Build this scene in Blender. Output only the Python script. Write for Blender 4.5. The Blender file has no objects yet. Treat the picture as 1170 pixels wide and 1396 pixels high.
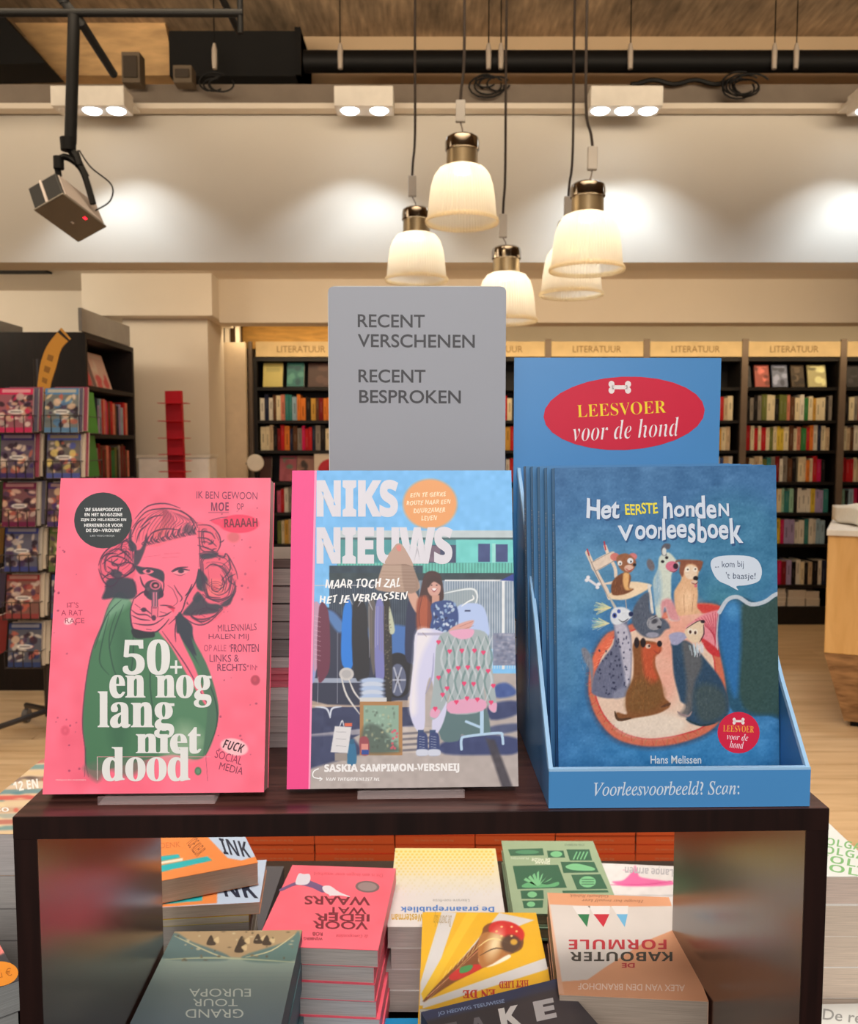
import bpy, bmesh, math, random
import numpy as np
from mathutils import Vector, Matrix
from mathutils.geometry import tessellate_polygon
random.seed(7); RNG = np.random.default_rng(5)
SC = bpy.context.scene
COL = SC.collection
PI = math.pi

# ------------------------------------------------------------------ camera
F = 1200.0; PITCH = math.radians(4.4); EYE = np.array([0.0, 0.0, 1.45])
cam = bpy.data.cameras.new('camera'); camo = bpy.data.objects.new('camera', cam); COL.objects.link(camo)
camo.location = EYE; camo.rotation_euler = (PI/2-PITCH, 0, 0)
cam.sensor_fit = 'HORIZONTAL'; cam.sensor_width = 36; cam.lens = 36*F/1170
cam.clip_start = 0.02; cam.clip_end = 60
cam.dof.use_dof = True; cam.dof.focus_distance = 0.68; cam.dof.aperture_fstop = 22
SC.camera = camo
SC.view_settings.view_transform = 'Standard'; SC.view_settings.look = 'None'
SC.view_settings.gamma = 1; SC.view_settings.exposure = 0.0
SC.view_settings.use_curve_mapping = False
# ------------------------------------------------------------------ world and lights
W = bpy.data.worlds.new('world'); SC.world = W; W.use_nodes = True
bg = W.node_tree.nodes['Background']; bg.inputs[0].default_value = (1.0, 0.80, 0.58, 1); bg.inputs[1].default_value = 0.13
def area(name, loc, aim, sx, sy, power, col=(1, 1, 1), spread=180):
    l = bpy.data.lights.new(name, 'AREA'); l.shape = 'RECTANGLE'; l.size = sx; l.size_y = sy; l.energy = power; l.color = col; l.spread = math.radians(spread)
    o = bpy.data.objects.new(name, l); COL.objects.link(o); o.location = loc
    o.rotation_euler = (Vector(aim)-Vector(loc)).to_track_quat('-Z', 'Y').to_euler(); return o
WARM = (1.0, 0.70, 0.40)
area('front_light', (0.2, -1.3, 2.9), (0, 0.8, 1.1), 1.6, 0.8, 12.5, (1.0, 0.96, 0.93), 90)
area('shop_fill', (-0.3, -2.2, 2.1), (0, 1.2, 0.8), 2.6, 1.0, 8.5, (1.0, 0.94, 0.90), 80)  # added fill behind the camera, reaches the books inside the bench
area('table_fill', (0.1, 1.15, 2.8), (0.0, 1.5, 0.6), 1.6, 0.4, 24, (1.0, 0.92, 0.84), 130)  # added overhead fill for the table piles and the orange-red books
area('aisle_light', (0.0, 2.6, 3.3), (0.0, 3.4, 0), 4.0, 0.8, 46, (1.0, 0.80, 0.56), 100)
area('aisle_light_left', (-2.9, 3.2, 3.2), (-2.2, 5.5, 1.2), 1.2, 1.2, 16, (1.0, 0.82, 0.60))
area('bookcase_fill', (0.6, 5.1, 2.56), (0.6, 7.2, 1.7), 4.6, 0.25, 28, (1.0, 0.78, 0.52))  # unseen strip added behind the beam to brighten the bookcases
area('cornice_light', (1.4, 6.62, 2.29), (1.4, 7.0, 2.0), 5.8, 0.12, 14, (1.0, 0.76, 0.45))
area('left_wall_fill', (-3.4, 5.1, 2.56), (-2.4, 6.7, 2.1), 1.6, 0.4, 34, (1.0, 0.86, 0.66))  # unseen fill added behind the beam for the left wall and low ceiling
area('ceiling_fill', (0.6, 2.6, 2.9), (0.6, 4.9, 3.8), 5.0, 0.3, 22, (1.0, 0.82, 0.60), 75)  # unseen upward fill added to brighten the rough ceiling

# ------------------------------------------------------------------ projection helpers
_fw = np.array([0, math.cos(PITCH), -math.sin(PITCH)]); _up = np.array([0, math.sin(PITCH), math.cos(PITCH)]); _rt = np.array([1.0, 0, 0])
def ray(x, y): return _fw + _rt*(x-585)/F + _up*(698-y)/F
def atY(x, y, Y): d = ray(x, y); return EYE + d*((Y-EYE[1])/d[1])
def atH(x, y, h): d = ray(x, y); return EYE + d*((h-EYE[2])/d[2])
def pr(P):
    r = np.array(P, float)-EYE; d = r@_fw; return (585+F*(r@_rt)/d, 698-F*(r@_up)/d)
def lin(c):
    c = np.asarray(c, float)/255.0
    return np.where(c <= 0.04045, c/12.92, ((c+0.055)/1.055)**2.4)
def L4(c): r = lin(c); return (float(r[0]), float(r[1]), float(r[2]), 1.0)

# ------------------------------------------------------------------ materials
MATS = {}
def newmat(name):
    m = bpy.data.materials.new(name); m.use_nodes = True; return m, m.node_tree, m.node_tree.nodes['Principled BSDF']
def noise_mix(nt, base_socket_or_col, amount, scale, stretch=(1, 1, 1), detail=4, coord='Object'):
    tc = nt.nodes.new('ShaderNodeTexCoord'); mp = nt.nodes.new('ShaderNodeMapping'); mp.inputs['Scale'].default_value = stretch
    nz = nt.nodes.new('ShaderNodeTexNoise'); nz.inputs['Scale'].default_value = scale; nz.inputs['Detail'].default_value = detail
    nt.links.new(tc.outputs[coord], mp.inputs[0]); nt.links.new(mp.outputs[0], nz.inputs['Vector'])
    mr = nt.nodes.new('ShaderNodeMapRange'); mr.inputs[1].default_value = 0.3; mr.inputs[2].default_value = 0.7
    mr.inputs[3].default_value = 1-amount; mr.inputs[4].default_value = 1+amount*0.6
    nt.links.new(nz.outputs['Fac'], mr.inputs[0])
    mx = nt.nodes.new('ShaderNodeMix'); mx.data_type = 'RGBA'; mx.blend_type = 'MULTIPLY'; mx.inputs[0].default_value = 1
    if isinstance(base_socket_or_col, tuple): mx.inputs[6].default_value = base_socket_or_col
    else: nt.links.new(base_socket_or_col, mx.inputs[6])
    nt.links.new(mr.outputs[0], mx.inputs[7])
    return mx.outputs[2], nz
def colmat(name, rough, spec=0.4, coat=0.0, amount=0.05, scale=60, stretch=(1, 1, 1)):
    m, nt, b = newmat(name)
    at = nt.nodes.new('ShaderNodeAttribute'); at.attribute_name = 'Col'
    out, nz = noise_mix(nt, at.outputs['Color'], amount, scale, stretch)
    nt.links.new(out, b.inputs['Base Color']); b.inputs['Roughness'].default_value = rough
    b.inputs['Specular IOR Level'].default_value = spec; b.inputs['Coat Weight'].default_value = coat; b.inputs['Coat Roughness'].default_value = 0.2
    MATS[name] = m; return m
def mat(name, col, rough=0.6, metal=0.0, amount=0.08, scale=12, stretch=(1, 1, 1), spec=0.4, bump=0.0, coat=0.0):
    if name in MATS: return MATS[name]
    m, nt, b = newmat(name)
    out, nz = noise_mix(nt, L4(col), amount, scale, stretch)
    nt.links.new(out, b.inputs['Base Color']); b.inputs['Roughness'].default_value = rough; b.inputs['Metallic'].default_value = metal
    b.inputs['Specular IOR Level'].default_value = spec; b.inputs['Coat Weight'].default_value = coat
    if bump:
        bp = nt.nodes.new('ShaderNodeBump'); bp.inputs['Strength'].default_value = bump; bp.inputs['Distance'].default_value = 0.01
        nt.links.new(nz.outputs['Fac'], bp.inputs['Height']); nt.links.new(bp.outputs[0], b.inputs['Normal'])
    MATS[name] = m; return m
colmat('paper', 0.75, 0.2)
colmat('print', 0.42, 0.35, 0.0, 0.02, 40)
colmat('glossy_print', 0.3, 0.4, 0.15, 0.02, 40)
colmat('pages', 0.85, 0.1, 0.0, 0.22, 1.0, (20, 20, 1400))
colmat('far', 0.7, 0.2)
def emit(name, col, s):
    m, nt, b = newmat(name); b.inputs['Base Color'].default_value = L4(col)
    b.inputs['Emission Color'].default_value = L4(col); b.inputs['Emission Strength'].default_value = s; MATS[name] = m; return m
def glass(name, col, alpha, rough=0.08):
    m, nt, b = newmat(name); b.inputs['Base Color'].default_value = L4(col); b.inputs['Roughness'].default_value = rough
    tr = nt.nodes.new('ShaderNodeBsdfTransparent'); mx = nt.nodes.new('ShaderNodeMixShader')
    fr = nt.nodes.new('ShaderNodeLayerWeight'); fr.inputs[0].default_value = 0.25
    mr = nt.nodes.new('ShaderNodeMapRange'); mr.inputs[3].default_value = alpha; mr.inputs[4].default_value = min(1, alpha+0.5)
    nt.links.new(fr.outputs['Facing'], mr.inputs[0]); nt.links.new(mr.outputs[0], mx.inputs[0])
    nt.links.new(tr.outputs[0], mx.inputs[1]); nt.links.new(b.outputs[0], mx.inputs[2])
    nt.links.new(mx.outputs[0], nt.nodes['Material Output'].inputs[0]); MATS[name] = m; return m

# ------------------------------------------------------------------ mesh builder with one colour per face
class MB:
    def __init__(s): s.v = []; s.f = []; s.c = []; s.m = []; s.ext = 0
    def face(s, idx, col, mi=0): s.f.append(idx); s.c.append(col); s.m.append(mi)
    def quad(s, a, b, c, d, col=(200, 200, 200), mi=0):
        n = len(s.v); s.v += [tuple(a), tuple(b), tuple(c), tuple(d)]; s.face((n, n+1, n+2, n+3), col, mi)
    def box(s, lo, hi, col=(200, 200, 200), M=None, mi=0, cols=None):
        n = len(s.v); P = [(x, y, z) for z in (lo[2], hi[2]) for y in (lo[1], hi[1]) for x in (lo[0], hi[0])]
        if M is not None: P = [tuple(M @ Vector(p)) for p in P]
        s.v += P
        for k, q in enumerate(((0, 2, 3, 1), (4, 5, 7, 6), (0, 1, 5, 4), (2, 6, 7, 3), (0, 4, 6, 2), (1, 3, 7, 5))):  # -z +z -y +y -x +x
            s.face(tuple(n+i for i in q), cols[k] if cols else col, mi)
    def tube(s, path, r, col=(30, 30, 30), n=8, mi=0, caps=True):
        path = [Vector(p) for p in path]; rs = r if isinstance(r, (list, tuple)) else [r]*len(path)
        base = len(s.v); prev = None
        for i, p in enumerate(path):
            t = (path[min(i+1, len(path)-1)]-path[max(i-1, 0)]).normalized()
            if prev is None: a = t.orthogonal().normalized()
            else: a = (prev - t*prev.dot(t)).normalized()
            prev = a; b = t.cross(a)
            for k in range(n):
                w = 2*PI*k/n; s.v.append(tuple(p+(a*math.cos(w)+b*math.sin(w))*rs[i]))
        for i in range(len(path)-1):
            for k in range(n):
                s.face((base+i*n+k, base+i*n+(k+1) % n, base+(i+1)*n+(k+1) % n, base+(i+1)*n+k), col, mi)
        if caps:
            s.face(tuple(base+k for k in range(n))[::-1], col, mi); s.face(tuple(base+(len(path)-1)*n+k for k in range(n)), col, mi)
    def lathe(s, prof, c=(0, 0, 0), n=32, col=(200, 200, 200), mi=0, closed=False):
        base = len(s.v)
        for r, z in prof:
            for k in range(n): w = 2*PI*k/n; s.v.append((c[0]+r*math.cos(w), c[1]+r*math.sin(w), c[2]+z))
        m = len(prof)
        for i in range(m-1 if not closed else m):
            j = (i+1) % m
            for k in range(n): s.face((base+i*n+k, base+i*n+(k+1) % n, base+j*n+(k+1) % n, base+j*n+k), col, mi)
    def prism(s, pts, lo, hi, axis=2, col=(200, 200, 200), mi=0):
        def mk(p, h):
            q = [p[0], p[1]]; q.insert(axis, h); return tuple(q)
        n = len(s.v); k = len(pts); s.v += [mk(p, lo) for p in pts]+[mk(p, hi) for p in pts]
        s.face(tuple(range(n, n+k))[::-1], col, mi); s.face(tuple(range(n+k, n+2*k)), col, mi)
        for i in range(k): j = (i+1) % k; s.face((n+i, n+j, n+k+j, n+k+i), col, mi)
    def build(s, name, mats, parent=None, M=None, smooth=False, bevel=0, link=True):
        me = bpy.data.meshes.new(name); me.from_pydata(s.v, [], s.f)
        ca = me.color_attributes.new('Col', 'FLOAT_COLOR', 'CORNER')
        arr = np.ones((len(me.loops), 4), np.float32)
        L = lin(np.array(s.c, float)) if len(s.c) else np.zeros((0, 3))
        k = np.repeat(np.arange(len(s.f)), [len(f) for f in s.f]); arr[:, :3] = L[k]
        ca.data.foreach_set('color', arr.ravel())
        for mm in (mats if isinstance(mats, (list, tuple)) else [mats]): me.materials.append(MATS[mm] if isinstance(mm, str) else mm)
        me.polygons.foreach_set('material_index', s.m)
        if smooth: me.polygons.foreach_set('use_smooth', [True]*len(s.f))
        o = bpy.data.objects.new(name, me)
        if link: COL.objects.link(o)
        if parent is not None: o.parent = parent
        if M is not None: o.matrix_local = M
        if bevel:
            b = o.modifiers.new('bevel', 'BEVEL'); b.width = bevel; b.segments = 2; b.limit_method = 'ANGLE'
        if smooth:
            bm = bmesh.new(); bm.from_mesh(me); bmesh.ops.recalc_face_normals(bm, faces=bm.faces); bm.to_mesh(me); bm.free()
            me.set_sharp_from_angle(angle=math.radians(40))
        return o
def empty(name, M=None, loc=None):
    o = bpy.data.objects.new(name, None); COL.objects.link(o); o.empty_display_size = 0.05
    if M is not None: o.matrix_world = M
    if loc is not None: o.location = loc
    return o
LABELS = set()
def tag(o, label, cat, group=None, kind=None):
    if cat: o['label'] = label; o['category'] = cat
    elif label: o['label'] = label
    if group: o['group'] = group
    if kind: o['kind'] = kind
    return o
def struct(o): o['kind'] = 'structure'; return o
def frame(o, x, y, z):
    return Matrix(((x[0], y[0], z[0], o[0]), (x[1], y[1], z[1], o[1]), (x[2], y[2], z[2], o[2]), (0, 0, 0, 1)))
def copy_tree(o, parent=None):
    c = o.copy(); COL.objects.link(c)
    if parent is not None: c.parent = parent; c.matrix_parent_inverse = o.matrix_parent_inverse.copy()
    for ch in o.children: copy_tree(ch, c)
    return c

# ------------------------------------------------------------------ text outlines
_TX = {}
STY = {'serif': (0x1D400, 0x1D41A, 0x1D7CE), 'serifit': (0x1D468, 0x1D482, 0x1D7CE), 'it': (0x1D434, 0x1D44E, None), 'bold': (0x1D5D4, 0x1D5EE, 0x1D7EC),
       'boldit': (0x1D63C, 0x1D656, 0x1D7EC), 'sansit': (0x1D608, 0x1D622, None)}
def glyphs(s, style='sans', off=0.0, res=3):
    key = (s, style, off)
    if key in _TX: return _TX[key]
    t = s
    if style in STY:
        u, l, d = STY[style]; t = ''
        for c in s:
            if 'A' <= c <= 'Z': t += chr(u+ord(c)-65)
            elif 'a' <= c <= 'z': t += 'ℎ' if (style == 'it' and c == 'h') else chr(l+ord(c)-97)
            elif c.isdigit() and d: t += chr(d+ord(c)-48)
            else: t += c
    cu = bpy.data.curves.new('text', 'FONT'); cu.body = t; cu.size = 1; cu.offset = off; cu.resolution_u = res; cu.fill_mode = 'FRONT'
    ob = bpy.data.objects.new('text', cu); me = bpy.data.meshes.new_from_object(ob)
    v = np.array([(q.co.x, q.co.y) for q in me.vertices]) if len(me.vertices) else np.zeros((1, 2))
    f = [tuple(p.vertices) for p in me.polygons]
    bpy.data.objects.remove(ob); bpy.data.curves.remove(cu); bpy.data.meshes.remove(me)
    lo, hi = v.min(0), v.max(0); v = (v-lo)/np.maximum(hi-lo, 1e-6)
    _TX[key] = (v, f); return _TX[key]
def spline(pts, closed=False, k=5):
    P = np.array(pts, float); n = len(P)
    if n < 3: return P
    out = []
    rng = range(n) if closed else range(n-1)
    for i in rng:
        if closed: p0, p1, p2, p3 = P[i-1], P[i], P[(i+1) % n], P[(i+2) % n]
        else: p0, p1, p2, p3 = P[max(i-1, 0)], P[i], P[i+1], P[min(i+2, n-1)]
        for j in range(k):
            t = j/k; out.append(0.5*((2*p1)+(-p0+p2)*t+(2*p0-5*p1+4*p2-p3)*t*t+(-p0+3*p1-3*p2+p3)*t**3))
    if not closed: out.append(P[-1])
    return np.array(out)
def homography(src, dst):
    A = []; b = []
    for (x, y), (u, v) in zip(src, dst):
        A.append([x, y, 1, 0, 0, 0, -u*x, -u*y]); b.append(u)
        A.append([0, 0, 0, x, y, 1, -v*x, -v*y]); b.append(v)
    h = np.linalg.solve(np.array(A, float), np.array(b, float)); return np.append(h, 1).reshape(3, 3)
def hmap(H, P):
    P = np.asarray(P, float); q = np.c_[P.reshape(-1, 2), np.ones(P.size//2)] @ H.T
    return (q[:, :2]/q[:, 2:]).reshape(P.shape)

# ------------------------------------------------------------------ printed surfaces: painted sheets and lettering in flat layers
class Art:
    """a flat print on a rectangle w x h (metres) whose four corners TL TR BR BL have coordinates `c`; drawing is in those coordinates"""
    def __init__(s, w, h, c=None, step=None, base=(255, 255, 255)):
        s.w, s.h = w, h
        s.c = c or [(0, 0), (100, 0), (100, 100*h/w), (0, 100*h/w)]
        s.H = homography(s.c, [(0, h), (w, h), (w, 0), (0, 0)])
        s.t(0, 0, 1); s.mb = MB(); s.G = None
        if step:
            wpx = (math.dist(s.c[0], s.c[1])+math.dist(s.c[3], s.c[2]))/2; hpx = (math.dist(s.c[0], s.c[3])+math.dist(s.c[1], s.c[2]))/2
            s.nx = max(3, int(wpx/step)); s.ny = max(3, int(hpx/step))
            u = np.linspace(0, w, s.nx); v = np.linspace(0, h, s.ny); s.U, s.V = np.meshgrid(u, v)
            q = hmap(np.linalg.inv(s.H), np.stack([s.U, s.V], -1)); s.X = q[..., 0]; s.Y = q[..., 1]
            s.px = step; s.G = np.zeros((s.ny, s.nx, 3)); s.G[:] = base
    def t(s, ox, oy, k): s.ox, s.oy, s.k = ox, oy, float(k)
    def P(s, pts): return np.array([(s.ox+x/s.k, s.oy+y/s.k) for x, y in pts], float)
    # --- painting on the sheet
    def _win(s, lo, hi, m):
        sel = (s.X > lo[0]-m) & (s.X < hi[0]+m) & (s.Y > lo[1]-m) & (s.Y < hi[1]+m)
        if not sel.any(): return None
        r = np.where(sel.any(1))[0]; c = np.where(sel.any(0))[0]; return (slice(r[0], r[-1]+1), slice(c[0], c[-1]+1))
    def _blend(s, w, a, col): s.G[w] = s.G[w]*(1-a[..., None])+np.array(col, float)*a[..., None]
    def _segd(s, X, Y, P, R=None):
        D = np.full(X.shape, 1e9)
        for i in range(len(P)-1):
            a, b = P[i], P[i+1]; d = b-a; l2 = max(d@d, 1e-9)
            tt = np.clip(((X-a[0])*d[0]+(Y-a[1])*d[1])/l2, 0, 1)
            q = np.hypot(X-a[0]-tt*d[0], Y-a[1]-tt*d[1])
            if R is not None: q = q-(R[i]+(R[i+1]-R[i])*tt)
            D = np.minimum(D, q)
        return D
    def poly(s, pts, col, a=1.0, soft=0.6, smooth=True):
        P = s.P(pts); P = spline(P, True, 4) if smooth else P
        w = s._win(P.min(0), P.max(0), soft*2+1)
        if w is None: return
        X, Y = s.X[w], s.Y[w]; ins = np.zeros(X.shape, bool); Q = np.vstack([P, P[:1]])
        for i in range(len(Q)-1):
            (x0, y0), (x1, y1) = Q[i], Q[i+1]
            if y0 == y1: continue
            c = ((y0 > Y) != (y1 > Y)) & (X < (x1-x0)*(Y-y0)/(y1-y0)+x0); ins ^= c
        D = s._segd(X, Y, Q); D = np.where(ins, -D, D)
        s._blend(w, np.clip(0.5-D/(2*soft), 0, 1)*a, col)
    def line(s, pts, width, col, a=1.0, smooth=True, taper=True, soft=0.5):
        P = s.P(pts); P = spline(P, False, 4) if smooth else P; n = len(P)
        R = [width/2*(math.sin(PI*(0.12+0.76*i/max(n-1, 1))) if taper else 1) for i in range(n)]
        w = s._win(P.min(0), P.max(0), width+2)
        if w is None: return
        s._blend(w, np.clip(0.5-s._segd(s.X[w], s.Y[w], P, R)/(2*soft), 0, 1)*a, col)
    def ell(s, cx, cy, rx, ry, col, a=1.0, soft=0.6, rot=0):
        (cx, cy), = s.P([(cx, cy)]); rx /= s.k; ry /= s.k; m = max(rx, ry)
        w = s._win((cx-m, cy-m), (cx+m, cy+m), soft*2+1)
        if w is None: return
        r = math.radians(rot); dx = s.X[w]-cx; dy = s.Y[w]-cy; u = dx*math.cos(r)+dy*math.sin(r); v = -dx*math.sin(r)+dy*math.cos(r)
        q = np.sqrt((u/rx)**2+(v/ry)**2); D = (q-1)*min(rx, ry)
        s._blend(w, np.clip(0.5-D/(2*soft), 0, 1)*a, col)
    def rect(s, x0, y0, x1, y1, col, a=1.0, soft=0.4): s.poly([(x0, y0), (x1, y0), (x1, y1), (x0, y1)], col, a, soft, False)
    def noise(s, amp, scale, region=None, sx=1.0, tint=(1, 1, 1)):
        n = 64; g = RNG.normal(0, 1, (n, n)); x = (s.X/scale/sx) % (n-1); y = (s.Y/scale) % (n-1)
        i = x.astype(int); j = y.astype(int); fx = x-i; fy = y-j; fx = fx*fx*(3-2*fx); fy = fy*fy*(3-2*fy)
        z = g[j, i]*(1-fx)*(1-fy)+g[j, i+1]*fx*(1-fy)+g[j+1, i]*(1-fx)*fy+g[j+1, i+1]*fx*fy
        s.G += (z*amp)[..., None]*np.array(tint)
    # --- crisp lettering and shapes above the sheet
    def text(s, txt, x0, y0, x1, y1, col, style='sans', off=0.0, rot=0, z=1, wob=0.0, res=3, shear=0.0):
        v, f = glyphs(txt, style, off, res); (a0, b0), (a1, b1) = s.P([(x0, y0), (x1, y1)])
        w, h = a1-a0, b1-b0; q = np.c_[(v[:, 0]-0.5)*w, (0.5-v[:, 1])*h]
        if wob: q[:, 1] += wob*np.sin(v[:, 0]*len(txt)*1.9+x0)*abs(h)/5; q[:, 0] += wob*np.sin(v[:, 1]*3+v[:, 0]*len(txt)*2.3)*abs(h)/9
        q[:, 0] += shear*(0.0-q[:, 1])
        r = math.radians(rot); R = np.array([[math.cos(r), -math.sin(r)], [math.sin(r), math.cos(r)]])
        q = q @ R.T + np.array([(a0+a1)/2, (b0+b1)/2]); L = hmap(s.H, q); n = len(s.mb.v)
        s.mb.v += [(float(x), float(y), 0.00012+0.00005*z) for x, y in L]
        for g in f: s.mb.face(tuple(n+i for i in g), col)
    def shape(s, pts, col, z=0, smooth=True):
        P = s.P(pts); P = spline(P, True, 4) if smooth else P; L = hmap(s.H, P); n = len(s.mb.v)
        s.mb.v += [(float(x), float(y), 0.00012+0.00005*z) for x, y in L]
        for tr in tessellate_polygon([[Vector((x, y, 0)) for x, y in L]]): s.mb.face(tuple(n+i for i in tr), col)
    def disc(s, cx, cy, rx, ry, col, z=0, rot=0):
        r = math.radians(rot); s.shape([(cx+rx*math.cos(w)*math.cos(r)-ry*math.sin(w)*math.sin(r), cy+rx*math.cos(w)*math.sin(r)+ry*math.sin(w)*math.cos(r)) for w in [2*PI*i/28 for i in range(28)]], col, z, False)
    def band(s, x0, y0, x1, y1, col, z=0): s.shape([(x0, y0), (x1, y0), (x1, y1), (x0, y1)], col, z, False)
    def stroke(s, pts, width, col, z=1, smooth=True):
        P = s.P(pts); P = spline(P, False, 4) if smooth else P
        T = np.gradient(P, axis=0); T /= np.maximum(np.linalg.norm(T, axis=1)[:, None], 1e-6); N = np.c_[-T[:, 1], T[:, 0]]*width/2
        A = hmap(s.H, P+N); B = hmap(s.H, P-N); n = len(s.mb.v); k = len(P)
        s.mb.v += [(float(x), float(y), 0.00012+0.00005*z) for x, y in np.vstack([A, B])]
        for i in range(k-1): s.mb.face((n+i, n+i+1, n+k+i+1, n+k+i), col)
    def build(s, parent, z, m='print', name='cover_picture'):
        if s.G is not None:
            nx, ny = s.nx, s.ny; me = bpy.data.meshes.new(name)
            co = np.zeros((ny*nx, 3), np.float32); co[:, 0] = s.U.ravel(); co[:, 1] = s.V.ravel(); co[:, 2] = z+0.00010
            me.vertices.add(nx*ny); me.vertices.foreach_set('co', co.ravel())
            i = np.arange(ny*nx).reshape(ny, nx); Q = np.stack([i[:-1, :-1], i[:-1, 1:], i[1:, 1:], i[1:, :-1]], -1).reshape(-1, 4)
            nf = len(Q); me.loops.add(nf*4); me.loops.foreach_set('vertex_index', Q.ravel().astype(np.int32))
            me.polygons.add(nf); me.polygons.foreach_set('loop_start', np.arange(nf, dtype=np.int32)*4)
            me.update(calc_edges=True)
            ca = me.color_attributes.new('Col', 'FLOAT_COLOR', 'POINT'); a = np.ones((ny*nx, 4), np.float32)
            a[:, :3] = lin(np.clip(s.G, 0, 255)).reshape(-1, 3); ca.data.foreach_set('color', a.ravel())
            me.materials.append(MATS[m]); o = bpy.data.objects.new(name, me); COL.objects.link(o); o.parent = parent
        if s.mb.f: 
            o2 = s.mb.build('lettering', m, parent, Matrix.Translation((0, 0, z)))

# ------------------------------------------------------------------ books
def book_parts(root, w, l, t, cover, page=(214, 206, 196), hard=False, spine=None, pagem='pages', gloss='print', curl=0):
    b = 0.0025 if hard else 0.0005; ov = 0.003 if hard else 0.0
    mb = MB(); sp = spine or cover
    n = 8 if curl else 1
    mb.box((0, 0, 0), (w, l, b), cover)
    if curl:
        for i in range(n):
            x0, x1 = w*i/n, w*(i+1)/n; z0, z1 = t-b+curl*(i/n)**2.5, t-b+curl*((i+1)/n)**2.5
            mb.v += [(x0, 0, z0), (x1, 0, z1), (x1, l, z1), (x0, l, z0), (x0, 0, z0+b), (x1, 0, z1+b), (x1, l, z1+b), (x0, l, z0+b)]
            k = len(mb.v)-8
            for q in ((0, 3, 2, 1), (4, 5, 6, 7), (0, 1, 5, 4), (3, 7, 6, 2), (1, 2, 6, 5)): mb.face(tuple(k+j for j in q), cover)
    else: mb.box((0, 0, t-b), (w, l, t), cover)
    mb.box((0, 0, b), (b, l, t-b), sp)
    mb.build('cover', gloss, root)
    mp = MB(); mp.box((b, ov, b), (w-max(ov, 0.0006), l-max(ov, 0.0006), t-b), page); mp.build('page_block', pagem, root)
def standing(BL, BR, h, lean):
    """frame of a cover leaning back: lower-left and lower-right picture corners on the plane z = h"""
    A = atH(*BL, h); B = atH(*BR, h); w = float(np.linalg.norm(B-A)); u = (B-A)/w; bk = np.array([-u[1], u[0], 0]); t = math.radians(lean)
    y = np.array([0, 0, 1])*math.cos(t)+bk*math.sin(t); n = np.cross(u, y); return A, w, u, y, n
def corners(A, u, y, w, l): return [pr(A+y*l), pr(A+u*w+y*l), pr(A+u*w), pr(A)]
def lie(FL, FR, NL, NR, h, flip=True):
    """frame of a book lying with its top face at height h; corners of the top face in the picture (far left, far right, near left, near right)"""
    fl, fr, nl, nr = [atH(*p, h) for p in (FL, FR, NL, NR)]
    c = (fl+fr+nl+nr)/4; w = (np.linalg.norm(fr-fl)+np.linalg.norm(nr-nl))/2; l = (np.linalg.norm(nl-fl)+np.linalg.norm(nr-fr))/2
    u = (fr-fl)+(nr-nl); u /= np.linalg.norm(u)
    if flip: u = -u
    y = np.array([-u[1], u[0], 0]); A = c-u*w/2-y*l/2; return A, float(w), float(l), u, y
def lying(name, label, FL, FR, NL, NR, h, t, cover, flip=True, hard=False, art=None, group=None, step=None, base=None, gloss='print', page=(214, 206, 196), spine=None, l=None, w=None, curl=0):
    A, w0, l0, u, y = lie(FL, FR, NL, NR, h, flip)
    if l: A = A if not flip else A; l0 = l
    if w: w0 = w
    z = np.array([0, 0, 1.0]); root = empty(name, frame(A-z*t, u, y, z)); tag(root, label, 'book', group)
    book_parts(root, w0, l0, t, cover, page, hard, spine, gloss=gloss, curl=curl)
    if art:
        a = Art(w0, l0, [pr(A+y*l0), pr(A+u*w0+y*l0), pr(A+u*w0), pr(A)], step, base or cover); art(a); a.build(root, t, gloss)
    return root, (A, w0, l0, u, y)
def under(fr, tops, name, label_fn, t, cover, n, zmin, hard=False, page=(214, 206, 196), spine=None, group=None, jit=0.003, thick=None, ybias=0):
    """copies stacked under a lying book down to zmin"""
    A, w, l, u, y = fr; z = tops; k = 0; proto = None; out = []
    while k < n:
        tt = thick[k] if thick else t
        if z-tt < zmin-1e-4: break
        dx, dy, a = random.uniform(-jit, jit), random.uniform(-jit, jit)+ybias, random.uniform(-0.012, 0.012)
        u2 = u*math.cos(a)+y*math.sin(a); y2 = np.array([-u2[1], u2[0], 0])
        M = frame(A+u*dx+y*dy-np.array([0, 0, A[2]-z+tt]), u2, y2, (0, 0, 1))
        if proto is None or thick:
            root = empty(name, M); book_parts(root, w, l, tt, cover[k % len(cover)] if isinstance(cover, list) else cover, page, hard, spine); proto = root
        else: root = copy_tree(proto); root.matrix_world = M
        tag(root, label_fn(k), 'book', group); out.append(root); z -= tt; k += 1
    return z
ORD = ['first', 'second', 'third', 'fourth', 'fifth', 'sixth', 'seventh', 'eighth', 'ninth', 'tenth', 'eleventh', 'twelfth', 'thirteenth', 'fourteenth', 'fifteenth', 'sixteenth', 'seventeenth', 'eighteenth', 'nineteenth', 'twentieth', 'twenty-first', 'twenty-second', 'twenty-third', 'twenty-fourth']

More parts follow.
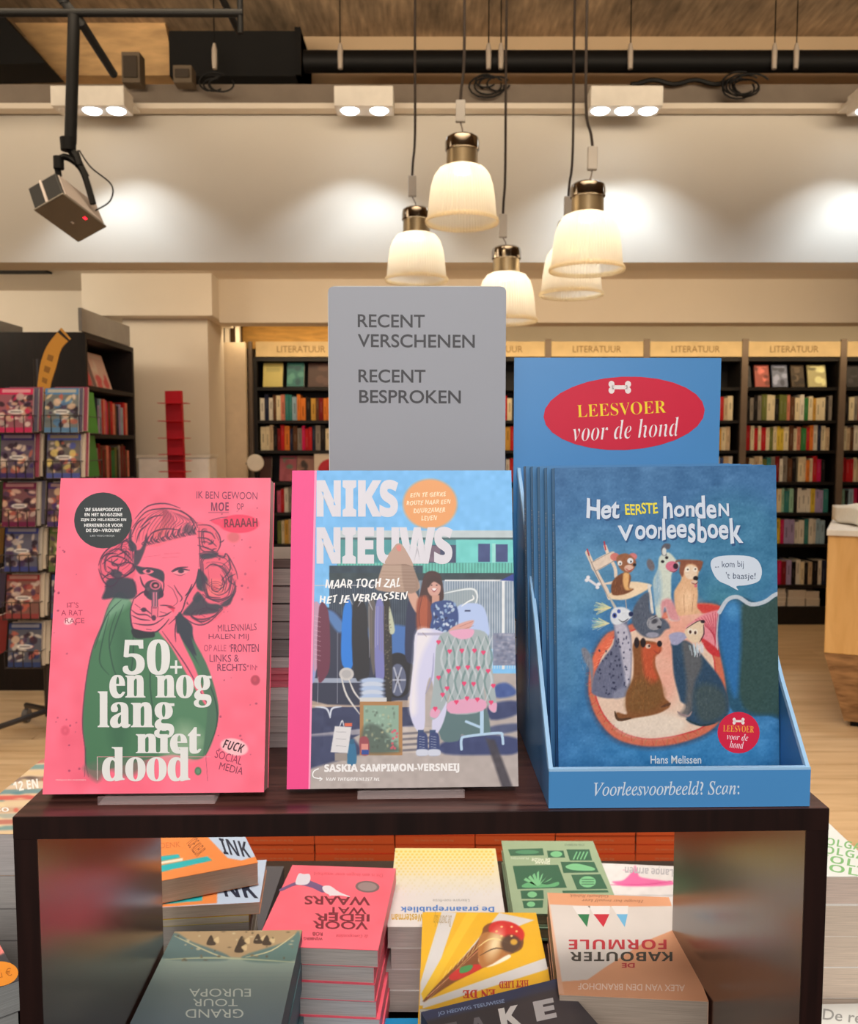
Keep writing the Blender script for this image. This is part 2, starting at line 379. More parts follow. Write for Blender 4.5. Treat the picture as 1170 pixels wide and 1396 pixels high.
# ================================================================== SETTING
WALL = (226, 214, 196)
mat('white_wall', (222, 212, 198), 0.8, 0, 0.03, 3)
mat('beam_white', (214, 208, 198), 0.75, 0, 0.025, 2)
mat('tan_wall', (196, 170, 138), 0.85, 0, 0.06, 3)
def concrete():
    m, nt, b = newmat('rough_ceiling')
    o1, nz = noise_mix(nt, L4((170, 144, 114)), 0.5, 5, (1.2, 0.5, 1), 8)
    o2, nz2 = noise_mix(nt, o1, 0.35, 40, (1, 0.12, 1), 4)
    nt.links.new(o2, b.inputs['Base Color']); b.inputs['Roughness'].default_value = 0.9
    bp = nt.nodes.new('ShaderNodeBump'); bp.inputs['Strength'].default_value = 0.6; bp.inputs['Distance'].default_value = 0.03
    nt.links.new(nz.outputs['Fac'], bp.inputs['Height']); nt.links.new(bp.outputs[0], b.inputs['Normal']); MATS['rough_ceiling'] = m
concrete()
def woodmat(name, c1, c2, rough, scale, stretch, spec=0.4, coat=0.0, bump=0.05, crough=0.1):
    m, nt, b = newmat(name); tc = nt.nodes.new('ShaderNodeTexCoord'); mp = nt.nodes.new('ShaderNodeMapping'); mp.inputs['Scale'].default_value = stretch
    nz = nt.nodes.new('ShaderNodeTexNoise'); nz.inputs['Scale'].default_value = scale; nz.inputs['Detail'].default_value = 8; nz.inputs['Distortion'].default_value = 0.6
    cr = nt.nodes.new('ShaderNodeValToRGB'); cr.color_ramp.elements[0].position = 0.3; cr.color_ramp.elements[1].position = 0.7
    cr.color_ramp.elements[0].color = L4(c1); cr.color_ramp.elements[1].color = L4(c2)
    inf = nt.nodes.new('ShaderNodeObjectInfo'); ad = nt.nodes.new('ShaderNodeVectorMath'); ad.operation = 'ADD'
    cx = nt.nodes.new('ShaderNodeCombineXYZ'); ml = nt.nodes.new('ShaderNodeMath'); ml.operation = 'MULTIPLY'; ml.inputs[1].default_value = 37
    nt.links.new(inf.outputs['Random'], ml.inputs[0]); 
    for i in range(3): nt.links.new(ml.outputs[0], cx.inputs[i])
    nt.links.new(tc.outputs['Object'], ad.inputs[0]); nt.links.new(cx.outputs[0], ad.inputs[1])
    nt.links.new(ad.outputs[0], mp.inputs[0]); nt.links.new(mp.outputs[0], nz.inputs['Vector']); nt.links.new(nz.outputs['Fac'], cr.inputs[0])
    nt.links.new(cr.outputs[0], b.inputs['Base Color']); b.inputs['Roughness'].default_value = rough; b.inputs['Specular IOR Level'].default_value = spec
    b.inputs['Coat Weight'].default_value = coat; b.inputs['Coat Roughness'].default_value = crough
    bp = nt.nodes.new('ShaderNodeBump'); bp.inputs['Strength'].default_value = bump; bp.inputs['Distance'].default_value = 0.002
    nt.links.new(nz.outputs['Fac'], bp.inputs['Height']); nt.links.new(bp.outputs[0], b.inputs['Normal']); MATS[name] = m
woodmat('floor_wood', (196, 164, 124), (222, 192, 154), 0.42, 3.0, (0.6, 6, 1), 0.4)
woodmat('dark_veneer', (24, 12, 11), (46, 26, 22), 0.32, 6.0, (1, 14, 14), 0.5, 0.0, 0.04)
woodmat('dark_veneer_side', (52, 24, 22), (76, 40, 36), 0.22, 6.0, (14, 14, 1), 0.7, 0.6, 0.02, 0.22)
woodmat('counter_wood', (214, 164, 96), (232, 186, 120), 0.5, 3.0, (6, 6, 1))
woodmat('counter_grain', (128, 96, 66), (196, 156, 112), 0.55, 3.0, (3, 3, 14))
woodmat('shelf_black', (10, 8, 8), (22, 16, 14), 0.5, 6.0, (2, 10, 2))
woodmat('end_black', (12, 6, 6), (26, 13, 12), 0.6, 6.0, (10, 10, 1))
mat('grey_metal', (120, 104, 92), 0.45, 0.3)
mat('black_steel', (10, 9, 9), 0.6, 0.0, spec=0.2)
mat('grey_rail', (120, 108, 96), 0.6, 0.2)
mat('white_plastic', (226, 220, 210), 0.5)
mat('void_black', (10, 9, 9), 0.9)
mat('sign_paper', (222, 196, 150), 0.6)
mat('grey_board', (150, 148, 146), 0.6)
mat('yellow_wood', (208, 158, 80), 0.6, 0, 0.25, 4, (2, 2, 10))

mb = MB(); mb.box((-5, -2.5, -0.05), (5.5, 7.5, -0.012), (120, 100, 80)); fl = struct(mb.build('floor', mat('floor_base', (70, 54, 40), 0.8)))
pk = 0
for r in range(30):
    y0 = 2.2+r*0.17; x = -4.2+random.uniform(-1.2, 0)
    while x < 4.6:
        Lp = random.choice([1.5, 1.8, 2.1]); x1 = x+Lp
        m = MB(); m.box((0, 0, -0.014), (Lp-0.0025, 0.1675, 0), (190, 160, 120)); o = m.build('plank', 'floor_wood', fl); o.location = (x, y0, 0); x = x1; pk += 1
m = MB(); m.box((-5, -2.5, 3.7), (5.5, 5.3, 3.8)); struct(m.build('ceiling', 'rough_ceiling'))
m = MB(); m.box((-5, 5.06, 2.62), (5.5, 5.2, 3.7)); struct(m.build('wall_upper', 'tan_wall'))
m = MB(); m.box((-5, 4.4, 2.34), (5.5, 4.6, 3.115)); struct(m.build('trim_1', 'beam_white'))       # the long white beam
m = MB(); m.box((-5, 4.6, 2.6), (5.5, 7.5, 2.68)); struct(m.build('ceiling', 'white_wall'))
m = MB(); m.box((-1.47, 6.25, 2.30), (5.5, 6.45, 2.6)); struct(m.build('trim_2', 'white_wall'))
m = MB(); m.box((-5, 7.36, 0), (5.5, 7.46, 2.6)); struct(m.build('wall_back', 'white_wall'))
m = MB(); m.box((-5, -2.5, 0), (-4.9, 7.5, 3.7)); struct(m.build('wall_left', 'white_wall'))
m = MB(); m.box((5.4, -2.5, 0), (5.5, 7.5, 3.7)); struct(m.build('wall_right', 'white_wall'))
m = MB(); m.box((-4.9, 6.72, 0), (-1.94, 6.82, 2.6)); struct(m.build('wall_side', 'white_wall'))
m = MB(); m.box((-1.94, 6.70, 0), (-1.385, 6.75, 2.215)); struct(m.build('door_1', mat('door_cream', (206, 188, 164), 0.6)))
pil = empty('trim_3'); struct(pil)
m = MB(); m.box((-2.13, 6.2, 0), (-1.54, 6.68, 2.33)); m.build('shaft', 'white_wall', pil)
m = MB(); m.box((-2.35, 6.05, 2.32), (-1.47, 6.70, 2.6)); m.build('capital', 'white_wall', pil)
# slot above the door with a yellow wooden board behind thin white mullions
m = MB(); m.box((-1.94, 7.0, 2.2), (-0.66, 7.04, 2.46)); struct(m.build('trim_4', 'yellow_wood'))
m = MB(); m.box((-1.86, 6.80, 2.2), (-1.46, 6.98, 2.44)); struct(m.build('trim_5', mat('slot_brown', (84, 60, 36), 0.8)))
for xx in (-1.68, -1.545, -1.465): m = MB(); m.box((xx, 6.74, 2.215), (xx+0.03, 6.79, 2.46)); struct(m.build('trim_6', 'white_wall'))
m = MB(); m.box((-5, 4.35, 3.05), (5.5, 4.42, 3.115+0.05), (110, 100, 90)); struct(m.build('trim_7', 'grey_rail'))  # grey cable tray
m = MB(); m.box((-5, 4.30, 3.035), (5.5, 4.37, 3.06)); struct(m.build('trim_8', 'white_wall'))
# black slot vent in the low ceiling on the left
q0 = atH(-60, 374, 2.595); q1 = atH(66, 370, 2.595)
m = MB(); m.box((q0[0], q1[1]-0.06, 2.588), (q1[0], q1[1]+0.06, 2.5995), (15, 15, 15)); tag(m.build('slot_vent', 'void_black'), 'long black slot vent in the low cream ceiling at left', 'vent')

# ------------------------------------------------------------------ ceiling things
def pipe(name, label, cat, pts, r, m='black_steel', sq=False, group=None):
    b = MB(); b.tube(pts, r*(1.3 if sq else 1), (20, 20, 20), 4 if sq else 12); return tag(b.build(name, m, smooth=not sq), label, cat, group)
z0 = atY(585, 84, 4.5)[2]
pipe('duct', 'long thick black pipe running under the rough ceiling above the white beam', 'pipe', [(atY(415, 84, 4.5)[0], 4.5, z0), (5.3, 4.5, z0)], 0.052)
fd = empty('dark_void'); tag(fd, 'big black box for the dark ceiling void at the left end of the long pipe', 'duct')  # darkness of the ceiling void, built as a black box
a = atY(240, 58, 4.75); b_ = atY(416, 118, 4.75)
m = MB(); m.box((a[0], 4.62, b_[2]), (b_[0], 5.0, a[2])); m.build('box', 'void_black', fd)
m = MB(); m.box((b_[0]-0.03, 4.60, b_[2]), (b_[0], 5.02, a[2]+0.01), (30, 28, 26)); m.build('box_end', 'black_steel', fd)
# dark ceiling void at the far left, built as a slanting black slab
pts = [atY(px, py, 4.8) for px, py in ((-60, 40), (8, 24), (82, 106), (-60, 110))]
m = MB(); m.prism([(p[0], p[2]) for p in pts], 4.62, 4.86, 1, (12, 11, 11)); tag(m.build('dark_void', 'void_black'), 'black slab for the dark ceiling void with slanting side high in the far left corner', 'duct')
# slanting timber board between
pts = [atY(px, py, 4.95) for px, py in ((12, 20), (225, 20), (243, 108), (84, 108))]
m = MB(); m.prism([(p[0], p[2]) for p in pts], 4.9, 5.02, 1, (190, 150, 100)); tag(m.build('wood_board', mat('plywood', (205, 166, 116), 0.7, 0, 0.3, 5, (1, 1, 4))), 'light plywood board behind the black pole under the ceiling', 'board')
# clamps with thin rods on the pipe
for i, (px, lab) in enumerate(((463, 'steel pipe clamp nearest the black void box'), (667, 'left steel clamp of the pair above the middle lamps'), (684, 'right steel clamp of the pair above the middle lamps'), (862, 'steel pipe clamp above the right spotlight box'), (1060, 'left steel clamp of the pair at the right end of the pipe'), (1090, 'right steel clamp of the pair at the right end of the pipe'), (290, 'steel pipe clamp in front of the black void box'))):
    X = atY(px, 84, 4.4)[0]; e = empty('pipe_clamp', loc=(X, 4.44, z0)); tag(e, lab, 'clamp', 'pipe clamps')
    m = MB(); m.lathe([(0.0, -0.06), (0.012, -0.06), (0.014, -0.02), (0.014, 0.03), (0.007, 0.06), (0.0, 0.06)], n=10); m.build('clamp_body', mat('clamp_steel', (206, 196, 184), 0.3, 0.5), e, smooth=True)
    m = MB(); m.tube([(0, 0, 0.06), (0, 0.0, 3.7-z0)], 0.003, n=5); m.build('rod', 'black_steel', e)
# cable bundles on the tray
def bundle(name, label, px, Y, n, sp):
    b = MB(); rr = random.Random(px)
    for k in range(n):
        c = atY(px+rr.uniform(-sp, sp), 112+rr.uniform(-4, 6), Y); R = rr.uniform(0.03, 0.07)
        b.tube([(c[0]+R*1.3*math.cos(t), Y+0.006*k, c[2]+R*0.8*math.sin(t)) for t in np.linspace(rr.uniform(0, 2), rr.uniform(4, 7), 14)], 0.0045, n=5)
    tag(b.build(name, 'black_steel', smooth=True), label, 'cable')
bundle('cable_bundle', 'tangle of black cables on the grey tray at right', 1022, 4.22, 7, 14)
bundle('cable_bundle', 'loose black cable coil on the grey tray beside the black void box', 292, 4.22, 4, 12)
bundle('cable_bundle', 'small black cable loops hanging from the pipe between middle lamps', 672, 4.3, 5, 10)
pw = [atY(px, 112+3*math.sin(px/9), 4.3) for px in range(860, 1000, 8)]
b = MB(); b.tube(pw, 0.011, n=6); tag(b.build('cable', 'black_steel', smooth=True), 'thick black cable lying along the grey tray right of centre', 'cable')
for px, lab in ((180, 'grey junction box on the cable tray behind the pole'), (250, 'brown grey junction box on the cable tray before the void box')):
    a = atY(px-12, 74 if px < 200 else 92, 4.25); c = atY(px+14, 116, 4.25)
    m = MB(); m.box((a[0], 4.22, c[2]), (c[0], 4.30, a[2]), (96, 84, 70)); m.box((a[0]+0.01, 4.21, c[2]+0.02), (c[0]-0.01, 4.22, a[2]-0.02), (60, 52, 44)); tag(m.build('junction_box', 'far', bevel=0.004), lab, 'box')

# spotlight boxes
SPOTC = (0.80, 0.91, 1.0)
for k, (x0, x1, n, lab) in enumerate(((75, 175, 3, 'white triple spotlight box behind the black pole at left'), (457, 537, 2, 'white spotlight box under the beam between the void box and the lamps'), (803, 900, 3, 'white triple spotlight box right of the hanging lamps'), (1166, 1262, 3, 'white spotlight box cut off by the right edge'))):
    Yb = 4.14; a = atY(x0, 123, Yb); c = atY(x1, 154, Yb); e = empty('spotlight_box', loc=((a[0]+c[0])/2, Yb, c[2])); tag(e, lab, 'spotlight', 'spotlight boxes on the beam')
    hw = (c[0]-a[0])/2; hh = a[2]-c[2]
    m = MB(); m.box((-hw, -0.055, 0.012), (hw, 0.075, hh), (226, 214, 200)); m.box((-hw+0.01, 0.075, hh-0.03), (hw-0.01, 0.2, hh-0.01), (200, 190, 176)); m.build('housing', 'white_plastic', e, bevel=0.004)
    for j in range(n):
        x = -hw+2*hw*(j+0.5)/n
        if k == 0 and j == 0: on = False
        else: on = True
        m = MB(); m.lathe([(0.0, 0.004), (0.036, 0.002), (0.041, 0.006), (0.041, 0.016)], (x, 0, 0.004), 20); o = m.build('bulb', emit('spot_glow', (235, 246, 255), 9.0) if on and 'spot_glow' not in MATS else ('spot_glow' if on else 'white_plastic'), e, smooth=True)
        o.rotation_euler = (math.radians(-6), 0, 0)
        if on:
            l = bpy.data.lights.new('spot', 'SPOT'); l.energy = 10.5; l.color = SPOTC; l.spot_size = math.radians(112 if j != 1 else 96); l.spot_blend = 0.5; l.shadow_soft_size = 0.02
            lo = bpy.data.objects.new('spot', l); COL.objects.link(lo); lo.parent = e; lo.location = (x, -0.03, -0.02); lo.rotation_euler = (math.radians(2), 0, 0)

# hanging lamps
def shade_glass():
    m, nt, b = newmat('shade_glass')
    tl = nt.nodes.new('ShaderNodeBsdfTranslucent'); tl.inputs[0].default_value = L4((250, 244, 230))
    tr = nt.nodes.new('ShaderNodeBsdfTransparent'); tr.inputs[0].default_value = L4((255, 246, 228))
    tc = nt.nodes.new('ShaderNodeTexCoord'); sx = nt.nodes.new('ShaderNodeSeparateXYZ'); at = nt.nodes.new('ShaderNodeMath'); at.operation = 'ARCTAN2'
    nt.links.new(tc.outputs['Object'], sx.inputs[0]); nt.links.new(sx.outputs[0], at.inputs[0]); nt.links.new(sx.outputs[1], at.inputs[1])
    mu = nt.nodes.new('ShaderNodeMath'); mu.operation = 'MULTIPLY'; mu.inputs[1].default_value = 70; nt.links.new(at.outputs[0], mu.inputs[0])
    sn = nt.nodes.new('ShaderNodeMath'); sn.operation = 'SINE'; nt.links.new(mu.outputs[0], sn.inputs[0])
    bp = nt.nodes.new('ShaderNodeBump'); bp.inputs['Strength'].default_value = 0.4; bp.inputs['Distance'].default_value = 0.003; nt.links.new(sn.outputs[0], bp.inputs['Height'])
    b.inputs['Base Color'].default_value = L4((250, 244, 232)); b.inputs['Roughness'].default_value = 0.2; nt.links.new(bp.outputs[0], b.inputs['Normal']); nt.links.new(bp.outputs[0], tl.inputs['Normal'])
    m1 = nt.nodes.new('ShaderNodeMixShader'); m1.inputs[0].default_value = 0.30; nt.links.new(tl.outputs[0], m1.inputs[1]); nt.links.new(tr.outputs[0], m1.inputs[2])
    m2 = nt.nodes.new('ShaderNodeMixShader'); m2.inputs[0].default_value = 0.16; nt.links.new(m1.outputs[0], m2.inputs[1]); nt.links.new(b.outputs[0], m2.inputs[2])
    nt.links.new(m2.outputs[0], nt.nodes['Material Output'].inputs[0]); MATS['shade_glass'] = m
shade_glass()
mat('chrome', (150, 138, 124), 0.12, 1.0, 0.02)
mat('brushed_socket', (168, 148, 116), 0.35, 0.8, 0.05, 8, (1, 1, 0.1))
emit('bulb_glow', (255, 232, 190), 5.0)
def pendant(px, ytop, yrim, wpx, Y, label, conn, lean=0.0, cordx=None, dark=False):
    s = 1.0; c = atY(px, yrim, Y); top = atY(px, ytop, Y); H = top[2]-c[2]; R = wpx/2*Y/F/math.cos(PITCH)
    e = empty('pendant_lamp', loc=(c[0], Y, c[2])); tag(e, label, 'lamp', 'glass pendant lamps')
    hs = H*0.66; rs = R
    prof = [(0.40*R, hs), (0.46*R, hs*0.985), (0.62*R, hs*0.94), (0.76*R, hs*0.82), (0.85*R, hs*0.64), (0.90*R, hs*0.42), (0.93*R, hs*0.2), (0.955*R, hs*0.06), (1.0*R, hs*0.03), (1.01*R, 0.0), (0.985*R, -0.004), (0.97*R, 0.0), (0.93*R, hs*0.055)]
    m = MB(); m.lathe(prof, n=48); m.build('lamp_shade', 'shade_glass', e, smooth=True)
    m = MB(); m.lathe([(0.955*R, hs*0.06), (1.0*R, hs*0.045), (1.02*R, hs*0.01), (1.0*R, -0.006), (0.96*R, -0.002)], n=48, closed=True); m.build('rim', 'shade_glass', e, smooth=True)
    m = MB(); m.lathe([(0.30*R, hs-0.012), (0.43*R, hs-0.008), (0.43*R, hs+0.004), (0.425*R, H*0.84), (0.3*R, H*0.84)], n=32); m.build('socket', 'brushed_socket', e, smooth=True)
    m = MB(); m.lathe([(0.44*R, H*0.83), (0.465*R, H*0.84), (0.465*R, H*0.93), (0.44*R, H*0.975), (0.36*R, H), (0.0, H)], n=32); m.build('cap', 'chrome', e, smooth=True)
    m = MB(); m.lathe([(0.0, hs-0.002), (0.12*R, hs-0.004), (0.2*R, hs*0.95), (0.24*R, hs*0.90), (0.18*R, hs*0.86), (0.0, hs*0.84)], n=20); m.build('bulb', 'bulb_glow', e, smooth=True)
    l = bpy.data.lights.new('bulb_light', 'POINT'); l.energy = 1.15; l.color = (1.0, 0.92, 0.78); l.shadow_soft_size = 0.028
    lo = bpy.data.objects.new('bulb_light', l); COL.objects.link(lo); lo.parent = e; lo.location = (0, 0, hs*0.80)
    # connector block and cord up to the ceiling
    (y0, y1), cx = conn; a = atY(cx, y0, Y)-c; b2 = atY(cx, y1, Y)-c; w = 0.018
    m = MB(); m.box((a[0]-w, -w*0.6, b2[2]), (a[0]+w, w*0.6, a[2]), (204, 196, 176)); m.build('connector', mat('connector', (206, 192, 160) if y0 > 230 else (188, 182, 176), 0.6), e, bevel=0.003)
    m = MB(); m.tube([(a[0], 0, b2[2]), (a[0]*0.5+0.004, 0, (b2[2]+H)/2), (0, 0, H-0.002)], 0.0025, (160, 150, 140), n=6); m.build('wire', 'grey_metal', e, smooth=True)
    cx0 = cordx if cordx is not None else cx; kx = (atY(cx0, y0-60, Y)-c)[0]; zt = 3.7-c[2]
    z1 = (atY(cx0, y0-60, Y)-c)[2]
    m = MB(); m.tube(spline([(a[0], 0, a[2]), (a[0]+0.25*(kx-a[0]), 0, a[2]*0.7+z1*0.3), (kx, 0, z1), (kx, 0, (z1+zt)/2), (kx+0.004, 0, zt)], False, 4), 0.0055, (40, 34, 30), n=8); m.build('cord', mat('cord_brown', (52, 42, 36), 0.7), e, smooth=True)
    m = MB(); m.lathe([(0.0, -0.02), (0.04, -0.018), (0.05, 0.0)], (kx+0.004, 0, zt), 20); m.build('ceiling_cup', 'black_steel', e, smooth=True)
pendant(630, 186, 303, 97, 3.46, 'glass pendant lamp hanging highest, above the grey sign', ((137, 167), 628), cordx=633)
pendant(568, 284, 382, 84, 4.0, 'leftmost glass pendant lamp, just behind the grey sign top', ((240, 268), 562), cordx=566)
pendant(690, 337, 438, 84, 3.95, 'lowest glass pendant lamp, partly hidden by right edge of grey sign', ((292, 324), 686), cordx=689)
pendant(800, 250, 368, 100, 3.42, 'rightmost glass pendant lamp, in front of its twin', ((200, 232), 808), cordx=799)
pendant(779, 300, 402, 85, 3.98, 'glass pendant lamp half hidden behind the rightmost one', ((268, 296), 775), cordx=781)

# black pipe frame with the projector spotlight
Yp = 3.0; g = lambda x, y, Y=Yp: tuple(atY(x, y, Y))
fr = empty('pipe_gantry', loc=g(100, 17)); tag(fr, 'black steel pipe frame hanging from the ceiling at top left', 'frame')
inv = Vector(g(100, 17))
def rel(p): return tuple(Vector(p)-inv)
for nm, pts, r in (('bar', [g(-80, 17), g(331, 18)], 0.013), ('post', [g(101, 22), g(96, 195)], 0.020), ('brace', [g(80, -6), g(110, 30), g(155, 101, 3.4)], 0.015), ('post', [g(328, 46), g(326, -60)], 0.010), ('brace', [g(300, -8), g(326, 44, 3.2)], 0.012), ('post', [g(84, -80), g(88, 6)], 0.016)):
    b = MB(); b.tube([rel(p) for p in pts], r*(1.0), n=10); b.build(nm, 'black_steel', fr, smooth=True)
b = MB(); c = rel(g(93, 197)); b.lathe([(0, -0.02), (0.024, -0.02), (0.026, 0.02), (0, 0.022)], c, 16); b.build('clamp', 'black_steel', fr, smooth=True)
K = (Yp*1.0/F)
def V3(dx, dy, dd): return Vector((dx*K, dd*K, -dy*K))
O = Vector(g(38, 257)); e1, e2, e3 = V3(24, 38, -35), V3(42, -17, -12), V3(35, 28, 50)
pj = empty('projector_spotlight', loc=tuple(O+(e1+e2+e3)/2)); tag(pj, 'black boxy projector with grey underside hanging from the black pole', 'projector')
oc = Vector(pj.location); Mx = Matrix.Translation(O-oc) @ Matrix(((e1.x, e2.x, e3.x, 0), (e1.y, e2.y, e3.y, 0), (e1.z, e2.z, e3.z, 0), (0, 0, 0, 1)))
BLK = (20, 18, 18); GR = (128, 118, 106)
m = MB(); m.box((0, 0, 0), (0.93, 1, 1), BLK, Mx); m.build('housing', mat('projector_black', (12, 11, 11), 0.6, spec=0.25), pj, bevel=0.004)
m = MB(); m.box((0.93, -0.02, -0.02), (1.0, 1.02, 1.02), GR, Mx); m.build('bottom_plate', mat('plate_grey', (112, 104, 92), 0.5, 0.2), pj, bevel=0.003)
m = MB(); m.box((0.05, 1.0, 0.05), (0.92, 1.03, 0.95), (150, 140, 136), Mx); m.build('side_plate', mat('plate_silver', (176, 164, 158), 0.35, 0.5), pj)
m = MB(); m.box((-0.015, 0.42, -0.015), (0.95, 0.50, -0.002), (190, 184, 176), Mx); m.build('strap', 'plate_silver', pj)
m = MB(); m.box((1.0, 0.78, 0.60), (1.012, 0.84, 0.66), (255, 20, 30), Mx); m.build('indicator_light', emit('red_led', (255, 20, 40), 6.0), pj)
m = MB(); m.box((1.0, 0.40, 0.55), (1.012, 0.46, 0.61), (255, 255, 255), Mx); m.build('sensor', 'white_plastic', pj)
b = MB(); b.tube(spline([Vector(g(80, 240))-oc, Vector(g(79, 222))-oc, Vector(g(90, 214))-oc, Vector(g(112, 232))-oc, Vector(g(127, 278))-oc], False, 5), 0.011, n=8); b.tube([Vector(g(93, 200))-oc, Vector(g(104, 214))-oc, Vector(g(108, 226))-oc], 0.014, n=8); b.build('yoke', 'black_steel', pj, smooth=True)
b = MB(); b.lathe([(0, -0.02), (0.017, -0.02), (0.017, 0.02), (0, 0.02)], Vector(g(80, 222))-oc, 12); b.build('knob', 'black_steel', pj, smooth=True); b = MB(); b.lathe([(0, -0.008), (0.012, -0.008), (0.012, 0.01), (0, 0.01)], Vector(g(90, 197))-oc, 12); b.build('knob', 'black_steel', pj, smooth=True)
b = MB(); b.tube(spline([Vector(g(108, 205))-oc, Vector(g(124, 228))-oc, Vector(g(152, 252))-oc, Vector(g(150, 274))-oc, Vector(g(130, 287))-oc], False, 6), 0.0028, n=6); b.tube(spline([Vector(g(106, 205))-oc, Vector(g(112, 222))-oc, Vector(g(121, 240))-oc], False, 6), 0.0028, n=6); b.build('cord', 'black_steel', pj, smooth=True)

# ================================================================== BACK BOOKCASES
PAL = {
 'cream': (226, 212, 180), 'white': (222, 216, 204), 'red': (186, 34, 40), 'dark red': (120, 24, 28), 'orange': (214, 122, 52), 'ochre': (198, 152, 70), 'yellow': (216, 188, 70),
 'green': (52, 122, 66), 'olive green': (104, 112, 58), 'teal': (52, 122, 120), 'pale blue': (150, 178, 196), 'blue': (66, 92, 150), 'navy': (30, 36, 62), 'black': (26, 22, 24),
 'brown': (92, 60, 40), 'grey': (140, 132, 124), 'pink': (206, 96, 130), 'magenta': (196, 30, 90), 'lilac': (164, 148, 190), 'salmon': (214, 132, 112), 'beige': (200, 176, 146), 'mint': (150, 194, 170)}
X0 = atY(345, 500, 7.0)[0]; PIT = 0.774
ROWY = [528, 573, 614, 657, 699, 742, 798, 827]
SHZ = [float(atY(585, y, 7.0)[2]) for y in ROWY]          # tops of the shelf boards
TOPZ = float(atY(585, 487, 7.0)[2]); SIGZ = float(atY(585, 466, 7.0)[2])
glyphs('LITERATUUR')
UNITNAME = ['leftmost', 'second', 'third', 'fourth', 'fifth', 'sixth', 'rightmost']
def far_text(parent, txt, x0, x1, z0, z1, y, col, style='sans'):
    v, f = glyphs(txt, style); m = MB(); m.v = [(x0+a*(x1-x0), y, z0+b*(z1-z0)) for a, b in v]
    for g_ in f: m.face(g_, col)
    return m.build('lettering', 'far', parent)
UD = ['behind the grid of comics, left of the grey sign', 'hidden behind the grey sign at left', 'behind the grey sign and blue header', 'behind the left half of the blue header', 'behind the right half of the blue header', 'right of the blue header', 'cut off by the right edge']
for u in range(7):
    xa = X0+PIT*u; xb = xa+PIT
    e = empty('bookcase', loc=(xa, 7.0, 0)); tag(e, 'tall black bookcase with lit LITERATUUR sign, '+UD[u].replace('behind the grid of comics, ', ''), 'bookcase', 'literature bookcases')
    m = MB(); m.box((0, 0.30, 0), (PIT, 0.32, TOPZ)); m.build('back_panel', 'shelf_black', e)
    for x in (0.0, PIT-0.03): m = MB(); m.box((x, 0.0, 0.0), (x+0.03, 0.30, TOPZ)); m.build('side_panel', 'shelf_black', e)
    if u > 0: m = MB(); m.box((-0.024, -0.02, 0), (0.024, -0.001, SIGZ+0.02)); m.build('upright', 'grey_metal', e)
    m = MB(); m.box((0.03, 0.0, TOPZ-0.03), (PIT-0.03, 0.30, TOPZ)); m.build('top_board', 'shelf_black', e)
    for z in SHZ[:-1]: m = MB(); m.box((0.03, 0.005, z-0.024), (PIT-0.03, 0.30, z)); m.build('shelf', 'shelf_black', e)
    m = MB(); m.box((0.03, 0.005, 0), (PIT-0.03, 0.30, SHZ[-1])); m.build('plinth', 'shelf_black', e)
    sg = MB(); sg.box((0.026, -0.016, TOPZ+0.003), (PIT-0.026, 0.05, SIGZ)); sgo = sg.build('sign_board', 'sign_paper', e)
    hh = SIGZ-TOPZ; far_text(sgo, 'LITERATUUR', PIT*0.25, PIT*0.74, TOPZ+hh*0.30, TOPZ+hh*0.72, -0.0175, (150, 120, 84))
m = MB(); m.box((X0-0.03, 6.97, 0), (X0-0.002, 7.3, SIGZ)); struct(m.build('trim_9', 'grey_metal'))

def spine_book(x, y, z, w, h, d, cn, label, face='-y', group='books in the back bookcases', rot=0, block=True):
    """an upright book seen from its spine; origin lower left front"""
    c = PAL[cn]; m = MB(); m.box((0, 0, 0), (w, d, h), c)
    mbk = tuple(int(v*0.7+50) for v in c) if sum(c) < 380 else tuple(int(v*0.72) for v in c)
    c = tuple(min(255, int(v*random.uniform(0.82, 1.06))) for v in c)
    a, b = random.uniform(0.6, 0.9)*h, random.uniform(0.25, 0.5)*h
    m.quad((w*0.38, -0.0006, a-b), (w*0.62, -0.0006, a-b), (w*0.62, -0.0006, a), (w*0.38, -0.0006, a), mbk)
    m.box((0.002, 0.004, h-0.0005), (w-0.002, d-0.001, h+0.0004), (206, 194, 174))
    o = m.build('book', 'far'); o.location = (x, y, z)
    if face == '+x': o.rotation_euler = (0, rot, PI/2)
    else: o.rotation_euler = (0, rot, 0)
    tag(o, label, 'book', group); return o
def row(u, r, seq, x_from=0.045, x_to=PIT-0.05, flat=False):
    x = X0+PIT*u+x_from; xe = X0+PIT*u+x_to; z = SHZ[r]; k = 0; i = 0
    names = {0: 'left bookcase', 5: 'bookcase right of blue header', 6: 'rightmost bookcase', 2: 'between sign and header', 4: 'just right of header'}
    while x < xe-0.02:
        cn = seq[i % len(seq)]; w = random.uniform(0.024, 0.042); h = random.uniform(0.172, 0.205)
        if x+w > xe: break
        spine_book(x, 7.03+random.uniform(0, 0.02), z+0.0005, w-0.0015, h, 0.15, cn, f'{cn} book, {ORD[k]} from left, {ORD[r]} shelf, {names[u]}')
        x += w; k += 1; i += 1
        if random.random() < 0.04: x += 0.02
C_ = 'cream'; Wt = 'white'
row(0, 1, [Wt, 'navy', Wt, 'brown', C_, 'salmon', 'teal', 'teal', 'pale blue', 'orange', 'orange', 'black', 'ochre', 'brown', 'dark red', 'orange', 'orange', C_, 'black', 'salmon'])
row(0, 2, ['cream', 'cream', 'beige', 'black', 'dark red', 'red', 'orange', 'navy', 'brown', 'grey', 'magenta', 'red', 'red', 'navy', 'grey', 'black'])
row(0, 4, ['pink', 'red', Wt, 'grey', C_], x_from=0.17, x_to=0.36)
row(0, 5, ['olive green', C_, 'ochre', 'beige', 'ochre'], x_from=0.17, x_to=0.36)
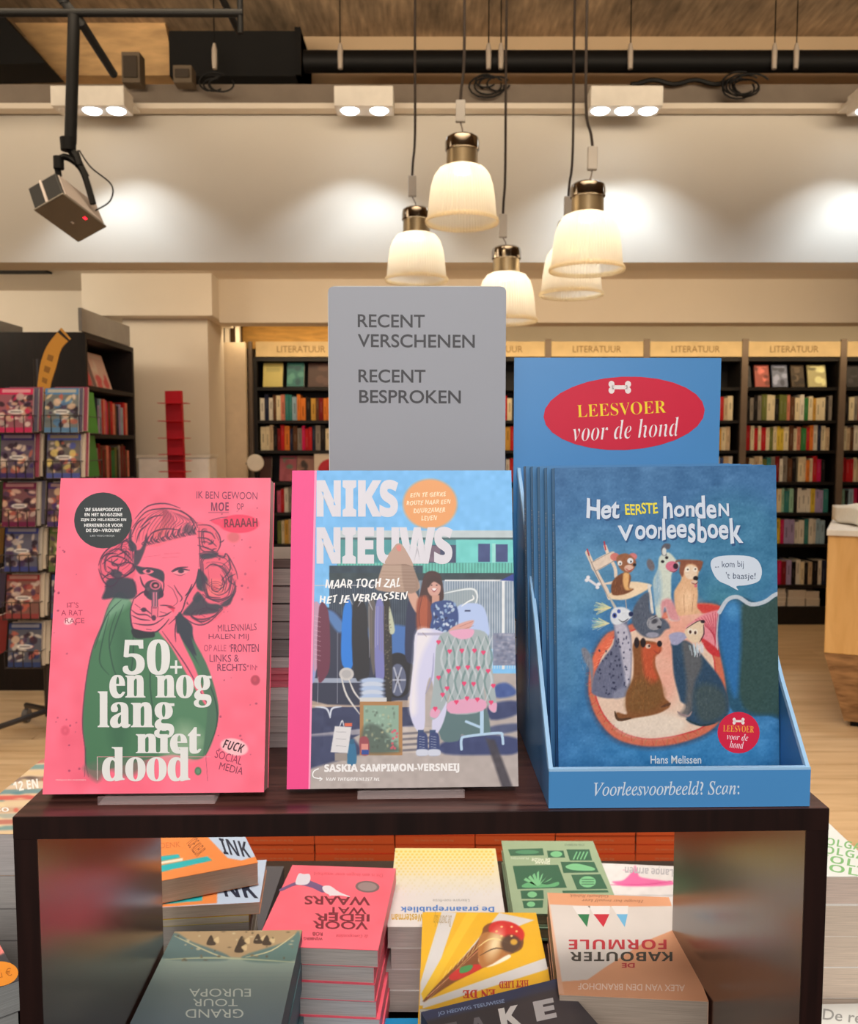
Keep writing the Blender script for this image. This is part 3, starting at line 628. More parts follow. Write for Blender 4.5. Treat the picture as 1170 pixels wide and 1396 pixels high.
row(5, 1, ['black', 'grey', 'black', 'grey', 'olive green', C_, C_, 'black', 'olive green', 'olive green', 'salmon', 'brown', C_, Wt, 'green', C_, 'ochre', C_, C_])
row(5, 2, ['red', C_, 'red', C_, 'red', C_, 'olive green', C_, 'yellow', 'yellow', C_, 'brown', C_, 'salmon', 'green', 'red', 'orange', Wt, 'navy', C_, 'beige', 'magenta'])
row(5, 3, ['brown', C_, 'beige', C_, 'olive green', 'teal', 'grey', 'dark red', Wt, 'grey', 'brown', 'black', C_, C_, 'orange', C_, 'red', 'magenta', 'black'])
row(5, 4, ['teal', C_, 'grey', 'navy', Wt, 'pale blue', 'orange', 'ochre', C_, 'mint', 'teal', 'mint', 'black', Wt, Wt, Wt, 'yellow', 'lilac', 'lilac'])
row(5, 5, ['pale blue', 'navy', C_, Wt, 'grey', 'pale blue', 'salmon', 'black', 'yellow', 'magenta', 'lilac', 'lilac', Wt, Wt, 'teal', Wt, Wt, 'pale blue'])
row(5, 6, ['black', Wt, 'navy', 'blue', Wt, Wt, 'black', 'blue', 'navy', 'magenta', 'dark red', 'lilac', 'black', Wt, C_, 'black', 'beige'])
row(6, 1, ['black', C_, 'grey', 'red', 'brown', C_, C_, 'orange', 'red', 'black'], x_to=0.42)
row(6, 2, [C_, 'beige', 'brown', Wt, 'olive green', C_, 'red', C_, 'black'], x_to=0.42)
row(6, 3, ['red', 'red', 'red', C_, 'beige', C_, 'dark red', C_], x_to=0.42)
row(6, 4, ['mint', 'black', 'pale blue', 'magenta', 'magenta', 'magenta', 'red', Wt], x_to=0.42)
for r, s in ((1, ['red', C_, 'navy']), (2, [C_, 'ochre', 'red']), (3, ['blue', Wt, 'red'])):
    row(2, r, s, x_from=0.42); row(4, r, [s[1], s[0], 'beige'], x_from=0.58)
# the hidden rows of the middle bookcases, one piece each
for u in (1, 2, 3, 4):
    m = MB()
    for r in range(1, 7):
        x = 0.045; xe = {2: 0.40, 4: 0.56}.get(u, PIT-0.05) if r in (1, 2, 3) else PIT-0.05
        while x < xe-0.04:
            w = random.uniform(0.024, 0.042); h = random.uniform(0.172, 0.205); m.box((X0+PIT*u+x, 7.03, SHZ[r]+0.0005), (X0+PIT*u+x+w-0.002, 7.18, SHZ[r]+h), PAL[random.choice(list(PAL))]); x += w
    tag(m.build('book_rows', 'far'), 'rows of book spines in the bookcase '+['', 'behind the grey sign at left', 'behind the grey sign and header', 'behind the left of the header', 'behind the right of the header'][u], 'books', kind='stuff')

# face-out books
def faceout(x, z, w, h, col, label, draw=None, y=7.05, tilt=14, t=0.02, group='face-out books in the back bookcases'):
    e = empty('book'); tag(e, label, 'book', group); th = math.radians(tilt)
    e.matrix_world = Matrix.Translation((x, y, z)) @ Matrix.Rotation(PI/2-th, 4, 'X')
    book_parts(e, w, h, t, col)
    if draw: a = Art(w, h, [(0, 0), (100, 0), (100, 150), (0, 150)], 4, col); draw(a); a.build(e, t)
def px7(x): return float(atY(x, 500, 7.0)[0])
z1 = SHZ[0]+0.001
def d_lines(col, n=5, y0=25, y1=110):
    def f(a):
        for i in range(n): a.rect(15, y0+(y1-y0)*i/n, 85, y0+(y1-y0)*i/n+4, col, 0.8)
    return f
def d_blob(c1, c2, seed):
    def f(a):
        r = random.Random(seed)
        for _ in range(7): a.ell(r.uniform(15, 85), r.uniform(25, 130), r.uniform(8, 26), r.uniform(8, 26), c1 if r.random() < 0.5 else c2, 0.8, 3)
        a.rect(15, 10, 85, 20, c2, 0.8)
    return f
faceout(px7(357), z1, 0.155, 0.197, (200, 186, 112), 'pale yellow book standing face-out on the top shelf of the left bookcase', d_lines((120, 120, 80), 4, 20, 60))
faceout(px7(390), z1, 0.135, 0.195, (48, 112, 112), 'teal book standing face-out on the top shelf of the left bookcase', d_blob((30, 74, 86), (84, 150, 140), 3), t=0.03)
faceout(px7(419), z1, 0.165, 0.197, (74, 52, 50), 'dark brown book standing face-out on the top shelf of the left bookcase', d_blob((60, 40, 44), (96, 70, 66), 5))
z4 = SHZ[3]+0.001
faceout(px7(351), z4, 0.09, 0.20, (70, 34, 32), 'dark brown book face-out behind the round white disc', None)
faceout(px7(378), z4, 0.135, 0.205, (168, 84, 100), 'dusty pink book standing face-out beside the round disc', d_blob((150, 70, 86), (96, 130, 106), 8))
faceout(px7(402), z4, 0.15, 0.205, (170, 122, 108), 'pinkish beige face-out book with black drawing', d_blob((40, 30, 30), (140, 100, 90), 9))
def d_red(a): a.ell(78, 90, 60, 62, (186, 30, 44)); a.ell(84, 80, 18, 22, (120, 16, 30), 0.8, 2)
faceout(px7(427), z4, 0.17, 0.222, (214, 200, 184), 'white book with big red dot, between grey sign and pink-spined book', d_red, y=7.01, tilt=6)
for px, w, c, lb, sd in ((1012, 15, (58, 56, 60), 'dark book with grey peak', 1), (1033, 19, (176, 92, 84), 'salmon red book', 2), (1057, 20, (120, 128, 156), 'grey blue book', 3), (1083, 17, (72, 58, 44), 'dark brown book', 4), (1106, 24, (188, 180, 132), 'speckled pale green book', 5), (1158, 18, (36, 30, 36), 'black book with white spot', 6)):
    faceout(px7(px), z1, w*7.09/1200, 0.18, c, f'{lb} face-out on the top shelf right of the blue header', d_blob(tuple(int(v*0.6) for v in c), tuple(min(255, int(v*1.3+20)) for v in c), sd))
# white flat piles on the low ledge
zz = SHZ[7]
for k, (px, w, n, hh) in enumerate(((1056, 27, 4, 0.036), (1086, 24, 2, 0.066), (1111, 19, 2, 0.06))):
    for j in range(n):
        m = MB(); ww = w*7.0/1200; m.box((0, 0, 0.0005), (ww, 0.2, 0.004), (224, 216, 206)); m.box((0.002, 0.002, 0.004), (ww-0.002, 0.198, hh-0.004), (206, 196, 184)); m.box((0, 0, hh-0.004), (ww, 0.2, hh-0.0005), (230, 222, 212))
        o = m.build('book', 'far'); o.location = (px7(px)+random.uniform(-.006, .006), 7.02, zz+j*hh); tag(o, f'white book lying {ORD[j]} from the bottom in the {["left", "middle", "right"][k]} pile on the lowest bookcase ledge', 'book', 'white books lying on the lowest ledge')

# round white disc on a stalk at the edge of the left bookcase
e = empty('round_mirror', loc=tuple(atY(348, 631, 6.55))); tag(e, 'round white disc on a short arm beside the left bookcase', 'mirror')
m = MB(); m.lathe([(0, -0.008), (0.058, -0.008), (0.064, 0.0), (0.058, 0.010), (0.0, 0.012)], n=28); o = m.build('disc', 'white_plastic', e, smooth=True); o.rotation_euler = (PI/2, 0, math.radians(12))
m = MB(); m.tube([(-0.06, 0.0, 0), (-0.075, 0.05, -0.005), (-0.10, 0.44, -0.005)], 0.008); m.build('arm', 'grey_metal', e, smooth=True)

# ================================================================== LEFT SIDE: low cabinet, red tower, gondola, comics spinner
m = MB(); a = atY(188, 620, 5.95); b = atY(285, 620, 5.95)
cb = empty('cabinet', loc=(a[0], 5.95, 0)); tag(cb, 'white low cabinet standing against the white pillar', 'cabinet')
wd = b[0]-a[0]; m.box((0, 0, 0.05), (wd, 0.22, a[2]-0.02)); m.build('body', mat('cabinet_white', (242, 240, 238), 0.5), cb, bevel=0.004)
m = MB(); m.box((-0.01, -0.01, a[2]-0.02), (wd+0.01, 0.23, a[2])); m.build('top_board', 'white_plastic', cb)
m = MB(); m.box((0.01, 0.01, 0), (wd-0.01, 0.2, 0.05)); m.build('plinth', 'grey_board', cb)
for i in range(2): m = MB(); m.box((0.01+i*wd/2, -0.016, 0.07), (wd/2-0.005+i*wd/2, -0.0005, a[2]-0.03)); m.build('door', 'cabinet_white', cb)
RED = (196, 10, 36)
rt = empty('book_tower', loc=(atY(246, 640, 5.5)[0], 5.5, 0)); tag(rt, 'narrow red steel book tower with thin side fins, by the white pillar', 'shelf')
mat('red_steel', RED, 0.45, 0, 0.03)
hz = float(atY(243, 533, 5.5)[2])
m = MB(); m.box((-0.05, -0.02, 0.02), (0.05, 0.02, hz)); m.build('column', 'red_steel', rt).rotation_euler = (0, math.radians(-1.0), 0)
m = MB(); m.box((-0.18, -0.15, 0.001), (0.18, 0.15, 0.02)); m.build('base_plate', 'red_steel', rt)
for y in (550, 574, 597, 619, 642): z = float(atY(243, y, 5.5)[2]); m = MB(); m.box((-0.105, -0.10, z-0.004), (0.075, 0.0-0.021, z)); m.build('shelf', 'red_steel', rt)
for k in range(5): z = 1.35-0.22*k; m = MB(); m.box((-0.1, -0.10, z-0.004), (0.08, -0.021, z)); m.build('shelf', 'red_steel', rt)

gd = empty('gondola_shelf', loc=(-1.97, 5.1, 0)); tag(gd, 'tall black double-sided shelf with pinkish books behind the comics rack', 'shelf')
GZ = 2.09
m = MB(); m.box((-0.95, 0, 0), (0, 0.03, GZ)); m.build('end_panel', 'end_black', gd)
m = MB(); m.box((-0.50, 0.03, 0), (-0.46, 0.80, GZ)); m.build('back_panel', 'end_black', gd)
m = MB(); m.box((-0.95, 0.80, 0), (0, 0.83, GZ)); m.build('end_panel', 'end_black', gd)
m = MB(); m.box((-0.46, 0.03, GZ-0.03), (0, 0.80, GZ)); m.build('top_board', 'end_black', gd)
GS = [1.79, 1.51, 1.235, 0.96, 0.69, 0.40, 0.12]
for z in GS: m = MB(); m.box((-0.46, 0.03, z-0.025), (0, 0.80, z)); m.build('shelf', 'end_black', gd)
gname = 'books in the black shelf behind the comics rack'
seqs = [None, ['brown', 'red', 'salmon', 'brown', 'navy', 'lilac', 'pale blue', 'red', 'salmon', 'pink', 'red'], ['green', 'green', 'olive green', 'black', 'grey', 'dark red', 'brown', 'dark red', 'brown', 'salmon', 'dark red'], ['red', 'brown', 'navy', 'red', 'beige', 'dark red', 'grey', 'brown']]
for r in (1, 2, 3):
    y = 0.05; k = 0
    for cn in seqs[r]*2:
        w = random.uniform(0.026, 0.045); h = random.uniform(0.17, 0.22)
        if y+w > 0.78: break
        spine_book(-1.97-0.03, 5.1+y+0, GS[r]+0.0005, w-0.0015, h, 0.15, cn, f'{cn} book, {ORD[k]} from the near end on the {ORD[r]} shelf behind the comics rack', '+x', gname); y += w; k += 1
for k, (yy, tw, c, lb) in enumerate(((0.10, 0.20, (186, 110, 110), 'pink'), (0.36, 0.26, (222, 186, 176), 'pale pink and white'))):
    e = empty('book'); tag(e, f'{lb} book leaning face-out on the top shelf behind the comics rack', 'book', gname)
    e.matrix_world = Matrix.Translation((-1.97-0.09, 5.1+yy, GS[0]+0.001)) @ Matrix.Rotation(PI/2, 4, 'Z') @ Matrix.Rotation(PI/2-0.3, 4, 'X')
    book_parts(e, tw, 0.23, 0.02, c); a_ = Art(tw, 0.23, [(0, 0), (100, 0), (100, 130), (0, 130)], 5, c); d_blob((210, 60, 70), (230, 210, 200), k+20)(a_); a_.build(e, 0.02)
m = MB(); m.box((-1.985, 5.05, GZ+0.001), (-1.965, 5.85, GZ+0.13)); tag(m.build('sign_board', 'grey_board'), 'blank grey sign board on top of the black shelf, right side', 'sign')
m = MB(); m.box((-2.70, 5.08, GZ+0.001), (-2.68, 5.88, GZ+0.13)); tag(m.build('sign_board', 'grey_board'), 'blank grey sign board on top of the black shelf, at the left edge', 'sign')

# spinner rack with comics
Ys = 4.3; scx = float(atY(58, 700, Ys)[0])
sp = empty('spinner_rack', loc=(scx, Ys, 0)); tag(sp, 'grey wire spinner rack on wheels holding comic magazines', 'rack')
mat('wire_grey', (70, 66, 66), 0.4, 0.6)
m = MB(); m.tube([(0, 0, 0.10), (0, 0, 1.86)], 0.02, n=12); m.build('pole', 'wire_grey', sp, smooth=True)
for k in range(4):
    w = PI/4+k*PI/2; m = MB(); m.tube([(0, 0, 0.13), (0.30*math.cos(w), 0.30*math.sin(w), 0.09)], 0.014, n=8); lg = m.build('foot', 'wire_grey', sp, smooth=True)
    m = MB(); c = (0.30*math.cos(w), 0.30*math.sin(w), 0.035); m.v = []; m.tube([(c[0]-0.014, c[1], c[2]), (c[0]+0.014, c[1], c[2])], 0.034, n=16); m.tube([(c[0], c[1], 0.05), (c[0], c[1], 0.09)], 0.01, n=6); m.build('wheel', mat('caster_grey', (110, 106, 104), 0.5), lg)
def wire_pocket(parent, x0, x1, y, z, d, R=0.0022):
    m = MB()
    for zz in (z+0.005, z+0.085): m.tube([(x0, y+d, zz), (x0, y, zz), (x1, y, zz), (x1, y+d, zz)], R, n=4)
    for t in (0.0, 0.25, 0.5, 0.75, 1.0): x = x0+(x1-x0)*t; m.tube([(x, y, z+0.085), (x, y, z+0.002), (x, y+d, z+0.002), (x, y+d, z+0.20)], R, n=4)
    m.build('wire_pocket', 'wire_grey', parent)
TY = [590, 652, 718, 779, 843, 909]
TZ = [float(atY(58, y, Ys-0.22)[2]) for y in TY]
CP = [((206, 40, 90), (240, 226, 214)), ((60, 46, 108), (226, 206, 190)), ((110, 30, 70), (230, 196, 176)), ((58, 66, 136), (222, 210, 190)), ((150, 60, 60), (226, 200, 180)), ((44, 60, 110), (214, 204, 190))]
CPR = [((84, 130, 176), (236, 206, 160)), ((74, 86, 168), (232, 206, 120)), ((70, 50, 110), (230, 190, 150)), ((90, 110, 60), (220, 190, 150)), ((60, 80, 130), (220, 196, 170)), ((120, 60, 90), (220, 196, 180))]
def comic_art(c1, c2, seed):
    def f(a):
        r = random.Random(seed); a.rect(0, 22, 100, 150, tuple(int(v*0.35+c1[i_]*.35) for i_, v in enumerate(c2)), 1); a.rect(0, 0, 100, 20, c1); a.rect(8, 4, 92, 15, c2, 0.6)
        for _ in range(40):
            c = r.choice([c1, c2, (226, 190, 160), (40, 28, 40), (54, 36, 50), (190, 100, 84), (206, 190, 180), (70, 50, 84)]); a.ell(r.uniform(5, 95), r.uniform(26, 130), r.uniform(4, 13), r.uniform(4, 15), c, 0.75, 1.2, r.uniform(0, 180))
        a.ell(50, 80, 24, 8, (236, 232, 226), 0.9, 1); a.rect(34, 77, 66, 83, (60, 50, 60), 0.5); a.rect(0, 134, 100, 150, c1, 0.8)
    return f
def comic(x, y, z, w, h, c, label, art=None, yaw=0.0, tilt=8):
    e = empty('comic'); tag(e, label, 'magazine', 'comics in the spinner rack')
    e.matrix_world = Matrix.Translation((scx, Ys, 0)) @ Matrix.Rotation(yaw, 4, 'Z') @ Matrix.Translation((x, y, z)) @ Matrix.Rotation(PI/2-math.radians(tilt), 4, 'X')
    book_parts(e, w, h, 0.012, c, (222, 212, 198), spine=c)
    if art: a = Art(w, h, [(0, 0), (100, 0), (100, 150), (0, 150)], 2.2, c); art(a); a.build(e, 0.012)
for t in range(6):
    z = TZ[t]
    for side, (xa, pal) in enumerate(((float(atY(4, 700, Ys-0.22)[0])-scx, CP), (float(atY(66, 700, Ys-0.22)[0])-scx, CPR))):
        wire_pocket(sp, xa-0.006, xa+0.165, -0.245, z-0.006, 0.075)
        for k in range(3):
            sd = ['left', 'right'][side]
            comic(xa+0.014*k+random.uniform(-.003, .003), -0.222+0.017*k, z+0.004*k, 0.155, 0.205, pal[t][0] if k == 0 else random.choice([(190, 180, 168), (206, 190, 170), (150, 70, 90), (96, 92, 110)]),
                  f'comic magazine with {["pink", "violet", "wine red", "blue", "brick red", "dark blue"][t] if side == 0 else ["sky blue", "violet blue", "purple", "olive", "steel blue", "mauve"][t]} heading, front of the {ORD[t]} pocket down in the {sd} column' if k == 0 else f'{["", "second", "third"][k]} comic in the {ORD[t]} pocket down of the {sd} column of the rack',
                  comic_art(*pal[t], t*7+side) if k == 0 else None)
    # side faces of the rack
    for yaw, nm in ((PI/2, 'right'), (-PI/2, 'left')):
        xa = -0.09
        comic(xa, -0.25, z, 0.155, 0.20, [(80, 150, 60), (70, 130, 60), (60, 90, 60), (150, 120, 60), (90, 90, 130), (160, 60, 70)][t], f'comic facing {nm} in the {ORD[t]} pocket down on the rack side', None, yaw, 6)
m = MB()
for t in range(6):
    for yaw in (PI/2, -PI/2):
        R = Matrix.Rotation(yaw, 4, 'Z'); x0, x1, y, z = -0.10, 0.075, -0.27, TZ[t]-0.006
        for zz in (z+0.005, z+0.085): m.tube([R @ Vector(p) for p in ((x0, y+0.06, zz), (x0, y, zz), (x1, y, zz), (x1, y+0.06, zz))], 0.0022, n=4)
        m.tube([R @ Vector(p) for p in ((x0, y, z+0.085), (x0, y, z+0.002), (x0, y+0.06, z+0.002), (0, 0, z+0.002))], 0.0022, n=4); m.tube([R @ Vector(p) for p in ((x1, y, z+0.085), (x1, y, z+0.002), (x1, y+0.06, z+0.002))], 0.0022, n=4)
    m.tube([(0, 0, TZ[t]-0.004), (float(atY(4, 700, Ys-0.22)[0])-scx+0.08, -0.17, TZ[t]-0.004)], 0.003, n=4); m.tube([(0, 0, TZ[t]-0.004), (float(atY(66, 700, Ys-0.22)[0])-scx+0.08, -0.17, TZ[t]-0.004)], 0.003, n=4)
m.build('side_wires', 'wire_grey', sp)
# orange curved card on top of the rack
sc_pts = [(84, 447, 97, 462), (66, 470, 84, 476), (57, 492, 77, 500), (53, 515, 70, 523), (52, 532, 68, 540), (58, 546, 66, 548)]
m = MB(); OR = (206, 146, 62); BK = (46, 36, 30)
P0 = [atY(a, b, Ys-0.12) for a, b, c, d in sc_pts]; P1 = [atY(c, d, Ys-0.12) for a, b, c, d in sc_pts]
P0 = spline([tuple(p) for p in P0], False, 6); P1 = spline([tuple(p) for p in P1], False, 6); n = len(P0)
for i in range(n-1):
    f = i/(n-1); c = BK if (0.02 < f < 0.06 or 0.10 < f < 0.13 or 0.70 < f < 0.73 or 0.76 < f < 0.79) else OR
    if f > 0.2 and f < 0.62 and i % 4 in (1, 2):
        for (u0, u1, cc) in ((0, 0.3, OR), (0.3, 0.7, (150, 104, 50)), (0.7, 1, OR)):
            m.quad(P0[i]*(1-u0)+P1[i]*u0, P0[i]*(1-u1)+P1[i]*u1, P0[i+1]*(1-u1)+P1[i+1]*u1, P0[i+1]*(1-u0)+P1[i+1]*u0, cc)
    else: m.quad(P0[i], P1[i], P1[i+1], P0[i+1], c)
o = m.build('curved_card', 'print'); md = o.modifiers.new('thickness', 'SOLIDIFY'); md.thickness = 0.006; tag(o, 'orange curved card strip with black bands rising from the comics rack', 'card')

# ================================================================== RIGHT: counter
ct = empty('counter'); tag(ct, 'light wooden service counter with faceted base at the right edge', 'counter')
xa, xb = 1.96, 3.4; yf, yb = 4.3, 5.2; zt, zm = float(atY(1130, 730, yf)[2]), float(atY(1130, 890, yf)[2])
TP = [(1.96, 4.3), (3.3, 3.72), (3.5, 5.2), (2.44, 5.25)]; BP = [(2.14, 4.44), (3.3, 3.95), (3.4, 5.0), (2.55, 5.05)]
m = MB(); m.prism(TP, zm, zt, 2); m.build('body', 'counter_wood', ct, bevel=0.004)
m = MB(); m.prism([(x+(x-2.8)*0.012, y+(y-4.6)*0.02) for x, y in TP], zt, zt+0.03, 2); m.build('worktop', 'white_plastic', ct, bevel=0.003)
m = MB(); m.v = [(x, y, zm-0.002) for x, y in TP]+[(x, y, 0.03) for x, y in BP]
for q in ((0, 3, 2, 1), (4, 5, 6, 7), (0, 1, 5, 4), (1, 2, 6, 5), (2, 3, 7, 6), (3, 0, 4, 7)): m.face(q, (170, 130, 90))
m.build('faceted_base', 'counter_grain', ct)
m = MB(); m.prism([(x+(2.85-x)*0.05, y+(4.6-y)*0.05) for x, y in BP], 0.0, 0.03, 2); m.build('kick_plate', 'black_steel', ct)
# soft white cushion/bag on top
bm = bmesh.new(); bmesh.ops.create_cube(bm, size=1); bmesh.ops.subdivide_edges(bm, edges=bm.edges[:], cuts=5, use_grid_fill=True)
for v in bm.verts:
    x, y, z = v.co; r = 1-0.35*(abs(x)*2)**3*0.5-0.1*(abs(y)*2)**3; v.co = (x*0.62, y*0.36, z*0.105*r+0.006*math.sin(x*21+y*9))
me = bpy.data.meshes.new('paper_bag'); bm.to_mesh(me); bm.free(); ca = me.color_attributes.new('Col', 'FLOAT_COLOR', 'POINT'); ca.data.foreach_set('color', np.tile(np.r_[lin((226, 220, 206)), 1], len(me.vertices)).astype(np.float32))
me.materials.append(MATS['paper']); me.polygons.foreach_set('use_smooth', [True]*len(me.polygons)); o = bpy.data.objects.new('paper_bag', me); COL.objects.link(o); o.location = (2.46, 4.50, zt+0.03+0.055); tag(o, 'soft white folded bag lying on the wooden counter', 'bag')

# ================================================================== DISPLAY TABLE, RISER BENCH
TBL = 0.76
tb = empty('display_table', loc=(0, 0.9, 0)); tag(tb, 'dark wooden display table under the small bench and the book piles', 'table')
m = MB(); m.box((-0.85, -0.42, TBL-0.03), (0.85, 0.515, TBL)); m.build('tabletop', 'dark_veneer', tb, bevel=0.002)
for x in (-0.80, 0.74):
    for y in (-0.38, 0.44): m = MB(); m.box((x, y, 0), (x+0.06, y+0.06, TBL-0.03)); m.build('leg', 'dark_veneer', tb)
BH = 1.1920; BL_ = np.array([-0.28908, 0.59268, 0]); BR_ = np.array([0.28460, 0.60749, 0]); BW = float(np.linalg.norm(BR_-BL_)); bu = (BR_-BL_)/BW; bb = np.array([-bu[1], bu[0], 0]); BD = 0.30
bn = empty('display_bench', frame(BL_+np.array([0, 0, TBL]), bu, bb, (0, 0, 1))); tag(bn, 'dark wooden bench-shaped riser carrying the three standing book displays', 'bench')
bh = BH-TBL; th = 0.016
woodmat('edge_dark', (20, 9, 8), (36, 18, 15), 0.45, 6.0, (14, 14, 1), 0.3)
woodmat('bench_top', (44, 22, 20), (96, 60, 52), 0.3, 5.0, (2, 26, 2), 0.5)  # lighter veneer copy, the lit look of the top put into its colour
m = MB(); m.box((0.0, 0.0012, bh-th), (BW, BD, bh)); tb_ = m.build('top_board', 'bench_top', bn)
m = MB(); m.box((0, 0, bh-th), (BW, 0.0011, bh-0.0002)); m.build('edge_band', 'edge_dark', tb_)
m = MB(); m.box((0, 0.0014, 0), (th, BD-0.0003, bh-th-0.0002)); sd_ = m.build('side_panel', 'dark_veneer_side', bn)
m = MB(); m.box((0, 0.0002, 0), (th, 0.0013, bh-th-0.0002)); m.build('edge_band', 'edge_dark', sd_)
m = MB(); m.box((BW-th, 0.0014, 0), (BW, BD-0.0003, bh-th-0.0002)); sd_ = m.build('side_panel', 'dark_veneer_side', bn)
m = MB(); m.box((BW-th, 0.0002, 0), (BW, 0.0013, bh-th-0.0002)); m.build('edge_band', 'edge_dark', sd_)

# clear acrylic book stands
glass('acrylic', (214, 196, 194), 0.06)
def stand(A, u, n, y, w, t, x0, x1, label):
    """a clear stand under a leaning book: lip in front, foot plate, back rest; local frame on the bench"""
    e = empty('book_stand', frame(np.array([A[0], A[1], BH]), u, np.array([-u[1], u[0], 0]), (0, 0, 1))); tag(e, label, 'stand')
    zb = A[2]-BH
    m = MB(); m.box((x0, -0.0062, 0.0005), (x1, 0.085, 0.0016)); m.build('foot_plate', 'acrylic', e)
    m = MB(); m.box((x0, -0.0078, 0.0012), (x1, -0.0062, 0.0068)); m.build('lip', 'acrylic', e)
    sl = math.tan(math.radians(13)); yb = t/math.cos(math.radians(13))+0.004
    m = MB(); m.v = [(x0+0.02, yb, 0.003), (x1-0.02, yb, 0.003), (x1-0.02, yb+0.003, 0.003), (x0+0.02, yb+0.003, 0.003), (x0+0.02, yb+0.15*sl, 0.153), (x1-0.02, yb+0.15*sl, 0.153), (x1-0.02, yb+0.003+0.15*sl, 0.153), (x0+0.02, yb+0.003+0.15*sl, 0.153)]
    for q in ((0, 3, 2, 1), (4, 5, 6, 7), (0, 1, 5, 4), (1, 2, 6, 5), (2, 3, 7, 6), (3, 0, 4, 7)): m.face(q, (220, 220, 220))
    m.build('back_rest', 'acrylic', e)
    return e

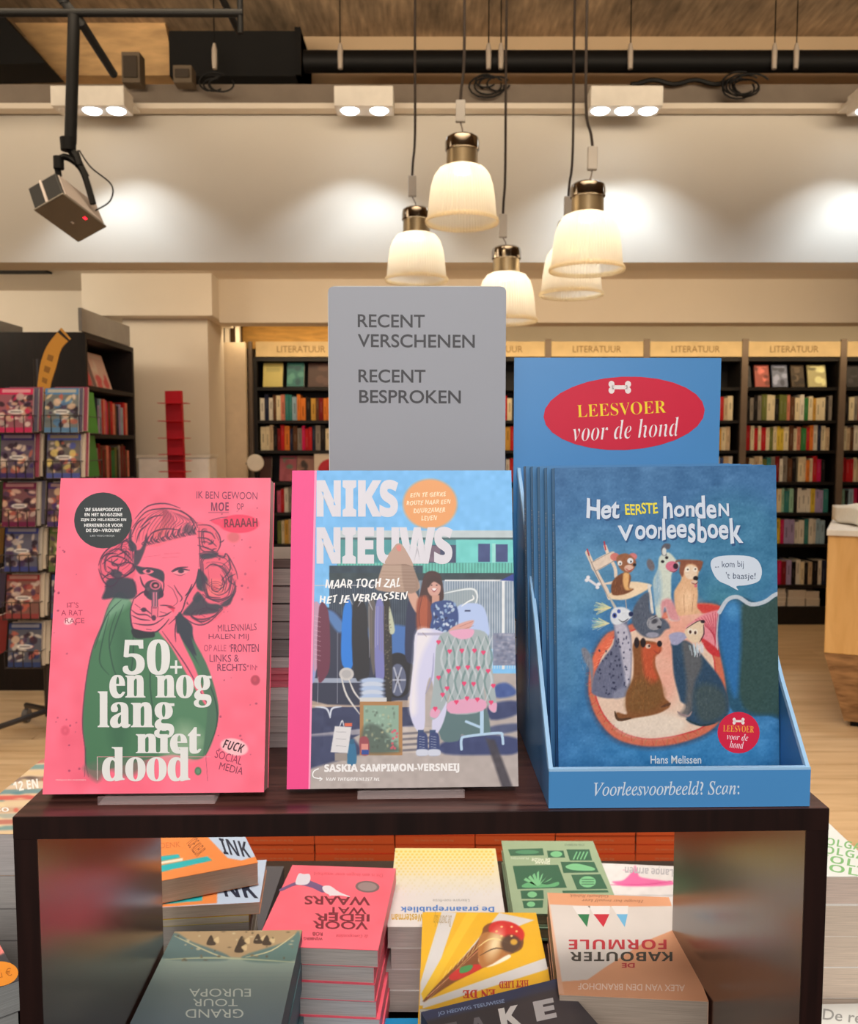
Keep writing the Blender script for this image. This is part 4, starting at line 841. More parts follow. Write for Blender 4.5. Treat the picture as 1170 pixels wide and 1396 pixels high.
# ------------------------------------------------------------------ pink book
PK = (252, 108, 134); INK = (60, 36, 62); GRN = (66, 118, 82); GD = (34, 66, 56); GLt = (130, 172, 142); DK = (44, 52, 66)
A, w, u, y, n = standing((58, 1083), (360, 1080), BH+0.0062, 13); l = 0.232; t = 0.021
e = empty('book', frame(A-n*t, u, y, n)); tag(e, 'pink book with drawn woman aiming a revolver, standing at the left of the bench', 'book')
book_parts(e, w, l, t, PK, (222, 192, 184))
stand(A, u, n, y, w, t, 0.042, 0.125, 'clear acrylic stand holding the pink book with the woman')
a = Art(w, l, corners(A, u, y, w, l), 0.9, PK)
def pink_art(a):
    rr = random.Random(4)
    a.noise(5, 60); a.noise(3, 18)
    F5 = (50, 640, 3.035); FC = (150, 680, 5.85)
    a.t(*F5)
    # coat
    coat = [(345, 505), (300, 560), (272, 640), (235, 730), (212, 830), (196, 950), (190, 1060), (200, 1150), (205, 1225), (260, 1245), (400, 1215), (560, 1180), (650, 1200), (700, 1180), (735, 1100), (752, 1000), (735, 900), (700, 800), (660, 740), (600, 640), (560, 560), (460, 640), (400, 560)]
    a.poly(coat, GRN, 1, 1.2)
    a.poly([(205, 1220), (250, 1290), (300, 1240), (380, 1270), (460, 1200)], (96, 110, 92), 0.8, 4)
    a.poly([(300, 560), (345, 515), (400, 530), (370, 570), (300, 620), (260, 700)], GLt, 0.7, 4)
    a.poly([(330, 640), (390, 690), (400, 900), (360, 1180), (300, 1100), (330, 860)], (44, 92, 66), 0.55, 8)
    a.poly([(480, 660), (560, 700), (700, 940), (720, 1060), (660, 1180), (560, 1100), (500, 900)], (84, 132, 98), 0.6, 10)
    a.poly([(600, 1050), (700, 1120), (640, 1190), (520, 1190)], (170, 190, 160), 0.6, 10)
    for p in ([(300, 600), (270, 720), (262, 800), (300, 850)], [(330, 590), (300, 700), (320, 830), (355, 880)], [(360, 560), (330, 640), (300, 740)], [(395, 600), (400, 760), (380, 900)], [(480, 700), (470, 900), (500, 1100)], [(350, 540), (300, 590), (268, 660), (240, 740)]): a.line(p, 1.6, GD, 0.8)
    # neck opening (skin)
    a.poly([(500, 655), (560, 600), (590, 610), (600, 700), (660, 830), (705, 980), (640, 880), (560, 740)], PK, 1, 1)
    a.poly([(575, 590), (640, 640), (650, 700), (700, 830), (700, 850), (640, 760), (590, 680)], DK, 1, 1)
    a.poly([(630, 680), (700, 800), (752, 980), (735, 1080), (690, 1180), (706, 1000), (690, 860), (640, 740)], (70, 110, 86), 1, 1)
    a.line([(520, 670), (570, 740), (630, 830), (700, 960)], 1.6, INK, .9); a.line([(700, 850), (740, 960), (745, 1060), (700, 1180)], 2, GD, .9)
    a.line(coat[:9]+[(215, 1270)], 1.4, INK, 0.7)
    a.line([(700, 1180), (708, 1290)], 1.2, INK, .6); a.line([(205, 1150), (198, 1270)], 1.2, INK, .6); a.ell(668, 1248, 14, 17, GRN); a.ell(668, 1248, 9, 11, (100, 140, 110)); 
    a.t(*FC)
    # hair masses
    hairL = [(175, 160), (120, 300), (20, 380), (-60, 440), (-95, 520), (-80, 620), (-20, 690), (40, 720), (60, 660), (180, 640), (215, 520), (240, 380), (210, 260)]
    a.poly(hairL, (236, 92, 118), 1, 1)
    a.poly([(-10, 640), (180, 640), (210, 760), (160, 800), (40, 790), (-60, 800), (-40, 730)], DK, 0.95, 1.5)
    hairR = [(680, 220), (760, 200), (850, 260), (885, 340), (870, 420), (935, 450), (1000, 560), (1015, 650), (990, 790), (920, 880), (850, 960), (740, 1000), (640, 960), (570, 930), (620, 860), (690, 740), (720, 560)]
    a.poly(hairR, (238, 94, 118), 1, 1)
    a.poly([(700, 560), (770, 620), (790, 700), (750, 740), (690, 700)], DK, 0.95, 1)
    a.poly([(640, 840), (720, 760), (780, 830), (860, 840), (900, 870), (840, 910), (740, 920), (660, 930), (580, 920)], DK, 0.9, 1.2)
    a.ell(840, 710, 88, 66, (248, 118, 118), 0.8, 3); a.ell(838, 712, 26, 20, (220, 70, 90), 0.6, 1)
    for k in range(4): a.line([(840+(14+18*k)*math.cos(q), 712+(11+14*k)*math.sin(q)) for q in np.linspace(k, k+4.6, 9)], 1.0, (150, 50, 80), .8)
    def curls(poly, nn, seed):
        r2 = random.Random(seed); xs = [p[0] for p in poly]; ys = [p[1] for p in poly]; k = 0
        while k < nn:
            x, yv = r2.uniform(min(xs), max(xs)), r2.uniform(min(ys), max(ys)); ins = False
            for i in range(len(poly)):
                (xa, ya), (xb, yb) = poly[i-1], poly[i]
                if (ya > yv) != (yb > yv) and x < (xb-xa)*(yv-ya)/(yb-ya)+xa: ins = not ins
            if not ins: continue
            q0 = r2.uniform(0, 6.28); R_ = r2.uniform(18, 60); a.line([(x+R_*math.cos(q0+q), yv+R_*.7*math.sin(q0+q)) for q in np.linspace(0, r2.uniform(.9, 2.2), 6)], r2.uniform(.7, 1.8), INK if r2.random() < .75 else (170, 56, 84), .8); k += 1
    curls(hairL, 8, 3); curls(hairR, 12, 4)
    def waves(poly, cs, seed):
        r2 = random.Random(seed)
        for (cx, cy), rng_ in cs:
            for sc_ in (.93, .84, .74, .63, .52, .40, .28):
                P_ = [(cx+(x-cx)*sc_+r2.uniform(-5, 5), cy+(yv-cy)*sc_+r2.uniform(-5, 5)) for x, yv in poly]; i0 = r2.randint(0, len(P_)-1); m_ = r2.randint(len(P_)//3, len(P_)*2//3); P_ = (P_+P_)[i0:i0+m_]
                a.line(P_, r2.uniform(1.0, 2.0), INK if r2.random() < .7 else (160, 50, 80), .75)
    waves([(190, 300), (120, 300), (20, 380), (-60, 440), (-95, 520), (-80, 620), (0, 650), (100, 640), (200, 560), (200, 430)], [((60, 480), 0), ((90, 440), 0)], 5)
    waves([(700, 220), (760, 200), (850, 260), (885, 340), (860, 420), (790, 430), (715, 400)], [((790, 320), 0)], 6)
    waves([(720, 480), (800, 430), (935, 450), (1000, 560), (1015, 650), (980, 790), (880, 840), (780, 800), (740, 700)], [((860, 640), 0), ((840, 700), 0)], 8)
    waves([(640, 940), (700, 870), (800, 850), (900, 860), (850, 950), (740, 1000)], [((760, 920), 0)], 9)
    for pts in ([(160, 240), (200, 300), (190, 420), (150, 380)], [(40, 560), (100, 600), (60, 640), (0, 600)], [(720, 440), (860, 430), (830, 470), (740, 480)], [(880, 850), (960, 780), (1000, 700), (960, 840)], [(700, 740), (730, 780), (700, 830), (660, 800)]): a.poly(pts, DK, .85, 1)
    # face
    face = [(250, 390), (330, 370), (470, 340), (600, 310), (690, 290), (712, 420), (705, 560), (680, 660), (610, 790), (560, 900), (500, 940), (420, 860), (300, 760), (230, 660), (205, 560), (225, 470)]
    a.poly(face, (254, 112, 138), 1, 0.8)
    a.poly([(205, 170), (300, 90), (430, 70), (560, 80), (650, 140), (700, 200), (690, 290), (640, 285), (560, 320), (460, 345), (380, 380), (300, 380), (280, 420), (245, 480), (215, 530), (180, 500), (205, 420), (170, 300)], (244, 104, 126), 1, 0.8)
    a.poly([(400, 90), (440, 100), (470, 210), (440, 290), (350, 310), (370, 240), (420, 190)], (206, 84, 90), 0.65, 5)
    a.poly([(200, 420), (245, 400), (300, 300), (280, 400), (240, 500), (215, 530), (190, 520)], DK, 0.85, 1)
    a.poly([(575, 250), (620, 195), (670, 240), (672, 285), (640, 280), (600, 270)], DK, 0.6, 2)
    for k in range(30):   # fringe combed back from the brow to the crown
        f = k/29; ex, ey = 686-400*f, 284+92*f**1.1; ln_ = 60+34*math.sin(k*1.7); a.line([(ex, ey), (ex-16-14*f, ey-ln_*.45), (ex-20+20*(1-f), ey-ln_)], 2.6 if k % 3 == 0 else 1.5, INK, 0.8)
    for k in range(16):   # long strands from the parting
        f = k/15; a.line([(430+12*k-60*f, 78+3*k), (300+26*k, 130+4*k), (215+31*k, 250-4*k), (200+30*k, 330-8*k+20*math.sin(k))], 1.1, INK if k % 2 else (150, 50, 80), 0.6)
    for k in range(9): a.line([(420+4*k, 90), (425+10*k, 150), (400+16*k, 240)], 1.1, (130, 44, 70), .6)
    for p in ([(200, 160), (300, 60), (440, 38), (560, 75)], [(180, 230), (280, 110), (400, 80), (540, 90), (660, 160), (700, 230)], [(240, 230), (330, 150), (420, 130)], [(300, 330), (340, 270), (440, 240), (560, 250)], [(170, 300), (215, 200), (280, 150)], [(210, 350), (240, 260), (320, 190)], [(560, 90), (640, 150), (690, 250)], [(690, 210), (800, 215), (870, 290), (880, 370), (850, 430)], [(700, 260), (800, 270), (840, 320)], [(700, 310), (780, 320), (850, 380)], [(700, 370), (790, 400), (850, 430)], [(710, 440), (800, 420), (900, 470), (930, 440), (1000, 560), (1020, 640)], [(720, 480), (760, 440), (860, 470)], [(760, 560), (820, 520), (900, 560), (950, 640)], [(720, 560), (740, 640), (800, 700)], [(940, 450), (960, 560), (890, 650)], [(1000, 600), (940, 640), (1010, 700)], [(985, 640), (1000, 740), (930, 850)], [(740, 760), (800, 800), (900, 800), (980, 760)], [(570, 930), (680, 1000), (780, 990), (900, 880)], [(600, 900), (700, 960), (820, 940), (900, 860)], [(760, 840), (790, 880), (860, 890)], [(650, 930), (720, 980), (800, 960)], [(890, 540), (960, 480)], [(770, 720), (790, 780), (880, 790)]): a.line(p, 1.9, INK, 0.85)
    for p in ([(180, 300), (90, 350), (10, 380), (-60, 450), (-90, 530)], [(190, 400), (120, 330), (90, 400), (150, 460)], [(0, 420), (70, 400), (150, 460), (180, 500)], [(-60, 520), (20, 460), (100, 470), (180, 520)], [(-80, 590), (0, 640), (120, 620), (200, 560)], [(60, 560), (110, 510), (180, 520), (190, 570), (120, 610), (70, 580)], [(-30, 490), (60, 530), (60, 590)], [(-60, 640), (0, 600), (60, 640)], [(-40, 700), (30, 690), (70, 640)], [(40, 460), (130, 420), (160, 450)], [(180, 640), (200, 700), (215, 760)], [(-90, 560), (-50, 660), (20, 720)], [(-20, 540), (30, 580), (20, 620)], [(-70, 480), (-20, 440), (60, 440)]): a.line(p, 1.9, INK, 0.9)
    for p in ([(160, 330), (200, 380), (200, 440)], [(60, 480), (20, 510)], [(150, 370), (180, 400)]): a.line(p, 4, DK, .85)
    # left shaded eye, right eye, brows
    a.poly([(200, 530), (260, 545), (340, 550), (425, 580), (430, 660), (380, 640), (330, 620), (290, 600), (240, 600), (205, 560)], DK, 0.95, 0.8)
    a.poly([(262, 575), (300, 560), (350, 578), (320, 598), (280, 596)], (240, 120, 140), 1, .5); a.ell(306, 576, 18, 14, INK); a.line([(250, 570), (300, 552), (356, 576)], 1.6, INK)
    a.line([(490, 580), (540, 553), (620, 545)], 2.2, INK); a.poly([(500, 585), (545, 568), (590, 562), (632, 572), (590, 600), (540, 602)], (250, 140, 154), 1, .5); a.ell(566, 578, 24, 15, INK); a.line([(498, 584), (550, 560), (634, 570)], 2.4, INK); a.line([(510, 598), (560, 612), (600, 598)], 1, INK, .7)
    for p in ([(270, 465), (400, 450)], [(420, 470), (550, 462)], [(430, 440), (560, 432)]): a.line(p, 0.8, (200, 70, 100), .8)
    a.line([(512, 690), (540, 740), (575, 790), (560, 820)], 1.6, INK); a.line([(655, 680), (630, 740), (600, 775)], 2.2, INK); a.line([(430, 660), (425, 700)], 1.3, INK); a.line([(460, 690), (500, 720), (520, 760), (540, 820), (500, 860)], 1.0, INK, .8)
    a.poly([(440, 870), (480, 850), (515, 870), (500, 910), (460, 900)], (226, 50, 84), 1, 1); a.line([(430, 880), (470, 868), (520, 872)], 1.3, INK)
    a.line([(240, 620), (260, 680), (290, 720)], 2.4, INK); a.line([(705, 560), (685, 660), (610, 790), (570, 900), (470, 1000)], 1.8, INK); a.line([(712, 300), (716, 420), (712, 540)], 1.4, INK, .7)
    # neck shadow
    a.poly([(550, 905), (600, 960), (640, 1050), (660, 1150), (690, 1250), (640, 1200), (580, 1080), (530, 1060)], DK, 1, 1); a.line([(540, 920), (520, 1040), (525, 1140)], 1.6, INK)
    # hand and revolver
    hand = [(190, 800), (260, 745), (300, 750), (330, 830), (400, 850), (470, 870), (505, 915), (470, 960), (430, 1010), (370, 1060), (300, 1065), (220, 1050), (180, 1030), (165, 950), (165, 880)]
    a.poly(hand, (255, 118, 142), 1, .7)
    a.line(hand[:3], 2.0, INK); a.line(hand[0:1]+[(165, 880), (165, 950), (180, 1030), (220, 1050), (300, 1065), (370, 1060), (430, 1010), (470, 960)], 2.4, INK)
    for p in ([(170, 885), (220, 920), (290, 925), (330, 950)], [(175, 930), (240, 960), (320, 970)], [(185, 990), (260, 1005), (350, 1000), (430, 950)], [(240, 880), (290, 890), (330, 920)], [(200, 840), (240, 870)], [(390, 940), (440, 930), (490, 900)], [(400, 900), (450, 915)], [(290, 1040), (330, 1045)]): a.line(p, 2.0, INK, .9)
    a.ell(270, 885, 22, 18, INK, .9)
    a.poly([(175, 1040), (300, 1068), (350, 1060), (355, 1100), (300, 1110), (200, 1110)], (30, 36, 44), 1, .8)
    a.ell(350, 745, 74, 66, DK, .95); a.ell(345, 700, 68, 52, (70, 56, 72)); a.ell(362, 690, 44, 36, (214, 100, 126)); a.ell(362, 690, 31, 25, (40, 30, 44)); a.ell(364, 692, 16, 12, (224, 110, 130))
    a.ell(290, 750, 20, 26, INK); a.ell(410, 760, 18, 28, INK); a.ell(305, 720, 14, 16, (90, 70, 84)); a.rect(332, 740, 384, 862, (90, 66, 84)); a.rect(342, 745, 356, 860, (200, 110, 134)); a.rect(366, 745, 374, 860, (220, 130, 150)); a.rect(330, 862, 386, 950, (236, 110, 134)); a.line([(332, 862), (332, 950)], 2, INK); a.line([(384, 862), (380, 940)], 2, INK); a.ell(350, 950, 18, 22, INK, .9); a.line([(340, 870), (372, 870)], 2.5, INK)
    a.line([(400, 850), (440, 850), (500, 860)], 1.6, INK); a.line([(400, 620), (430, 680), (420, 760)], 1.6, INK)
    # spatters and stains
    a.t(*F5)
    for _ in range(60):
        x, yy = (rr.uniform(60, 180), rr.uniform(300, 1250)) if rr.random() < .35 else (rr.uniform(740, 920), rr.uniform(140, 1230)); r_ = rr.uniform(1.5, 5); a.ell(x, yy, r_, r_*rr.uniform(.7, 1.2), (140, 50, 84), rr.uniform(.5, .9), .5)
    a.ell(905, 872, 19, 21, (168, 50, 74), .85, 1); a.ell(903, 868, 8, 10, (206, 70, 90), .7, 1); a.ell(118, 1080, 16, 18, (206, 60, 90), .7, 2); a.ell(118, 1080, 9, 10, (240, 100, 124), .8, 2)
    a.ell(815, 280, 26, 22, (214, 96, 104), .9, 2); a.ell(838, 225, 82, 38, (238, 48, 90), 1, .8); a.poly([(765, 205), (718, 212), (765, 235)], (238, 60, 98), 1, .6); a.line([(716, 212), (750, 202), (790, 196)], 1, INK, .8)
    a.ell(818, 1148, 58, 34, (250, 190, 196), 1, 1, 14); a.ell(134, 628, 20, 13, (250, 214, 214), .9, 1, -20); a.line([(712, 178), (795, 178)], 1.6, (110, 40, 70), smooth=False)
    # lettering
    a.disc(275, 211, 120, 116, (38, 46, 48), z=0)
    for s_, yy, hw in (("'DE SAARPODCAST'", 166, 78), ('EN HET MAGAZINE', 187, 78), ('ZIJN ZO HILARISCH EN', 209, 94), ('HERKENBAAR VOOR', 231, 80), ("DE 50+-VROUW!'", 252, 72)):
        a.text(s_, 277-hw, yy-7, 277+hw, yy+7, (232, 232, 230), 'boldit' if 'SAAR' in s_ else 'bold', 0.012, z=3)
    a.text('LIES VISSCHEDIJK', 222, 271, 324, 280, (190, 196, 196), z=3)
    HW = (126, 44, 80)
    def hw(s_, x0, y0, x1, y1, st='sans', off=0.0, rot=0, col=HW): a.text(s_, x0, y0, x1, y1, col, st, off, rot, 3, 0.12)
    hw('IK BEN GEWOON', 662, 92, 914, 122, rot=1); hw('MOE', 722, 136, 795, 172, st='bold'); hw('OP', 828, 140, 857, 166); hw('RAAAAH', 776, 203, 914, 238, 'bold', col=(120, 20, 50), rot=-2)
    hw("IT'S", 126, 550, 174, 572, col=(176, 56, 90)); hw('A RAT', 102, 582, 190, 604, col=(176, 56, 90)); hw('RACE', 118, 615, 198, 636, col=(160, 56, 84))
    hw('MILLENNIALS', 750, 640, 910, 668, rot=-2); hw('HALEN MIJ', 712, 680, 878, 708); hw('OP ALLE', 692, 725, 785, 752, col=(170, 60, 96)); hw('FRONTEN', 804, 722, 920, 756, off=.012); hw('LINKS &', 716, 766, 838, 796); hw('RECHTS', 748, 804, 868, 834, off=.01); hw('IN', 884, 808, 908, 830, col=(176, 60, 96))
    hw('FUCK', 772, 1126, 860, 1164, 'boldit', 0, 16, (70, 30, 44)); hw('SOCIAL', 738, 1174, 852, 1208, rot=16, col=(150, 44, 80)); hw('MEDIA', 756, 1222, 856, 1252, rot=14, col=(130, 44, 74))
    TW = (226, 226, 222)
    # high contrast didone-like title
    for k, (s_, b) in enumerate((('50', (360, 703, 549, 850)), ('en nog', (305, 850, 721, 985)), ('lang', (257, 918, 567, 1112)), ('niet', (415, 1056, 679, 1176)), ('dood', (275, 1148, 633, 1290)))):
        for q, dx in enumerate((-3.6, 0, 3.6)): a.text(s_, b[0]+dx, b[1], b[2]+dx, b[3], TW, 'serif', 0.0, z=4+k*1.5+q*.4)
    a.text('+', 553, 790, 602, 846, TW, 'sans', 0.004, z=4)
    a.band(250, 1190, 253, 1285, (214, 196, 190), 2); a.band(250, 1188, 720, 1190, (226, 150, 160), 2)
    a.text('MARJAN EN ANDEREN', 80, 1281, 204, 1290, (250, 200, 206), z=2)
pink_art(a); a.build(e, t)

# ------------------------------------------------------------------ photo-cover book with pink spine
A, w, u, y, n = standing((391, 1076), (707, 1072), BH+0.0062, 13.5); l = 0.238; t = 0.017; MG = (238, 64, 136)
e = empty('book', frame(A-n*t, u, y, n)); tag(e, 'blue-sky photo cover book with magenta spine, standing in the middle of the bench', 'book')
book_parts(e, w, l, t, (40, 50, 80), (206, 200, 196), spine=MG)
stand(A, u, n, y, w, t, 0.052, 0.130, 'clear acrylic stand holding the book with the magenta spine')
a = Art(w, l, corners(A, u, y, w, l), 0.85, (110, 184, 238))
def niks_art(a):
    rr = random.Random(11); T = (415, 640, 3.966); a.t(*T); D = 793  # D shifts the lower crop
    SKY = (112, 184, 240)
    a.G[:] = SKY; a.G += ((a.Y-640)/430*18)[..., None]*np.array([.8, .4, -.2]); a.noise(2.5, 50)
    # building
    a.rect(180, 372, 1150, 560, (66, 150, 156)); a.rect(180, 330, 1150, 374, (186, 200, 204)); a.rect(180, 368, 1150, 380, (60, 90, 96)); a.rect(820, 380, 1150, 505, (108, 204, 200))
    a.rect(660, 408, 820, 508, (52, 62, 96)); a.rect(668, 412, 735, 500, (110, 90, 110)); a.rect(940, 402, 1004, 500, (52, 70, 124)); a.rect(1034, 405, 1100, 500, (50, 66, 120)); a.rect(1015, 400, 1034, 505, (150, 220, 212))
    a.rect(180, 380, 400, 500, (64, 140, 142)); a.rect(230, 390, 300, 500, (84, 150, 150), .8)
    a.rect(180, 505, 1150, 570, (100, 190, 176))
    for i in range(60): a.line([(180+i*16.5, 508), (180+i*16.5, 568)], 1.1, (52, 120, 112), .8, False, False)
    a.rect(135, 520, 640, 780, (34, 58, 74)); a.rect(135, 560, 1150, 620, (38, 58, 66)); a.rect(600, 600, 1150, 870+100, (120, 140, 162)); a.rect(135, 600, 620, 980, (40, 56, 76))
    for i in range(42): a.line([(140+i*12, 600), (140+i*12, 860)], 0.7, (86, 104, 116), .7, False, False)
    for i in range(30): a.line([(760+i*13.5, 600), (760+i*13.5, 1075)], 1.2, (214, 220, 224), .75, False, False)
    a.rect(760, 596, 1130, 604, (222, 224, 226)); a.rect(1068, 600, 1082, 1080, (226, 230, 232)); a.poly([(1060, 600), (1130, 565), (1160, 565), (1160, 605)], (36, 60, 150), 1, .5, False)
    a.rect(1020, 885, 1150, 1060, (126, 134, 160)); 
    for _ in range(80): a.ell(rr.uniform(1030, 1145), rr.uniform(890, 1050), rr.uniform(5, 14), rr.uniform(4, 10), rr.choice([(170, 172, 190), (96, 104, 130), (140, 140, 160)]), .6, 1)
    # ground
    a.rect(15, D+310, 1160, D+960, (176, 166, 162)); a.rect(15, D+270, 560, D+480, (50, 56, 82)); a.rect(15, D+335, 330, D+368, (150, 160, 186))
    a.poly([(15, D+500), (300, D+470), (600, D+470), (620, D+600), (300, D+640), (15, D+780)], (48, 56, 92), 1, 1, False); a.poly([(15, D+640), (300, D+610), (620, D+590), (600, D+620), (300, D+640), (15, D+660)], (160, 156, 166), .9, 1, False)
    a.poly([(15, D+650), (250, D+640), (330, D+740), (150, D+790), (15, D+830)], (54, 62, 98), 1, 2, False)
    a.poly([(740, D+690), (900, D+640), (1150, D+660), (1150, D+740), (1000, D+750), (760, D+745)], (52, 64, 110), 1, 2); a.poly([(1000, D+480), (1150, D+460), (1150, D+530), (1010, D+560)], (48, 60, 104), 1, 2); a.poly([(1000, D+600), (1150, D+580), (1150, D+620), (1010, D+640)], (60, 72, 112), .9, 2)
    a.poly([(1030, D+380), (1090, D+360), (1145, D+400), (1130, D+430), (1040, D+440)], (60, 86, 150), 1, 2); a.rect(15, D+455, 600, D+492, (196, 172, 150), .8); a.rect(530, D+600, 720, D+740, (196, 184, 176), .9)
    for k in range(4): a.poly([(530, D+630+k*30), (700, D+620+k*30), (700, D+632+k*30), (530, D+642+k*30)], (90, 88, 100), .8, 1, False)
    a.poly([(980, D+660), (1030, D+670), (1140, D+960), (1080, D+960)], (60, 56, 66), .9, 2, False); a.noise(4, 7)
    # car
    a.poly([(60, 760), (140, 750), (260, 840), (330, 900), (560, 900), (580, 1000), (560, D+440), (15, D+450), (15, 900)], (40, 46, 70), 1, 1); a.poly([(110, 770), (160, 770), (220, 850), (180, 880)], (84, 130, 190), .9, 2); a.rect(15, D+335, 330, D+360, (150, 160, 180))
    a.poly([(330, 860), (560, 850), (575, 960), (540, 1030), (440, 1010)], (62, 110, 178), 1, 2); a.ell(505, D+320, 88, 122, (20, 20, 30)); a.ell(505, D+345, 46, 88, (90, 98, 126)); a.ell(505, D+345, 14, 28, (30, 30, 40))
    for k in range(6): q = k*PI/3; a.line([(505, D+345), (505+40*math.cos(q), D+345+76*math.sin(q))], 2.2, (180, 184, 200), .9, False, False)
    # clothes on racks
    a.line([(25, 628), (560, 625)], 1.0, (200, 196, 200), 1, False, False)
    for pts, c in (([(25, 735), (60, 740), (80, 800), (60, D+325), (25, D+325)], (150, 156, 204)), ([(45, 740), (95, 760), (90, D+200), (50, D+290)], (190, 150, 176)), ([(80, 745), (130, 770), (140, D+240), (115, D+330), (70, D+330)], (104, 40, 66)),
                   ([(215, 740), (255, 730), (262, D+265), (205, D+262), (200, 900)], (28, 122, 216)), ([(262, 740), (330, 730), (345, 900), (350, D+320), (270, D+320)], (28, 28, 36)), ([(345, 730), (385, 735), (380, D+310), (355, D+200)], (96, 90, 88)), ([(385, 735), (430, 740), (435, D+320), (385, D+325)], (120, 122, 184)), ([(430, 720), (465, 730), (475, D+420), (440, D+420)], (42, 38, 36)), ([(460, 740), (490, 870), (460, 880)], (190, 196, 170)), ([(560, 720), (610, 735), (600, 1020), (545, 1010)], (32, 40, 74))):
        a.poly(pts, c, 1, .8)
    for k in range(10): a.line([(55, 790+k*26), (88, 800+k*26)], 1.0, (232, 200, 210), .8, False)
    for k in range(9): a.line([(350+k*12, 740), (352+k*11, D+rr.uniform(150, 290))], 1.2, rr.choice([(200, 200, 210), (60, 60, 70), (130, 110, 100)]), .7)
    for _ in range(40): a.ell(rr.uniform(436, 470), rr.uniform(760, D+400), 4, 4, (120, 110, 90), .6)
    for p in ([(30, 650), (50, 690), (25, 720)], [(200, 720), (235, 690), (260, 730)], [(290, 740), (330, 690), (370, 760)], [(180, D+90), (178, D+470)], [(75, D+330), (72, D+470)]): a.line(p, 1.6, (190, 190, 200), .9)
    for p in ([(60, D+490), (120, D+500), (140, D+550)], [(140, D+550), (150, D+500), (200, D+490)]): a.line(p, 2.6, (206, 212, 226), 1)
    # chair, jeans pile, framed picture, bits
    a.ell(228, D+313, 40, 35, (196, 192, 190)); a.line([(200, D+330), (230, D+430), (300, D+530)], 2.6, (214, 210, 206)); a.line([(240, D+340), (270, D+410), (310, D+460)], 2.4, (214, 210, 206)); a.ell(228, D+313, 26, 22, (170, 168, 170), .8)
    for k in range(5): a.ell(368, D+350+k*22, 66-2*(k % 2), 18, (170+(k % 2)*24, 190+(k % 2)*14, 222), 1, .8); a.line([(306, D+358+k*22), (360, D+364+k*22), (430, D+356+k*22)], 1, (110, 130, 170), .8)
    a.rect(300, D+440, 445, D+468, (206, 206, 206)); a.rect(300, D+462, 530, D+752, (170, 124, 76)); a.rect(320, D+482, 510, D+735, (138, 168, 150)); a.poly([(320, D+600), (400, D+590), (500, D+700), (505, D+735), (320, D+735)], (78, 92, 84), .85, 3)
    for _ in range(60): a.ell(rr.uniform(330, 500), rr.uniform(490, 720)+D, rr.uniform(3, 9), rr.uniform(3, 9), rr.choice([(168, 200, 182), (100, 120, 104), (196, 190, 150), (70, 80, 72)]), .6, 1)
    for _ in range(10): a.ell(rr.uniform(470, 505), rr.uniform(590, 720)+D, 7, 7, (220, 84, 104), .8)
    a.poly([(300, D+660), (345, D+660), (348, D+745), (305, D+745)], (150, 70, 80), 1, 1); a.rect(308, D+690, 345, D+735, (214, 140, 130)); a.rect(310, D+722, 348, D+748, (40, 74, 150)); a.poly([(240, D+690), (275, D+690), (280, D+795), (232, D+795)], (44, 110, 150), 1, 1); a.rect(246, D+665, 270, D+692, (40, 96, 130))
    a.poly([(165, D+595), (255, D+600), (235, D+742), (142, D+735)], (216, 214, 216), 1, .6, False); a.rect(218, D+578, 258, D+596, (220, 100, 70)); a.rect(165, D+740, 232, D+782, (150, 140, 134)); a.line([(190, D+600), (205, D+565), (215, D+600)], 1.6, (220, 220, 226))
    for k in range(3): a.line([(172, D+625+k*38), (225, D+628+k*38)], 1, (120, 120, 130), .8, False)
    # hanging white shirt and stand on the right
    a.poly([(750, 665), (910, 640), (940, 680), (930, 740), (850, 760), (790, 740)], (150, 164, 170), .8, 1); a.line([(755, 670), (900, 645), (935, 680), (925, 730)], 2.6, (226, 232, 234)); a.poly([(830, 740), (900, 722), (970, 745), (1000, 860), (985, 905), (900, 870), (850, 880), (825, 800)], (176, 196, 236), 1, .8); a.line([(850, 740), (885, 715), (915, 700), (910, 680)], 2.2, (236, 238, 238)); a.rect(868, 760, 898, 768, (40, 50, 90))
    a.poly([(740, D+500), (960, D+480), (1005, D+600), (990, D+640), (890, D+650), (850, D+640), (830, D+675), (740, D+665)], (88, 116, 120), 1, 1); a.rect(950, D+470, 970, D+640, (176, 206, 232))
    for p in ([(850, D+720), (850, D+665), (880, D+650), (1050, D+632), (1070, D+650), (1075, D+690)], [(875, D+570), (950, D+600)]): a.line(p, 3.6, (176, 206, 232), 1, True, False)
    # person: hair, face, raised arm with bag, blouse, trousers, shoes
    a.poly([(555, 665), (600, 660), (640, 760), (600, 770)], (206, 160, 140), 1, .8)
    a.poly([(500, 400), (540, 420), (600, 560), (612, 655), (400, 655), (400, 590), (440, 480), (480, 430)], (176, 148, 130), 1, .8); a.poly([(530, 430), (605, 570), (612, 655), (540, 650)], (152, 124, 108), 1, 1)
    for k in range(20): a.line([(420, 480+k*9), (600, 484+k*9)], 0.7, rr.choice([(150, 124, 108), (196, 172, 156)]), .5, False, False)
    a.ell(512, 425, 16, 14, (214, 120, 110), .9)
    a.poly([(650, 570), (690, 548), (735, 570), (750, 640), (752, 700), (720, 740), (700, 830), (660, 880), (615, 870), (610, 760), (630, 650)], (66, 36, 34), 1, .8)
    a.poly([(615, 700), (660, 690), (700, 760), (690, 850), (670, 885), (615, 880), (605, 800)], (150, 70, 46), 1, 2)
    for k in range(12): a.line([(640+k*4, 680), (620+k*7, 780), (630+k*5, 870)], 1.0, rr.choice([(196, 100, 60), (110, 48, 36), (80, 36, 30)]), .7)
